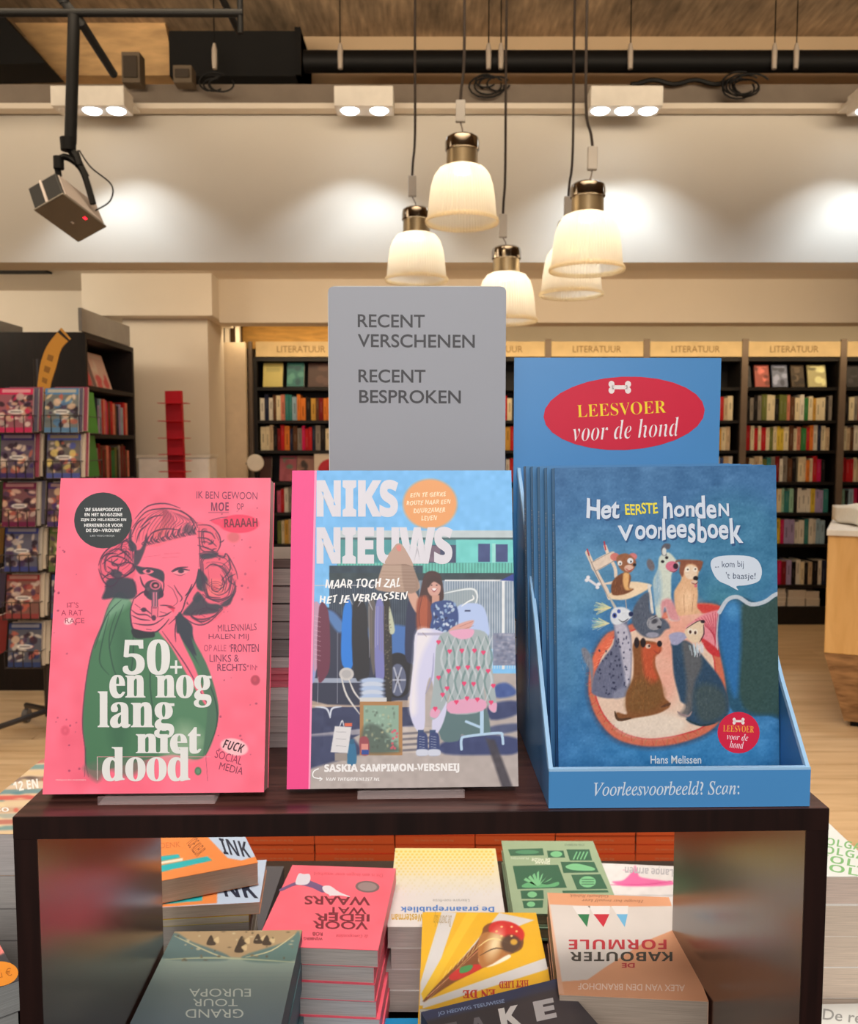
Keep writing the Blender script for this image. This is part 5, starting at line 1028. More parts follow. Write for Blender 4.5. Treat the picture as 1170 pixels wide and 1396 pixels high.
    a.ell(702, 640, 36, 48, (206, 156, 142)); a.poly([(660, 600), (700, 575), (740, 600), (744, 630), (700, 606), (668, 640)], (60, 34, 32), 1, .8); a.ell(702, 650, 15, 8, (240, 232, 232)); a.line([(686, 646), (702, 660), (718, 646)], 1.4, (150, 60, 66)); a.ell(688, 626, 4, 3, (50, 30, 34)); a.ell(716, 626, 4, 3, (50, 30, 34)); a.rect(690, 680, 730, 730, (200, 148, 130))
    a.poly([(690, 725), (790, 710), (830, 760), (828, 850), (790, D+90), (690, D+100), (680, D+60), (690, 800)], (44, 70, 130), 1, .8)
    for _ in range(46): a.ell(rr.uniform(700, 822), rr.uniform(722, D+85), rr.uniform(5, 13), rr.uniform(3, 9), rr.choice([(214, 222, 236), (140, 170, 210), (24, 36, 80), (190, 210, 230)]), .85, .6, rr.uniform(0, 180))
    a.poly([(790, 860), (850, 830), (915, 815), (900, D+60), (850, D+100), (780, D+95)], (214, 160, 150), 1, 1)
    for p in ([(840, 850), (912, 822)], [(850, 868), (915, 845)], [(850, 880), (905, 865)]): a.line(p, 1.2, (150, 96, 90), .8)
    a.poly([(612, D+75), (760, D+90), (745, D+160), (760, D+330), (770, D+500), (730, D+620), (690, D+620), (700, D+420), (680, D+330), (655, D+420), (650, D+600), (610, D+620), (568, D+500), (590, D+250)], (206, 206, 234), 1, .8); a.poly([(612, D+75), (690, D+90), (640, D+200), (610, D+330), (605, D+520), (568, D+500), (590, D+230)], (236, 230, 232), .8, 4); a.rect(612, D+90, 760, D+104, (176, 172, 196)); a.line([(640, D+90), (660, D+110)], 1.4, (130, 110, 110)); a.line([(700, D+200), (690, D+330), (655, D+420)], 2, (150, 150, 190), .8)
    for x0 in (612, 676):
        a.rect(x0+2, D+615, x0+34, D+645, (50, 74, 116)); a.poly([(x0+4, D+636), (x0+48, D+636), (x0+56, D+700), (x0+52, D+750), (x0-2, D+752), (x0-2, D+710)], (48, 64, 116), 1, .8); a.poly([(x0-2, D+722), (x0+54, D+722), (x0+56, D+752), (x0-2, D+754)], (204, 210, 226), 1, .8)
        for k in range(5): a.line([(x0+10, D+650+k*14), (x0+38, D+655+k*14)], 1.2, (220, 226, 236), .9, False)
    # knitted sweater
    sw = [(790, D+80), (900, D+70), (990, D+100), (1010, D+240), (1040, D+480), (1030, D+520), (1000, D+500), (970, D+380), (965, D+510), (790, D+525), (785, D+420), (760, D+480), (715, D+550), (680, D+540), (700, D+360), (720, D+130)]
    a.poly(sw, (160, 174, 178), 1, .8)
    for k in range(7):
        x0 = 740+k*40; a.line([(x0, D+110), (x0+36, D+230), (x0-6, D+350), (x0+30, D+460)], 3.2, (106, 136, 136), .8); a.line([(x0+36, D+110), (x0, D+230), (x0+34, D+350), (x0, D+460)], 3.0, (200, 206, 212), .7)
    a.poly([(790, D+460), (965, D+450), (965, D+510), (790, D+525)], (222, 160, 190), 1, .8); a.poly([(790, D+80), (910, D+70), (905, D+112), (850, D+125), (800, D+105)], (226, 164, 194), 1, .8); a.poly([(690, D+500), (735, D+510), (715, D+550), (680, D+540)], (222, 160, 190), 1, .8); a.poly([(1000, D+480), (1040, D+470), (1032, D+520), (1002, D+505)], (222, 160, 190), 1, .8)
    for (x, yy) in ((786, 190), (852, 186), (920, 186), (780, 296), (832, 280), (884, 276), (940, 280), (994, 296), (915, 366), (864, 364), (726, 332), (772, 390), (748, 424), (822, 464), (880, 444), (936, 450), (708, 500), (1022, 376), (1010, 466), (726, 140), (968, 196)):
        a.ell(x-5, D+yy-3, 7, 7, (226, 60, 110)); a.ell(x+5, D+yy-3, 7, 7, (226, 60, 110)); a.poly([(x-11, D+yy), (x+11, D+yy), (x, D+yy+16)], (226, 60, 110), 1, .5, False)
    # title
    TI = (216, 214, 222)
    a.ell(680, 186, 146, 134, (230, 158, 96), 1, 2)
    a.text('NIKS', 66, 56, 508, 258, TI, 'bold', 0.035, z=2); a.text('NIEUWS', 66, 310, 802, 512, TI, 'bold', 0.035, z=2)
    for s_, b in (('EEN TE GEKKE', (572, 124, 768, 148)), ('ROUTE NAAR EEN', (552, 166, 792, 190)), ('DUURZAMER', (590, 208, 762, 234)), ('LEVEN', (632, 250, 718, 276))): a.text(s_, *b, (248, 226, 190), 'boldit', 0, -2, 3, .4)
    a.text('MAAR TOCH ZAL', 112, 592, 520, 640, (240, 240, 240), 'boldit', 0, -1, 3, .4); a.text('HET JE VERRASSEN', 80, 672, 560, 724, (240, 240, 240), 'boldit', 0, -3, 3, .4)
    a.text('SASKIA SAMPIMON-VERSNEIJ', 108, D+798, 838, D+850, (236, 234, 234), 'bold', .03, -.5, 3); a.text('VAN THEGREENLIST.NL', 118, D+872, 408, D+890, (236, 234, 234), 'boldit', 0, 0, 3, .4)
    a.stroke([(78, D+824), (50, D+840), (50, D+870), (95, D+880)], 1.5, (240, 240, 240), 3); a.stroke([(82, D+870), (98, D+880), (82, D+890)], 1.4, (240, 240, 240), 3, False)
    # bag drawn over the letters, magenta spine strip
    a.shape([(500, 402), (522, 404), (545, 430), (590, 520), (545, 512), (440, 512), (452, 470), (480, 425)], (184, 154, 138), 4); a.shape([(496, 418), (512, 408), (524, 420), (522, 440), (506, 440)], (216, 132, 122), 5)
    a.t(0, 0, 1); a.shape([(385, 636), (430, 636), (421, 1085), (385, 1085)], MG, 6, False); a.shape([(429, 636), (432, 636), (423, 1085), (420.5, 1085)], (250, 150, 190), 7, False)
niks_art(a); 
# keep the strip inside the cover
for i, v in enumerate(a.mb.v): a.mb.v[i] = (min(max(v[0], 0), w), min(max(v[1], 0), l), v[2])
a.build(e, t)
m = MB()   # white lettering running down the spine
v_, f_ = glyphs('SASKIA SAMPIMON   NIKS NIEUWS', 'bold', 0.02); m.v = [(-0.0002, l-0.01-q[0]*0.14, 0.003+q[1]*0.011) for q in v_]
for q in f_: m.face(q, (240, 236, 238))
m.build('spine_lettering', 'print', e)

# ------------------------------------------------------------------ pile of books on the bench behind, carrying the grey sign
p0 = atH(345, 1021, BH); p1 = atH(700, 1017, BH); pu = (p1-p0)/np.linalg.norm(p1-p0); py_ = np.array([-pu[1], pu[0], 0]); PW = float(np.linalg.norm(p1-p0))
z = BH+0.0004
LIST = [(0.0135, (186, 180, 176), (196, 192, 188), 'grey-white'), (0.0135, (180, 176, 172), (200, 196, 190), 'pale grey'), (0.014, (190, 186, 182), (204, 200, 194), 'light grey'), (0.011, (226, 224, 220), (230, 228, 224), 'white with green spot'),
        (0.0058, (236, 110, 130), (238, 130, 146), 'thin pink'), (0.0058, (232, 100, 120), (236, 124, 140), 'thin rose pink'), (0.0058, (240, 116, 136), (240, 138, 150), 'thin bright pink'), (0.009, (206, 206, 204), (214, 212, 208), 'thin light'),
        (0.0152, (66, 62, 62), (150, 148, 146), 'dark-edged grey'), (0.0152, (70, 66, 66), (164, 160, 156), 'dark-edged grey'), (0.0152, (72, 68, 66), (176, 172, 166), 'dark-edged grey'), (0.0152, (66, 62, 60), (184, 178, 170), 'dark-edged grey'), (0.0152, (64, 58, 56), (186, 180, 170), 'dark-edged grey'), (0.008, (96, 84, 78), (120, 108, 100), 'thin brown')]
for k, (tt, cv, pg, nm) in enumerate(LIST):
    e = empty('book', frame(p0+pu*random.uniform(-.003, .003)+py_*random.uniform(0, .003)+np.array([0, 0, z-p0[2]]), pu, py_, (0, 0, 1)))
    book_parts(e, PW, 0.062 if False else 0.085, tt-0.0003, cv, pg); 
    if 'green' in nm:
        m = MB(); m.v = [(0.048+0.012*math.cos(q), -0.0004, 0.0055+0.0038*math.sin(q)) for q in np.linspace(0, 2*PI, 20, False)]; m.face(tuple(range(20)), (40, 140, 84)); m.build('green_spot', 'print', e)
    tag(e, f'{nm} book, {ORD[k]} from bottom of the pile behind the standing books', 'book', 'pile of books under the grey sign'); z += tt
PZ = z
sA = atH(447, 700, PZ); YS = 0.765
SL, SR = atY(448, 392, YS), atY(690, 390, YS); sw_ = float(SR[0]-SL[0]); shh = float(SL[2]-PZ)
e = empty('sign', frame((SL[0], YS, PZ+0.0003), (1, 0, 0), (0, 0, 1), (0, -1, 0))); tag(e, 'grey rectangular sign reading RECENT VERSCHENEN RECENT BESPROKEN above the middle book', 'sign')
m = MB(); r = 0.004; P = []
for cx, cy, a0 in ((sw_-r, shh-r, 0), (r, shh-r, PI/2)):
    P += [(cx+r*math.cos(a0+q), cy+r*math.sin(a0+q)) for q in np.linspace(0, PI/2, 6)]
P += [(0, 0), (sw_, 0)]
mat('sign_grey', (150, 153, 161), 0.38, 0.0, 0.02, 8, spec=0.5); mat('sign_edge', (214, 212, 206), 0.5)
m.prism(P, 0.0, 0.0025, 2, (150, 150, 156)); m.build('board', 'sign_grey', e)
m = MB(); m.box((r, shh-0.0001, 0.0), (sw_-r, shh+0.0006, 0.0025)); m.box((-0.0005, 0, 0.0004), (0.0001, shh-r, 0.0025)); m.build('edge', 'sign_edge', e)
a = Art(sw_, shh, [pr(SL), pr(SR), pr((SR[0], YS, PZ)), pr((SL[0], YS, PZ))]); TX = (62, 62, 66)
for s_, b in (('RECENT', (488, 429, 579, 447)), ('VERSCHENEN', (488, 456, 647, 474)), ('RECENT', (489, 504, 580, 522)), ('BESPROKEN', (490, 532, 628, 550))): a.text(s_, b[0], b[1], b[2], b[3], TX, 'sans', 0.012, 0, 1, res=6)
a.build(e, 0.0025)
# plastic foot clip of the sign on the pile

# ------------------------------------------------------------------ blue cardboard counter display with the dog books
TA, TB = atH(748, 1103, BH), atH(1104, 1100, BH); TWd = float(np.linalg.norm(TB-TA)); tu = (TB-TA)/TWd; ty = np.array([-tu[1], tu[0], 0]); TD = 0.205
dp = empty('cardboard_display', frame(TA, tu, ty, (0, 0, 1))); tag(dp, 'blue cardboard counter display with red oval header, at right end of the bench', 'display')
BLU = (80, 150, 206); mat('card_blue', (72, 138, 196), 0.33, 0, 0.03, 8, spec=0.5); mat('card_edge', (150, 190, 224), 0.6)
def zz_(px, py, dY): return float(atY(px, py, TA[1]+dY)[2])-BH
FH = zz_(745, 1052, 0.0); cw = 0.003
m = MB(); m.box((0, 0, 0.0005), (TWd, TD, 0.003)); m.build('bottom', 'card_blue', dp)
m = MB(); m.box((0, 0, 0.003), (TWd, cw, FH)); fp = m.build('front_panel', 'card_blue', dp); m = MB(); m.box((0, 0.0, FH), (TWd, 0.004, FH+0.0018)); m.build('fold', 'card_edge', dp)
prof = [(cw, 0.003), (cw, FH), (0.05, zz_(735, 930, 0.05)), (0.08, zz_(730, 850, 0.08)), (0.12, zz_(725, 775, 0.12)), (0.165, zz_(716, 690, 0.165)), (TD-0.003, zz_(709, 640, TD)), (TD-0.003, 0.003)]
for x0 in (0.0, TWd-cw):
    m = MB(); m.prism([(yy, zz) for yy, zz in prof], x0, x0+cw, 0, BLU); m.build('side_panel', 'card_blue', dp)
    m = MB(); q = prof[1:7]
    m.tube([(x0+cw/2, yy, zz+0.0006) for yy, zz in q], 0.0021, n=4); m.build('panel_edge', 'card_edge', dp)
hA = [atY(707, 488, TA[1]+TD), atY(990, 488, TA[1]+TD)]
hx0 = float(hA[0][0]-TA[0])-tu[0]*0; hx1 = float(hA[1][0]-TA[0]); hz = float(hA[0][2])-BH
# header: one board at the back, rising from the bottom
m = MB(); m.box((min(hx0, 0), TD-0.003, 0.003), (TWd, TD, 0.24)); m.build('back_panel', 'card_blue', dp)
HW_ = hx1-hx0
hd = empty('header'); hd.parent = dp; hd.matrix_local = frame((hx0, TD-0.0035, 0.18), (1, 0, 0), (0, 0, 1), (0, -1, 0))
m = MB(); m.box((0, 0, -0.003), (HW_, hz-0.18, 0.0)); m.build('header_board', 'card_blue', hd)
def Mw(o_local): 
    return np.array([TA[0], TA[1], BH])+tu*o_local[0]+ty*o_local[1]+np.array([0, 0, 1])*o_local[2]
cH = [pr(Mw((hx0, TD-.0035, hz))), pr(Mw((hx1, TD-.0035, hz))), pr(Mw((hx1, TD-.0035, .18))), pr(Mw((hx0, TD-.0035, .18)))]
a = Art(HW_, hz-0.18, cH)
a.disc(851, 563.5, 110, 50, (206, 28, 60), 0, -2.5)
BONE = (236, 224, 220)
def bone(a, x, yv, s, z=2):
    a.band(x-s*.7, yv-s*.18, x+s*.7, yv+s*.18, BONE, z)
    for dx in (-.75, .75):
        for dy in (-.28, .28): a.disc(x+dx*s, yv+dy*s, s*.27, s*.3, BONE, z)
bone(a, 845, 528, 15)
a.text('LEESVOER', 787, 549, 908, 566, (246, 214, 50), 'serif', -0.012, -3, 2, res=6); a.text('voor de hond', 781, 572, 926, 598, (240, 232, 232), 'serifit', -0.014, -3, 3, res=6)
a.build(hd, 0.0002, name='header_print')
fe = empty('front_print'); fe.parent = dp; fe.matrix_local = frame((0, -0.0001, 0.003), (1, 0, 0), (0, 0, 1), (0, -1, 0))
cF = [pr(Mw((0, 0, FH))), pr(Mw((TWd, 0, FH))), pr(Mw((TWd, 0, .003))), pr(Mw((0, 0, .003)))]
a = Art(TWd, FH-0.003, cF)
a.text('Voorleesvoorbeeld? Scan:', 810, 1065, 1008, 1084, (206, 220, 234), 'it', 0.006, -0.6, 1, res=5); a.build(fe, 0, name='front_lettering')

# the dog books, five copies one behind the other
dA = TA+tu*0.0; 
bA, bB = atY(762, 1066, 0.648), atY(1063, 1064, 0.654); bA[2] = bB[2] = BH+0.0036
w = float(np.linalg.norm(bB-bA)); u = (bB-bA)/w; bk = np.array([-u[1], u[0], 0]); ln = math.radians(4.0); y = np.array([0, 0, 1])*math.cos(ln)+bk*math.sin(ln)
ro = math.radians(0.7); u2 = u*math.cos(ro)+y*math.sin(ro); y2 = y*math.cos(ro)-u*math.sin(ro); n = np.cross(u2, y2)
top = atY(755, 638, float((bA+y2*0.24)[1])); l = float((top[2]-bA[2])/y2[2]); t = 0.014
DB = (70, 124, 170)
for k in range(5):
    o_ = bA-n*t+np.array([0, 0, abs(w*u2[2])*0])+bk*(t+0.0008)*k*1.02-u*0.0032*k
    e = empty('book', frame(o_, u2, y2, n)); tag(e, 'blue dog story book, frontmost in the cardboard display' if k == 0 else f'blue dog story book, {ORD[k]} copy from the front in the cardboard display', 'book', 'dog story books in the blue display')
    book_parts(e, w, l, t, DB, (222, 220, 216), hard=True, spine=(120, 166, 206))
    m = MB(); v_, f_ = glyphs('Het eerste honden voorleesboek', 'sans', 0.01); m.v = [(-0.0002, l-0.035-q[0]*0.10, 0.004+q[1]*0.006) for q in v_]
    for q in f_: m.face(q, (214, 224, 232))
    m.build('spine_lettering', 'print', e)
    if k == 0: de, do = e, o_
A = bA; a = Art(w, l, [pr(A+y2*l), pr(A+u2*w+y2*l), pr(A+u2*w), pr(A)], 0.9, (66, 120, 168))
def dog_art(a):
    rr = random.Random(3); T = (780, 730, 4.105); a.t(*T)
    f = np.clip((a.Y-640)/420, 0, 1)[..., None]; a.G[:] = np.array((62, 112, 160))*(1-f)+np.array((58, 124, 176))*f
    def swirl(cx, cy, rx, ry, col, al): a.ell(cx, cy, rx, ry, col, al, 18)
    swirl(-20, 300, 200, 200, (112, 170, 204), .55); swirl(150, 120, 330, 180, (90, 146, 186), .6); swirl(60, 900, 160, 300, (52, 110, 160), .5); swirl(900, 100, 330, 330, (60, 126, 156), .6); swirl(700, 1200, 420, 160, (52, 132, 186), .5); swirl(-100, 700, 150, 260, (100, 156, 190), .5); swirl(300, 230, 260, 130, (96, 150, 184), .6); swirl(560, 120, 200, 120, (80, 140, 180), .6); swirl(840, 420, 120, 160, (76, 140, 150), .5)
    a.noise(5, 16); a.noise(4, 5, None, 2.5)
    X0 = a.X.copy(); a.ell(X0.min()*0-60, 560, 44, 900, (58, 96, 150), .18, 5)
    # rug
    rug = [(270, 520), (180, 560), (110, 680), (85, 830), (95, 930), (140, 1040), (230, 1140), (360, 1185), (500, 1190), (650, 1160), (780, 1100), (860, 1000), (880, 840), (840, 640), (860, 520), (840, 400), (700, 380), (520, 430)]
    a.poly(rug, (70, 60, 76), .8, 5); a.poly([(x*0.985+8, yv*0.985+6) for x, yv in rug], (206, 110, 84), 1, 1.5)
    inn = [(310, 540), (230, 570), (150, 700), (125, 830), (135, 920), (190, 1030), (280, 1105), (400, 1140), (520, 1135), (640, 1110), (740, 1070), (800, 980), (800, 700), (760, 620), (800, 460), (700, 400), (520, 460)]
    a.poly(inn, (200, 60, 60), 1, .8); a.poly([(x+(480-x)*0.02, yv+(800-yv)*0.02) for x, yv in inn], (226, 196, 174), 1, .8)
    for (x, yv, r_) in ((540, 720, 90), (560, 560, 100), (640, 480, 110), (520, 860, 70)): a.ell(x, yv, r_, r_*1.2, (230, 156, 136), .55, 9)
    a.poly([(230, 1040), (330, 1000), (560, 1000), (640, 1060), (560, 1120), (400, 1130), (280, 1100)], (228, 214, 196), .8, 5)
    for k in range(34):
        q = 0.30*PI+k*(0.86*PI/34); cx, cy = 480+370*math.cos(q), 800+345*math.sin(q); cx2, cy2 = 480+402*math.cos(q+0.03*(-1)**k), 800+376*math.sin(q+0.03*(-1)**k); a.line([(cx, cy), (cx2, cy2)], 1.0, (166, 50, 50) if k % 2 else (150, 140, 90), .9, False)
    a.poly([(100, 800), (120, 680), (200, 570), (228, 575), (215, 620), (150, 700), (125, 820)], (226, 110, 80), 1, 1)
    for k in range(8): a.line([(118+k*13, 740-k*22), (150+k*11, 720-k*20)], 1, (250, 170, 130), .8)
    a.poly([(700, 385), (820, 395), (850, 420), (790, 440), (720, 430)], (204, 62, 58), .95, 1.5); a.poly([(690, 470), (760, 430), (850, 420), (830, 500), (815, 640), (740, 590), (650, 540), (640, 510)], (226, 140, 150), 1, 1.2); a.poly([(720, 570), (820, 640), (825, 680), (760, 650)], (196, 50, 56), .95, 1)
    for k in range(9): a.line([(690+k*16, 470-k*6), (740+k*9, 500), (800, 560+k*8)], 1.0, (176, 50, 70), .8)
    # armchair
    a.poly([(815, 560), (830, 420), (880, 350), (960, 345), (1060, 380), (1150, 330), (1250, 330), (1250, 990), (1100, 1010), (900, 985), (850, 760)], (40, 84, 110), 1, 1.5); a.poly([(945, 400), (1060, 390), (1250, 340), (1250, 960), (1120, 1000), (960, 960), (930, 700)], (50, 78, 76), 1, 3); a.poly([(820, 560), (835, 430), (885, 370), (935, 400), (945, 600), (920, 900), (870, 800)], (44, 110, 168), 1, 4); a.ell(900, 420, 40, 50, (90, 160, 210), .6, 6)
    a.line([(825, 430), (870, 360), (930, 345), (1000, 385), (1080, 370), (1145, 328), (1250, 310)], 5.5, (196, 204, 214), .95, True, False); a.line([(820, 440), (810, 560), (815, 640)], 2, (200, 200, 204), .8)
    # chair
    CH = (224, 204, 186)
    a.poly([(112, 150), (220, 90), (240, 110), (235, 140), (130, 200)], CH, 1, .8); a.line([(85, 95), (110, 150), (150, 230), (190, 300), (210, 350)], 5.5, CH, 1, True, False); a.line([(185, 60), (205, 110), (240, 180), (245, 230)], 4.5, CH, 1, True, False); a.line([(180, 270), (230, 262), (260, 240)], 4, CH); a.line([(85, 78), (95, 110)], 5, (176, 40, 60)); a.line([(180, 35), (188, 80)], 4.6, (190, 40, 60))
    a.poly([(200, 340), (300, 262), (420, 268), (440, 290), (330, 350), (250, 360)], (236, 210, 176), 1, 1); a.line([(430, 280), (440, 350), (450, 430)], 4, (220, 214, 206), 1, True, False); a.line([(210, 345), (250, 420), (270, 470)], 4, (190, 186, 176)); a.line([(300, 360), (305, 410)], 3, (190, 170, 160))
    for p in ([(85, 90), (112, 160), (160, 260), (205, 350)], [(112, 150), (220, 92)], [(130, 200), (235, 142)]): a.line(p, .9, (60, 50, 60), .7)
    def fur(cx, cy, rx, ry, col, col2, nn=40):
        for _ in range(nn):
            q = rr.uniform(0, 2*PI); r_ = rr.uniform(0, 1)**.5; x, yv = cx+rx*r_*math.cos(q), cy+ry*r_*math.sin(q); a.line([(x, yv), (x+rr.uniform(-5, 5), yv+rr.uniform(8, 24))], 1.2, col if rr.random() < .5 else col2, .55)
    # small brown pup on the chair
    a.poly([(225, 330), (222, 270), (250, 230), (300, 205), (330, 230), (320, 290), (345, 300), (320, 318), (280, 332)], (120, 72, 46), 1, 1); a.poly([(290, 210), (320, 215), (315, 290), (335, 300), (300, 305), (285, 260)], (224, 172, 110), 1, 1.2); a.ell(240, 120, 26, 22, (206, 120, 110)); a.ell(340, 118, 24, 20, (206, 120, 120)); a.poly([(250, 120), (300, 100), (345, 125), (358, 160), (330, 205), (295, 205), (262, 175)], (150, 96, 66), 1, 1); a.ell(268, 155, 13, 14, (236, 230, 224)); a.ell(326, 142, 17, 16, (226, 230, 236)); a.ell(270, 158, 4, 5, (20, 20, 26)); a.ell(330, 146, 4, 5, (20, 20, 26)); a.ell(318, 182, 26, 18, (220, 180, 160)); a.ell(350, 164, 9, 8, (26, 22, 30)); a.line([(300, 185), (320, 198), (345, 185)], 1.2, (160, 40, 40)); fur(255, 280, 26, 40, (90, 50, 34), (160, 104, 66), 26)
    a.line([(90, 245), (140, 280)], 3.4, (226, 220, 224), 1, True, False)
    for x, yv in ((82, 250), (90, 234), (142, 290), (150, 272)): a.ell(x, yv, 11, 10, (230, 226, 230))
    # grey dog hidden under the chair
    a.poly([(340, 420), (380, 350), (430, 320), (440, 430), (520, 470), (548, 515), (520, 530), (480, 570), (400, 565), (340, 500)], (84, 92, 108), 1, 1.5); a.ell(460, 490, 42, 40, (150, 150, 156)); a.ell(462, 480, 18, 12, (60, 60, 70), .9, 1, -30); a.ell(488, 512, 12, 8, (50, 50, 60)); a.ell(450, 556, 36, 15, (150, 150, 166)); a.line([(440, 470), (480, 450), (500, 480)], 1, (40, 40, 50)); fur(400, 450, 50, 80, (60, 66, 84), (120, 126, 140), 50)
    # white dog with pink muzzle
    a.poly([(460, 330), (455, 250), (480, 190), (490, 120), (540, 95), (585, 140), (600, 170), (560, 210), (555, 290), (560, 380), (600, 460), (590, 478), (545, 470), (520, 400), (500, 460), (470, 440)], (206, 214, 200), 1, 1.2); a.poly([(500, 370), (555, 360), (600, 455), (590, 478), (548, 466), (520, 400), (505, 455)], (214, 140, 146), .9, 2); a.poly([(465, 230), (490, 200), (500, 330), (470, 400), (455, 330)], (140, 176, 200), .8, 3); a.ell(440, 165, 20, 34, (110, 104, 110), 1, 1, -20); a.poly([(505, 110), (500, 70), (520, 45), (550, 50), (545, 75), (520, 80), (530, 110)], (90, 90, 100), 1, 1); a.ell(516, 90, 12, 22, (214, 216, 210))
    a.ell(560, 172, 36, 28, (212, 112, 136)); a.ell(580, 172, 14, 16, (50, 30, 44)); a.ell(507, 146, 9, 8, (26, 22, 30)); a.ell(530, 124, 9, 8, (26, 22, 30)); a.line([(545, 198), (570, 204), (590, 192)], 1.2, (150, 40, 60)); fur(500, 290, 34, 80, (236, 238, 226), (180, 196, 200), 34)
    # tan dog
    a.poly([(590, 440), (570, 330), (590, 280), (612, 240), (605, 170), (640, 140), (700, 150), (712, 190), (700, 250), (705, 330), (700, 400), (720, 432), (640, 445)], (222, 176, 136), 1, 1.2); a.poly([(600, 200), (605, 150), (580, 150), (600, 135), (720, 140), (730, 165), (712, 200), (690, 165), (640, 165), (620, 230)], (140, 84, 62), 1, 1.2); a.ell(664, 205, 36, 40, (232, 206, 178)); a.ell(645, 190, 14, 15, (240, 226, 208)); a.ell(690, 190, 13, 14, (240, 226, 208)); a.ell(648, 190, 4, 4, (40, 30, 30)); a.ell(690, 188, 4, 4, (40, 30, 30)); a.ell(692, 240, 14, 13, (30, 24, 28)); a.ell(684, 262, 18, 12, (220, 190, 170)); a.line([(670, 265), (690, 272), (705, 260)], 1.2, (120, 40, 40)); a.ell(692, 282, 8, 9, (206, 110, 120)); a.ell(640, 360, 40, 60, (240, 200, 160), .8, 5); a.line([(625, 330), (630, 430)], 1, (150, 96, 70)); a.line([(680, 330), (672, 425)], 1, (150, 96, 70)); fur(650, 330, 40, 70, (246, 214, 176), (196, 146, 106), 34)
    # grey spotted dog, left
    a.poly([(110, 850), (130, 760), (180, 680), (230, 610), (235, 520), (215, 450), (230, 415), (290, 420), (335, 455), (310, 490), (330, 560), (335, 660), (330, 780), (320, 880), (290, 900), (200, 912), (120, 890)], (104, 108, 132), 1, 1.2); a.poly([(240, 500), (300, 500), (330, 600), (332, 700), (325, 800), (305, 850), (290, 760), (270, 640), (250, 560)], (190, 186, 200), .95, 2); a.poly([(110, 850), (100, 760), (70, 700), (52, 640), (75, 630), (110, 680), (120, 760)], (124, 126, 138), 1, 1.5)
    a.poly([(215, 470), (225, 415), (270, 400), (310, 410), (340, 440), (325, 465), (285, 490), (240, 500)], (216, 220, 226), 1, 1); a.ell(330, 440, 13, 14, (30, 40, 80)); a.ell(238, 448, 13, 15, (70, 90, 170)); a.ell(238, 448, 6, 8, (16, 16, 30)); a.ell(262, 424, 10, 11, (70, 90, 170)); a.line([(262, 470), (285, 484), (315, 465)], 1.2, (40, 40, 50))
    for c, (cx, cy) in (((214, 214, 160), (170, 392)), ((206, 210, 170), (160, 480))):
        for _ in range(26): q = rr.uniform(-.5, .5); a.line([(cx+46, cy+12), (cx+46-rr.uniform(50, 100)*math.cos(q), cy+10+rr.uniform(50, 90)*math.sin(q))], 2.0, tuple(v+rr.uniform(-20, 26) for v in c), .8)
    for _ in range(50): a.ell(rr.uniform(140, 320), rr.uniform(640, 890), rr.uniform(3, 6), rr.uniform(4, 7), (44, 48, 74), .85)
    for _ in range(16): a.ell(rr.uniform(245, 325), rr.uniform(530, 660), 4, 6, (60, 60, 86), .85)
    a.poly([(230, 880), (290, 850), (320, 870), (300, 900), (240, 912)], (130, 134, 156), 1, 2); fur(75, 690, 24, 60, (170, 172, 180), (84, 88, 106), 30); fur(220, 780, 80, 90, (84, 88, 112), (136, 140, 164), 60)
    # brown dog, back view
    a.poly([(300, 950), (305, 880), (340, 800), (345, 700), (340, 620), (360, 590), (430, 590), (470, 600), (500, 625), (490, 655), (465, 680), (470, 740), (500, 820), (515, 900), (545, 935), (540, 965), (470, 1000), (360, 1020), (260, 1035), (250, 990), (305, 1000)], (132, 82, 46), 1, 1.2); a.poly([(395, 620), (470, 605), (500, 640), (462, 680), (460, 740), (480, 800), (430, 840), (400, 740)], (194, 84, 52), .95, 3); a.poly([(340, 820), (400, 800), (500, 850), (505, 930), (440, 985), (330, 990), (305, 930)], (120, 84, 44), .8, 6); a.ell(362, 600, 14, 30, (36, 26, 30)); a.ell(398, 600, 15, 26, (40, 28, 30)); a.ell(490, 606, 14, 17, (30, 24, 32)); a.ell(426, 620, 15, 13, (222, 190, 170)); a.ell(432, 618, 6, 7, (60, 40, 40)); a.line([(455, 640), (480, 660), (496, 645)], 1.2, (150, 60, 50)); a.line([(240, 985), (260, 1030), (330, 1022)], 4, (84, 56, 36)); a.line([(500, 960), (540, 945), (548, 940)], 4, (96, 60, 40)); fur(400, 870, 80, 120, (96, 60, 34), (170, 108, 60), 110); fur(430, 720, 40, 80, (214, 110, 70), (150, 66, 44), 40)
    # blue-grey dog, right
    a.poly([(600, 900), (570, 780), (560, 640), (560, 600), (640, 590), (700, 640), (770, 720), (830, 800), (870, 900), (870, 1000), (800, 1050), (700, 1060), (640, 1030), (650, 960), (610, 930)], (44, 72, 98), 1, 1.5); a.poly([(620, 590), (700, 640), (730, 720), (690, 820), (680, 900), (670, 990), (640, 1012), (600, 1000), (630, 960), (640, 820), (625, 700)], (96, 96, 98), .9, 3); a.poly([(690, 860), (760, 830), (850, 880), (866, 980), (800, 1040), (720, 1040), (690, 960)], (66, 82, 84), .9, 5); a.line([(590, 985), (610, 1000), (650, 1010), (670, 985)], 3, (150, 130, 130)); a.line([(640, 1030), (720, 1062), (800, 1050)], 3, (36, 60, 70)); a.poly([(550, 590), (545, 555), (600, 540), (650, 560), (620, 590), (590, 612), (560, 610)], (160, 160, 190), 1, 1)
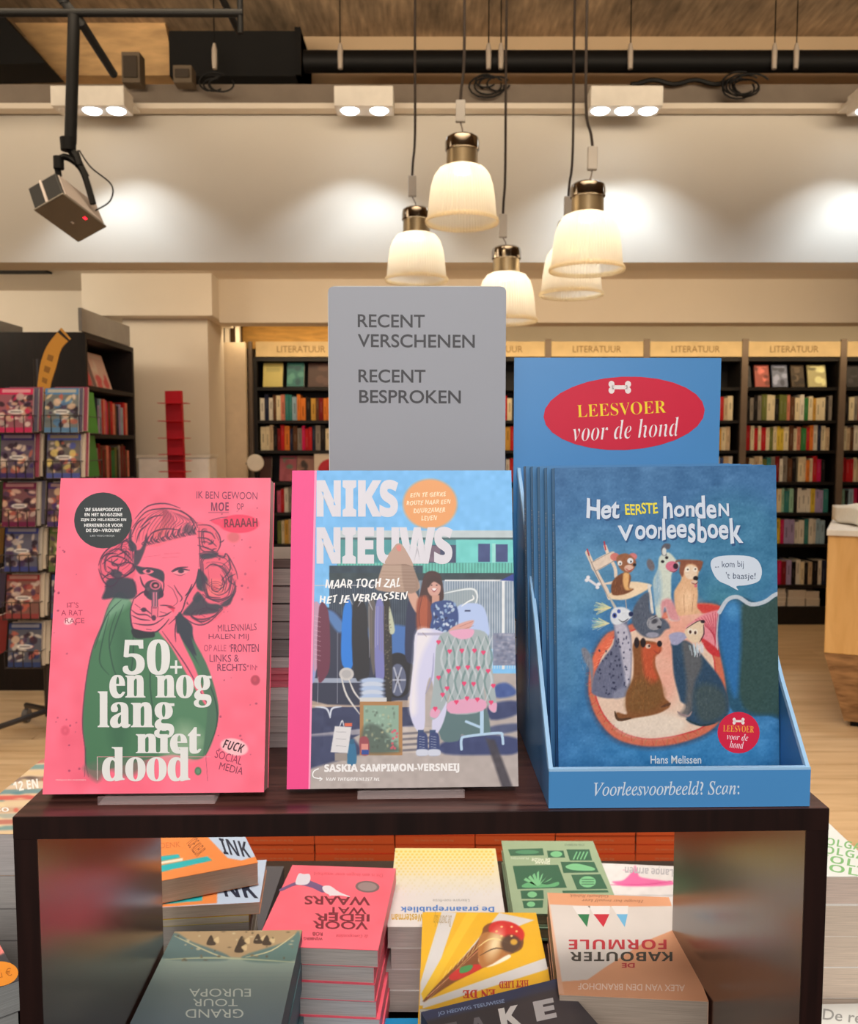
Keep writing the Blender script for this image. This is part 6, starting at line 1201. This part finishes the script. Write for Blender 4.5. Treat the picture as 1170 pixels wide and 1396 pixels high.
    a.poly([(630, 545), (650, 510), (700, 480), (735, 478), (738, 520), (730, 560), (700, 600), (660, 590)], (224, 200, 170), 1, 1); a.ell(732, 482, 12, 9, (44, 30, 40)); a.ell(662, 537, 16, 18, (236, 224, 206)); a.ell(690, 540, 14, 16, (236, 224, 206)); a.ell(662, 540, 7, 9, (70, 40, 36)); a.ell(690, 544, 7, 9, (70, 40, 36)); a.line([(735, 500), (738, 550), (715, 595)], 1.4, (40, 30, 40)); a.line([(640, 520), (700, 482), (735, 474)], 1.2, (60, 40, 50))
    for _ in range(26): x = rr.uniform(655, 735); a.line([(x, rr.uniform(600, 620)), (x+rr.uniform(-14, 14), rr.uniform(640, 680))], 2.2, (200+rr.uniform(-20, 30), 212, 220), .85)
    fur(720, 880, 100, 120, (40, 62, 80), (92, 104, 104), 90); fur(600, 700, 30, 120, (36, 60, 88), (74, 100, 124), 40)
    a.noise(4, 2.2)
    # lettering
    WT = (212, 222, 236); a.t(700, 640, 3.205)
    def ttl(s_, b, c, off, rot=0, z=2): a.text(s_, *b, c, 'sans', off, rot, z, .22, res=4)
    SH = (44, 84, 130)
    for dz, dd, cc in ((1, 5, SH), (3, 0, WT)):
        for s_, b, r_ in (('Het', (320, 128, 462, 216), 2), ('h', (655, 112, 696, 212), 0), ('on', (700, 158, 792, 208), 0), ('d', (792, 110, 838, 210), 0), ('e', (842, 150, 888, 212), 0), ('N', (896, 150, 942, 206), 0), ('V', (455, 244, 524, 312), 0), ('oo', (530, 244, 628, 306), 0), ('r', (632, 252, 650, 304), 0), ('l', (650, 214, 664, 310), 0), ('ee', (668, 240, 758, 302), 0), ('s', (762, 234, 796, 318), 0), ('b', (804, 214, 846, 318), 0), ('oe', (846, 240, 940, 304), 0), ('k', (946, 214, 1000, 326), -3)):
            ttl(s_, (b[0]+dd, b[1]+dd, b[2]+dd, b[3]+dd), cc, .026 if dz == 3 else .035, r_, dz)
    ttl('EERSTE', (488, 148, 630, 196), (238, 222, 70), .02, -4, 4)
    a.shape([(862, 420), (880, 385), (960, 375), (1050, 385), (1084, 430), (1075, 485), (1020, 505), (975, 510), (982, 528), (940, 506), (890, 480)], (206, 218, 232), 2)
    a.text('... kom bij', 880, 400, 1006, 436, (70, 84, 110), 'sans', 0, -1, 3, .15); a.text("'t baasje!", 928, 450, 1058, 486, (70, 84, 110), 'sans', 0, 1, 3, .15)
    a.t(*T); a.disc(932, 1103, 118, 116, (208, 34, 66), 2); 
    a.t(0, 0, 1); bone(a, 1007, 983, 8, 3); a.text('LEESVOER', 986, 989, 1028, 998, (240, 170, 60), 'serif', -.01, 2, 3); a.text('voor de', 991, 1000, 1020, 1009, (240, 220, 226), 'serifit', -.01, 4, 3); a.text('hond', 995, 1010, 1014, 1020, (240, 220, 226), 'serifit', -.01, 4, 3)
    a.text('Hans Melissen', 887, 1030, 956, 1041, (214, 224, 230), 'sans', .012, 0, 3)
dog_art(a); a.build(de, t)

# ------------------------------------------------------------------ book piles on the table
def near_from_far(FL, FR, h, l):
    a_, b_ = atH(*FL, h), atH(*FR, h); u_ = (b_-a_)/np.linalg.norm(b_-a_); q = np.array([u_[1], -u_[0], 0])
    return pr(a_+q*l), pr(b_+q*l)
def far_from_near(NL, NR, h, l):
    a_, b_ = atH(*NL, h), atH(*NR, h); u_ = (b_-a_)/np.linalg.norm(b_-a_); q = np.array([-u_[1], u_[0], 0])
    return pr(a_+q*l), pr(b_+q*l)
# grand tour
def art_grand(a):
    f = np.clip((a.Y-1268)/130, 0, 1)[..., None]; a.G[:] = np.array((150, 168, 150))*(1-f)+np.array((112, 128, 136))*f
    a.poly([(200, 1255), (430, 1255), (415, 1290), (380, 1303), (330, 1306), (300, 1302), (250, 1285), (205, 1300)], (168, 144, 110), 1, 2)
    a.poly([(240, 1272), (262, 1284), (310, 1302), (300, 1310), (220, 1306), (225, 1280)], (92, 116, 116), 1, 1.5); a.poly([(408, 1270), (390, 1284), (330, 1304), (350, 1312), (405, 1308)], (92, 120, 116), 1, 1.5)
    a.line([(238, 1276), (290, 1300), (312, 1306)], 1.6, (196, 190, 150)); a.line([(402, 1274), (370, 1296), (335, 1305)], 1.6, (196, 190, 150)); a.line([(225, 1308), (300, 1306), (404, 1312)], 2.5, (178, 184, 150), .8)
    for x, yv in ((288, 1283), (330, 1284), (352, 1281), (364, 1283), (326, 1293)):
        a.poly([(x-6, yv+5), (x+6, yv+5), (x+3, yv-3), (x, yv-8), (x-4, yv-3)], (62, 52, 44), .95, .6); a.poly([(x+3, yv-1), (x+10, yv-6), (x+10, yv+3)], (206, 184, 140), .8, .6)
    for _ in range(40): a.ell(random.uniform(232, 410), random.uniform(1268, 1310), random.uniform(1, 3), random.uniform(.8, 1.8), random.choice([(90, 76, 56), (196, 184, 150), (120, 104, 76)]), .7)
    for k in range(3): a.rect(265, 1326+k*6, 400, 1327+k*6, (120, 140, 140), .4)
    c = (206, 214, 204)
    for s_, b in (('EUROPA', (258, 1348, 342, 1359)), ('TOUR', (263, 1362, 324, 1372)), ('GRAND', (253, 1376, 332, 1388))): a.text(s_, *b, c, 'sans', 0.0, 180, 2, res=4)
NLg, NRg = near_from_far((238, 1270), (412, 1268), 0.918, 0.21)
r_, fr_ = lying('book', 'sea-green travel book with ships, upside-down title GRAND TOUR EUROPA, front left', (238, 1270), (412, 1268), NLg, NRg, 0.918, 0.03, (86, 110, 112), art=art_grand, step=1.0, gloss='print', page=(190, 186, 170), spine=(60, 88, 96))
under(fr_, 0.918-0.03, 'book', lambda k: f'blue-green book, {ORD[k+1]} from top of the travel book pile at front left', 0.03, (78, 104, 110), 5, TBL, page=(150, 150, 140), spine=(60, 88, 100), group='travel book pile')
# pink, VOOR IEDER WAT WAARS
PK2 = (240, 104, 122)
def art_pink(a):
    a.noise(2, 20); B = (120, 44, 56)
    for s_, b in (('WAARS', (415, 1222, 505, 1234)), ('WAT', (448, 1237, 500, 1246)), ('IEDER', (429, 1246, 504, 1256)), ('VOOR', (426, 1256, 502, 1267))): a.text(s_, b[0], b[1], b[2], b[3], B, 'sans', .022, 181, 2)
    a.text('ROB', 426, 1271, 440, 1276, B, 'sans', .02, 181, 2); a.text('WIJNBERG', 414, 1266+11, 440, 1282, B, 'sans', .02, 181, 2); a.text('de Correspondent', 458, 1273, 502, 1279, (170, 60, 76), 'it', 0, 181, 2)
    a.disc(501, 1209, 16.5, 8, (120, 98, 100), 1, 3); a.disc(501, 1209, 13, 6, (150, 130, 130), 2, 3)
    a.shape([(382, 1212), (404, 1202), (416, 1199), (436, 1206), (446, 1212), (440, 1217), (424, 1210), (404, 1207), (384, 1215)], (112, 86, 128), 2)
    a.shape([(404, 1199), (408, 1191), (414, 1192), (422, 1192), (423, 1200), (418, 1206), (404, 1206)], (214, 210, 222), 3); a.shape([(440, 1209), (450, 1208), (462, 1216), (478, 1223), (464, 1221), (452, 1221), (442, 1216)], (222, 212, 220), 3)
    a.shape([(448, 1214), (449, 1222), (453, 1221)], (214, 200, 210), 2, False)
    a.text('Dit is een leugen over waarheid', 428, 1189, 522, 1195, (206, 80, 96), 'sans', 0, 181.5, 2)
r_, fr_ = lying('book', 'pink book with pointing hand and upside-down title VOOR IEDER WAT WAARS, topmost of its pile', (390, 1178), (532, 1185), (358, 1291), (525, 1294), 0.906, 0.0195, PK2, art=art_pink, step=3, page=(186, 178, 172))
under(fr_, 0.906-0.0195, 'book', lambda k: f'pink-edged book, {ORD[k+1]} from the top of the pink pile on the table', 0.0195, PK2, 7, TBL, page=(178, 172, 168), group='pink book pile')
# de graanrepubliek
def art_graan(a):
    f = np.clip((a.Y-1157)/110, 0, 1)[..., None]; a.G[:] = np.array((232, 216, 150))*(1-np.clip(f*1.8, 0, 1))+np.array((214, 210, 208))*np.clip(f*1.8, 0, 1)
    for j in range(16):
        for i in range(22):
            x = 541+i*6.1+(j % 2)*3; yv = 1161+j*3.9; 
            if j < 9 or (i+j) % 3: a.ell(x, yv, 1.9*(1-j*.035), 1.3, (222, 186, 60) if j < 9 else (206, 192, 140), .8*(1-j*.05), .5)
    a.text('De graanrepubliek', 546, 1234, 674, 1244, (74, 124, 196), 'bold', .01, 180, 2); a.text('Frank Westerman', 534, 1246, 600, 1257, (196, 160, 60), 'bold', .01, 180, 2); a.text('Literaire non-fictie', 590, 1226, 640, 1230, (150, 150, 150), 'sans', 0, 180, 2)
r_, fr_ = lying('book', 'white and yellow book with upside-down blue title DE GRAANREPUBLIEK, topmost of its pile', (535, 1156), (675, 1157), (533, 1264), (692, 1264), 0.884, 0.026, (216, 212, 206), art=art_graan, step=1.0, page=(206, 198, 190))
under(fr_, 0.884-0.026, 'book', lambda k: f'white-covered book, {ORD[k+1]} from the top of the white and yellow pile', 0.026, (222, 220, 216), 7, TBL, page=(196, 188, 180), group='white and yellow book pile')
# green botanical
def art_green(a):
    G1 = (150, 174, 144); D_ = (52, 100, 78); Lf = (120, 190, 140); a.t(520, 1130, 2.489)
    for q in (((430, 70), (548, 66), (552, 90), (438, 92)), ((562, 74), (618, 74), (624, 98), (566, 98)), ((628, 70), (706, 70), (716, 108), (640, 108)), ((446, 126), (600, 122), (630, 200), (462, 205)), ((608, 112), (722, 112), (738, 148), (618, 150)), ((644, 156), (744, 154), (768, 204), (664, 206)), ((472, 210), (550, 208), (552, 238), (476, 238)), ((478, 244), (550, 242), (548, 268), (484, 270)), ((614, 210), (768, 208), (772, 216), (616, 218))): a.shape(list(q), D_, 1, False)
    for k in range(7): a.shape([(528, 195), (483+k*15, 150+abs(k-3)*8), (490+k*15, 142+abs(k-3)*8), (536, 193)], Lf, 2+k*.3, False)
    a.shape([(480, 190), (520, 178), (560, 190), (600, 180), (590, 196), (490, 200)], (96, 170, 120), 2); a.shape([(625, 128), (660, 118), (720, 132), (716, 142), (650, 140)], Lf, 2); a.disc(700, 180, 28, 19, Lf, 2); a.disc(594, 86, 20, 10, Lf, 2); a.disc(512, 223, 16, 10, Lf, 2); a.disc(508, 256, 14, 9, Lf, 2); a.disc(495, 79, 40, 7, (80, 140, 106), 2)
    for k in range(4): a.stroke([(652+k*12, 104), (664+k*12, 78)], 1.6, Lf, 3, False)
    for k in range(3): a.stroke([(680, 172+k*8), (722, 172+k*8)], 1.2, D_, 3, False)
    a.text('DE WILDE', 510, 100, 572, 110, (226, 232, 216), 'sans', .02, 182, 2); a.text('SMAAK', 520, 110, 572, 120, (226, 232, 216), 'sans', .02, 182, 2); a.text('JOEL ROBBINS'[:12], 622, 49, 690, 58, (110, 130, 110), 'sans', .01, 180, 2); a.text('PLANTEN', 440, 97, 500, 103, (200, 214, 196), 'sans', .01, 181, 2)
r_, fr_ = lying('book', 'sage green book with dark botanical picture blocks, behind the gnome title book', (681, 1146), (807, 1147), (703, 1246), (850, 1246), 0.802, 0.019, (150, 172, 142), hard=True, art=art_green, step=3, page=(200, 190, 160), spine=(120, 150, 124))
under(fr_, 0.802-0.019, 'book', lambda k: f'sage green book, {ORD[k+1]} from top of the botanical pile', 0.019, (140, 166, 140), 3, TBL, hard=True, page=(200, 190, 160), group='botanical book pile')
# white book with pink splash
def art_lange(a):
    a.noise(3, 6); P_ = (226, 96, 160)
    a.poly([(835, 1202), (850, 1200), (862, 1188), (866, 1180), (870, 1190), (874, 1196), (900, 1200), (925, 1204), (900, 1208), (850, 1208)], P_, .9, 1); a.line([(832, 1206), (880, 1206), (922, 1200)], 1.5, (210, 70, 140)); a.line([(862, 1190), (850, 1186)], 1, P_)
    a.text('Lange armen', 852, 1180, 918, 1194, (176, 176, 184), 'bold', .01, 183, 2)
    a.rect(830, 1220, 930, 1222, (180, 180, 184), .8)
lying('book', 'white book with bright pink splash, beside the botanical book at the back', (815, 1176), (925, 1182), (822, 1240), (938, 1244), 0.785, 0.024, (222, 220, 222), art=art_lange, step=1.5, page=(206, 196, 186))
# kabouter
def art_kab(a):
    O_ = (222, 160, 122); a.G[:] = (214, 206, 200); a.t(520, 1130, 2.489)
    a.poly([(540, 200), (980, 200), (985, 262), (830, 264), (700, 262), (560, 256)], O_, 1, .5, False)
    a.poly([(1010, 335), (900, 380), (760, 470), (700, 512), (590, 520), (590, 570), (1130, 590), (1100, 500)], O_, 1, .5, False); a.poly([(545, 215), (565, 215), (620, 560), (595, 560)], (226, 176, 146), 1, .5, False)
    for k, (x0, x1, tip, c) in enumerate(((668, 702, 698, (40, 120, 76)), (722, 770, 754, (196, 40, 60)), (800, 832, 826, (110, 180, 220)))):
        a.shape([(x0-24, 262), (x1+20, 264), (tip, 336)] if False else [(x0-2, 290), (x1+4, 290), (tip, 334)], c, 2, False); a.shape([(x0-20, 262), (x1+6, 262), (x1+4, 290), (x0-2, 290)], (226, 222, 220), 2, False)
    a.text('ALEX VAN DEN BRANDHOF', 668, 527, 1030, 549, (240, 216, 200), 'sans', .006, 181, 3); a.text('Hoogte bar twaalf keer', 680, 238, 890, 250, (150, 96, 70), 'it', 0, 181, 3); a.text('Geldmarkt Rubriek', 640, 224, 770, 234, (150, 96, 70), 'it', 0, 181, 3)
    a.text('FORMULE', 636, 376, 968, 410, (190, 50, 62), 'bold', 0, 180, 3); a.text('KABOUTER', 640, 418, 988, 450, (64, 60, 56), 'bold', 0, 180, 3); a.text('DE', 816, 456, 860, 472, (190, 50, 62), 'sans', .03, 180, 3)
r_, fr_ = lying('book', 'cream and orange book with upside-down title DE KABOUTER FORMULE at front right', (742, 1216), (908, 1224), (765, 1357), (971, 1364), 0.930, 0.030, (222, 164, 128), art=art_kab, step=1.2, page=(160, 146, 132), spine=(226, 180, 150), w=0.139)
under(fr_, 0.930-0.030, 'book', lambda k: f'cream and orange book, {ORD[k+1]} from top of the front right pile', 0.030, (220, 160, 126), 5, TBL, page=(150, 136, 124), group='front right book pile')
# yellow with striped rocket train
YW = (226, 174, 36)
def art_yel(a):
    a.t(520, 1130, 2.489); Wc = (206, 204, 204)
    a.poly([(205, 280), (255, 285), (150, 600), (130, 600), (133, 520)], Wc, 1, .6, False); a.poly([(290, 285), (330, 285), (300, 330), (145, 590), (135, 560)], (230, 186, 50), 1, .6, False); a.poly([(400, 285), (520, 310), (440, 340), (150, 590)], Wc, 1, .6, False); a.poly([(580, 430), (585, 470), (140, 610), (145, 585)], Wc, 1, .6, False)
    a.poly([(140, 585), (320, 390), (350, 330), (400, 318), (470, 340), (480, 400), (430, 430), (250, 520)], (122, 70, 40), 1, .8)
    for k in range(5): a.line([(150+k*2, 588-k*6), (330+k*18, 400-k*12)], 1.3, [(230, 200, 120), (60, 40, 36), (200, 60, 50), (240, 220, 180), (120, 80, 40)][k], 1, False)
    for k in range(10): a.line([(210+k*16, 505-k*14), (222+k*16, 480-k*14)], 1.2, (236, 214, 150), 1, False)
    a.poly([(230, 500), (270, 470), (320, 460), (350, 465), (300, 495), (245, 515)], (196, 40, 44), 1, .6); a.poly([(270, 470), (310, 462), (300, 482), (268, 490)], (60, 140, 80), 1, .6); a.poly([(330, 440), (400, 420), (440, 435), (360, 470)], (236, 226, 206), 1, .8)
    a.ell(425, 350, 62, 36, (200, 36, 40), 1, .8, 14); a.poly([(330, 380), (360, 350), (430, 372), (470, 405), (420, 432), (340, 470)], (168, 110, 60), 1, 1); a.ell(385, 390, 20, 44, (250, 240, 200), .75, 6, 20); a.line([(330, 400), (380, 372), (460, 400)], 1.6, (236, 214, 150)); a.line([(335, 430), (390, 405), (450, 420)], 1.4, (60, 40, 36)); a.ell(440, 390, 34, 30, (70, 50, 44), .9, 2); a.ell(450, 384, 12, 10, (220, 170, 60), .9, 1)  # the pale soft oval is glare painted into the cover
    for k in range(6): q = k*1.05; a.ell(425+34*math.cos(q), 348+18*math.sin(q), 4, 3, (240, 210, 140))
    a.text('HET LIED', 400, 516, 500, 540, (180, 50, 40), 'serif', .02, 177, 3); a.text('EN DE', 276, 546, 388, 574, (190, 50, 40), 'serif', .02, 178, 3); a.text('De zwarte tulp', 178, 282, 238, 334, (150, 120, 40), 'it', 0, 182, 3)
r_, fr_ = lying('book', 'yellow book with white rays and a red striped rocket train on its cover', (576, 1242), (736, 1246), (572, 1377), (752, 1374), 0.898, 0.022, YW, art=art_yel, step=1.0, gloss='glossy_print', page=(196, 186, 170))
under(fr_, 0.898-0.022, 'book', lambda k: f'yellow book, {ORD[k+1]} from top of the pile in the front middle', 0.022, YW, 6, TBL, page=(186, 176, 160), group='yellow book pile')
# FAKE
NLf, NRf = near_from_far((574, 1380), (761, 1334), 0.9235, 0.20)
def art_fake(a):
    a.G[:] = (66, 62, 68); a.t(520, 1130, 2.489); a.poly([(110, 600), (610, 490), (620, 540), (120, 660)], (64, 72, 104), 1, 3, False)
    a.poly([(440, 600), (620, 540), (660, 700), (480, 700)], (84, 76, 80), .7, 8)
    a.text('JO HEDWIG TEEUWISSE', 190, 600, 420, 616, (150, 170, 206), 'sans', .01, -11, 3, shear=0)
    a.text('K', 402, 604, 470, 672, (232, 226, 222), 'bold', .03, -12, 3); a.text('E', 520, 580, 590, 648, (206, 200, 200), 'bold', .03, -12, 3); a.text('A', 300, 640, 360, 704, (120, 116, 122), 'bold', .02, -12, 3); a.text('F', 200, 660, 262, 722, (110, 106, 112), 'bold', .02, -12, 3)
lying('book', 'dark book with big pale letters FAKE, lying askew at the bottom edge', (574, 1380), (761, 1334), NLf, NRf, 0.9235, 0.025, (52, 54, 80), flip=False, art=art_fake, step=1.2, page=(150, 140, 136))
# THINK pile
def art_think(a):
    a.G[:] = (232, 138, 72); a.t(200, 1130, 3.25)
    a.poly([(255, 20), (360, 130), (420, 140), (560, 100), (520, 20)], (186, 204, 226), 1, .5, False); a.poly([(20, 128), (140, 112), (150, 128), (45, 148)], (40, 176, 182), 1, .5, False); a.poly([(45, 165), (270, 122), (290, 140), (45, 196)], (40, 176, 182), 1, .5, False); a.poly([(45, 150), (160, 130), (160, 140), (45, 160)], (236, 226, 206), 1, .5, False)
    a.text('INK', 330, 52, 452, 118, (38, 46, 66), 'bold', .0, 8, 3, shear=-.5); a.text('TOE KLEUR', 180, 50, 258, 106, (150, 84, 50), 'sans', .0, 52, 3); a.text('DENK', 60, 60, 150, 84, (206, 110, 60), 'sans', 0, -4, 3)
FLt, FRt = far_from_near((150, 1214), (352, 1176), 0.95, 0.14)
lying('book', 'orange, teal and pale blue book lying askew on top of the left inner pile', FLt, FRt, (150, 1214), (352, 1176), 0.95, 0.027, (228, 136, 74), flip=False, art=art_think, step=1.2, page=(196, 170, 148))
def art_think2(a):
    a.G[:] = (186, 204, 226); a.t(200, 1130, 3.25)
    a.poly([(20, 250), (315, 200), (312, 330), (20, 350)], (232, 138, 72), 1, .5, False); a.poly([(20, 300), (120, 285), (250, 268), (246, 318), (60, 336), (20, 338)], (40, 176, 182), 1, .5, False)
    a.text('NK', 335, 226, 482, 304, (38, 46, 66), 'bold', .0, 3, 3, shear=-.4)
FLt, FRt = far_from_near((170, 1240), (354, 1230), 0.9215, 0.13)
r_, fr_ = lying('book', 'pale blue and orange book directly beneath the askew one in the left inner pile', FLt, FRt, (170, 1240), (354, 1230), 0.9215, 0.014, (220, 150, 110), flip=False, art=art_think2, step=1.2, page=(206, 190, 172), l=0.105)
zt_ = 0.9215-0.014
for k, (tt, c, pg, nm) in enumerate(((0.009, (236, 214, 60), (206, 196, 176), 'yellow-covered'), (0.022, (180, 176, 170), (186, 180, 172), 'grey'), (0.022, (190, 184, 176), (176, 166, 150), 'beige-grey'), (0.022, (44, 42, 44), (200, 196, 190), 'black-covered'), (0.03, (150, 150, 150), (190, 180, 170), 'plain grey'), (0.03, (180, 170, 160), (190, 180, 170), 'pale tan'))):
    A_, w_, l_, u_, y_ = fr_
    if zt_-tt < TBL: break
    e = empty('book', frame(A_-u_*0.0-np.array([0, 0, A_[2]-zt_+tt])+u_*(-0.012), u_, y_, (0, 0, 1))); book_parts(e, w_, l_, tt-.0004, c, pg); tag(e, f'{nm} book in the left inner pile, {ORD[k+2]} from its top', 'book', 'left inner book pile'); zt_ -= tt
m = None
# dark grey book behind
def art_dark(a): a.text('ATLAS', 330, 1184, 372, 1187, (180, 184, 190), 'sans', 0, 180, 2); a.band(340, 1206, 378, 1207.2, (150, 152, 158), 1)
lying('book', 'dark grey book with thin white line, behind between orange and pink piles', (262, 1181), (384, 1181), (232, 1268), (361, 1268), 0.795, 0.034, (84, 84, 90), art=None, page=(150, 146, 140))
# blue book at the very bottom
lying('book', 'bright blue book just showing at the bottom edge before the pink pile', (437, 1389), (568, 1388), (432, 1480), (580, 1480), 0.80, 0.039, (24, 140, 196), page=(190, 190, 190))
# left of the bench
def art_col(a):
    a.G[:] = (206, 178, 146)
    rr = random.Random(5)
    for k in range(13):
        yv = 1034+k*8.2; c = [(176, 96, 84), (92, 138, 140), (214, 186, 140), (120, 100, 90), (206, 186, 160), (84, 130, 140), (196, 70, 66), (214, 190, 150), (186, 150, 120), (150, 160, 150)][k % 10]; a.poly([(-80, yv+4), (140, yv-2), (140, yv+4), (-80, yv+10)], c, .75, 1, False)
    for _ in range(60): a.ell(rr.uniform(-60, 110), rr.uniform(1034, 1134), rr.uniform(3, 9), rr.uniform(1, 3), rr.choice([(206, 66, 60), (60, 120, 130), (226, 206, 160), (70, 60, 60)]), .6, 1)
    a.text('12 EN', 18, 1064, 52, 1077, (228, 224, 216), 'bold', .01, -8, 3)
    a.text('SO', -6, 1101, 12, 1107, (230, 226, 220), 'bold', .01, 0, 3)
NLx, NRx = (-68, 1137), (133, 1137); FLx, FRx = far_from_near(NLx, NRx, 1.0, 0.245)
r_, fr_ = lying('book', 'multicoloured striped book on top of the pile at the left edge', FLx, FRx, NLx, NRx, 1.0, 0.050, (190, 160, 136), flip=False, art=art_col, step=1.3, page=(186, 182, 180))
under(fr_, 0.95, 'book', lambda k: f'grey book, {ORD[k+1]} from top of the pile at the left edge', 0.04, (110, 106, 106), 4, TBL, page=(176, 172, 168), group='left edge book pile')
def art_left2(a):
    a.G[:] = (66, 64, 68)
    a.rect(-120, 1196, 60, 1205, (110, 106, 104), .9); a.rect(0, 1217, 20, 1219, (214, 214, 214)); a.poly([(-120, 1236), (0, 1236), (22, 1234), (40, 1240), (32, 1270), (12, 1288), (0, 1302), (-60, 1310), (-120, 1300)], (224, 128, 120), 1, 1.5); a.poly([(-40, 1226), (24, 1230), (24, 1240), (-40, 1242)], (150, 140, 132), .8, 2)
    for p in ([(0, 1262), (10, 1258), (22, 1256)], [(0, 1272), (14, 1270), (24, 1262)], [(-30, 1250), (4, 1248)], [(-20, 1284), (8, 1280)]): a.line(p, 1.2, (70, 40, 44), .8)
    a.disc(-2, 1328, 27, 17, (226, 140, 44), 2, -6)
    a.text('nu €', -10, 1322, 16, 1333, (176, 96, 30), 'sans', 0, -12, 3)
NLx, NRx = (-130, 1392), (27, 1336); FLx, FRx = far_from_near(NLx, NRx, 0.948, 0.15)
r_, fr_ = lying('book', 'dark-covered book with pink drawn face and orange round sticker at the left edge', FLx, FRx, NLx, NRx, 0.948, 0.03, (60, 58, 62), flip=False, art=art_left2, step=1.3, page=(150, 152, 150))
under(fr_, 0.918, 'book', lambda k: f'pale grey book, {ORD[k+1]} below the one with the orange sticker', 0.04, (160, 160, 158), 3, TBL, page=(150, 152, 150), group='book pile with orange sticker')
# right of the bench
def art_right(a):
    a.G[:] = (216, 218, 212)
    for k in range(4): a.text(['OLGA', 'OLGA', 'IOLA', 'IOLA'][k], 1126+k*(-3), 1146+k*12, 1176+k*6, 1156+k*12, (124, 176, 112), 'bold', -.01, 10, 2)
NLx, NRx = (1012, 1195), (1207, 1195); FLx, FRx = far_from_near(NLx, NRx, 1.0, 0.22)
r_, fr_ = lying('book', 'white book with pale green lettering, topmost of the pile right of the bench', FLx, FRx, NLx, NRx, 1.0, 0.030, (214, 214, 208), flip=False, art=art_right, step=3, page=(206, 186, 172))
under(fr_, 0.97, 'book', lambda k: f'thick white book, {ORD[k+1]} from top of the pile right of the bench', 0.034, [(222, 218, 212), (214, 206, 196)], 6, TBL, page=(206, 188, 170), group='book pile right of the bench')
def art_right2(a): a.G[:] = (214, 214, 208); a.text('De re', 1122, 1378, 1176, 1393, (140, 140, 136), 'sans', .01, 6, 2)
NLx, NRx = near_from_far((1080, 1370), (1265, 1366), 0.868, 0.19)
r_, fr_ = lying('book', 'white book with grey lettering at the lower right corner', (1080, 1370), (1265, 1366), NLx, NRx, 0.868, 0.036, (214, 214, 208), flip=False, art=art_right2, step=3, page=(206, 190, 176))
under(fr_, 0.832, 'book', lambda k: f'white book, {ORD[k+1]} from top at the lower right corner', 0.036, (214, 214, 208), 3, TBL, page=(206, 190, 176), group='lower right corner pile')

# ------------------------------------------------------------------ wall of orange-red books behind the table, on a low platform
RY = 2.2; rw = 0.2075; rx0 = float(atY(320, 1150, RY)[0]); Z0 = 0.345; rt_ = 0.0245
m = MB(); m.box((rx0-0.03, RY-0.02, 0), (rx0+rw*6+0.03, RY+0.45, Z0-0.03)); pf = empty('low_platform'); tag(pf, 'low dark platform carrying the orange-red books behind the table', 'platform'); m.build('body', 'dark_veneer', pf)
m = MB(); m.box((rx0-0.05, RY-0.04, Z0-0.03), (rx0+rw*6+0.05, RY+0.47, Z0)); m.build('top_board', 'dark_veneer', pf)
proto = None
for c in range(6):
    for r in range(7):
        M = Matrix.Translation((rx0+rw*c+random.uniform(-.0008, .0008), RY+random.uniform(0, .004), Z0+rt_*r+0.0003))
        if proto is None:
            e = empty('book', M); m = MB(); T_ = rt_-0.0006; L_ = rw-0.003
            m.box((0, 0.0, 0.001), (L_, 0.0015, T_-0.001), (246, 104, 52)); m.box((0, 0, 0), (L_, 0.13, 0.001), (216, 66, 30)); m.box((0, 0, T_-0.001), (L_, 0.13, T_), (216, 66, 30)); m.build('cover', 'print', e)
            m = MB(); m.box((0.001, 0.0016, 0.001), (L_-0.001, 0.128, T_-0.001), (206, 190, 170)); m.build('page_block', 'pages', e)
            v_, f_ = glyphs('De kleine orde van de dag', 'sans', .01); m = MB(); m.v = [(0.05+q[0]*0.10, -0.0003, 0.008+q[1]*0.006) for q in v_]
            for q in f_: m.face(q, (236, 150, 100))
            m.build('spine_lettering', 'print', e); proto = e
        else: e = copy_tree(proto); e.matrix_world = M
        tag(e, 'orange-red book lying in the wall of identical books behind the table', 'book', 'wall of orange-red books')

bpy.context.view_layer.update()
tri = sum(len(p.vertices)-2 for o in SC.objects if o.type == 'MESH' for p in o.data.polygons) if False else 0
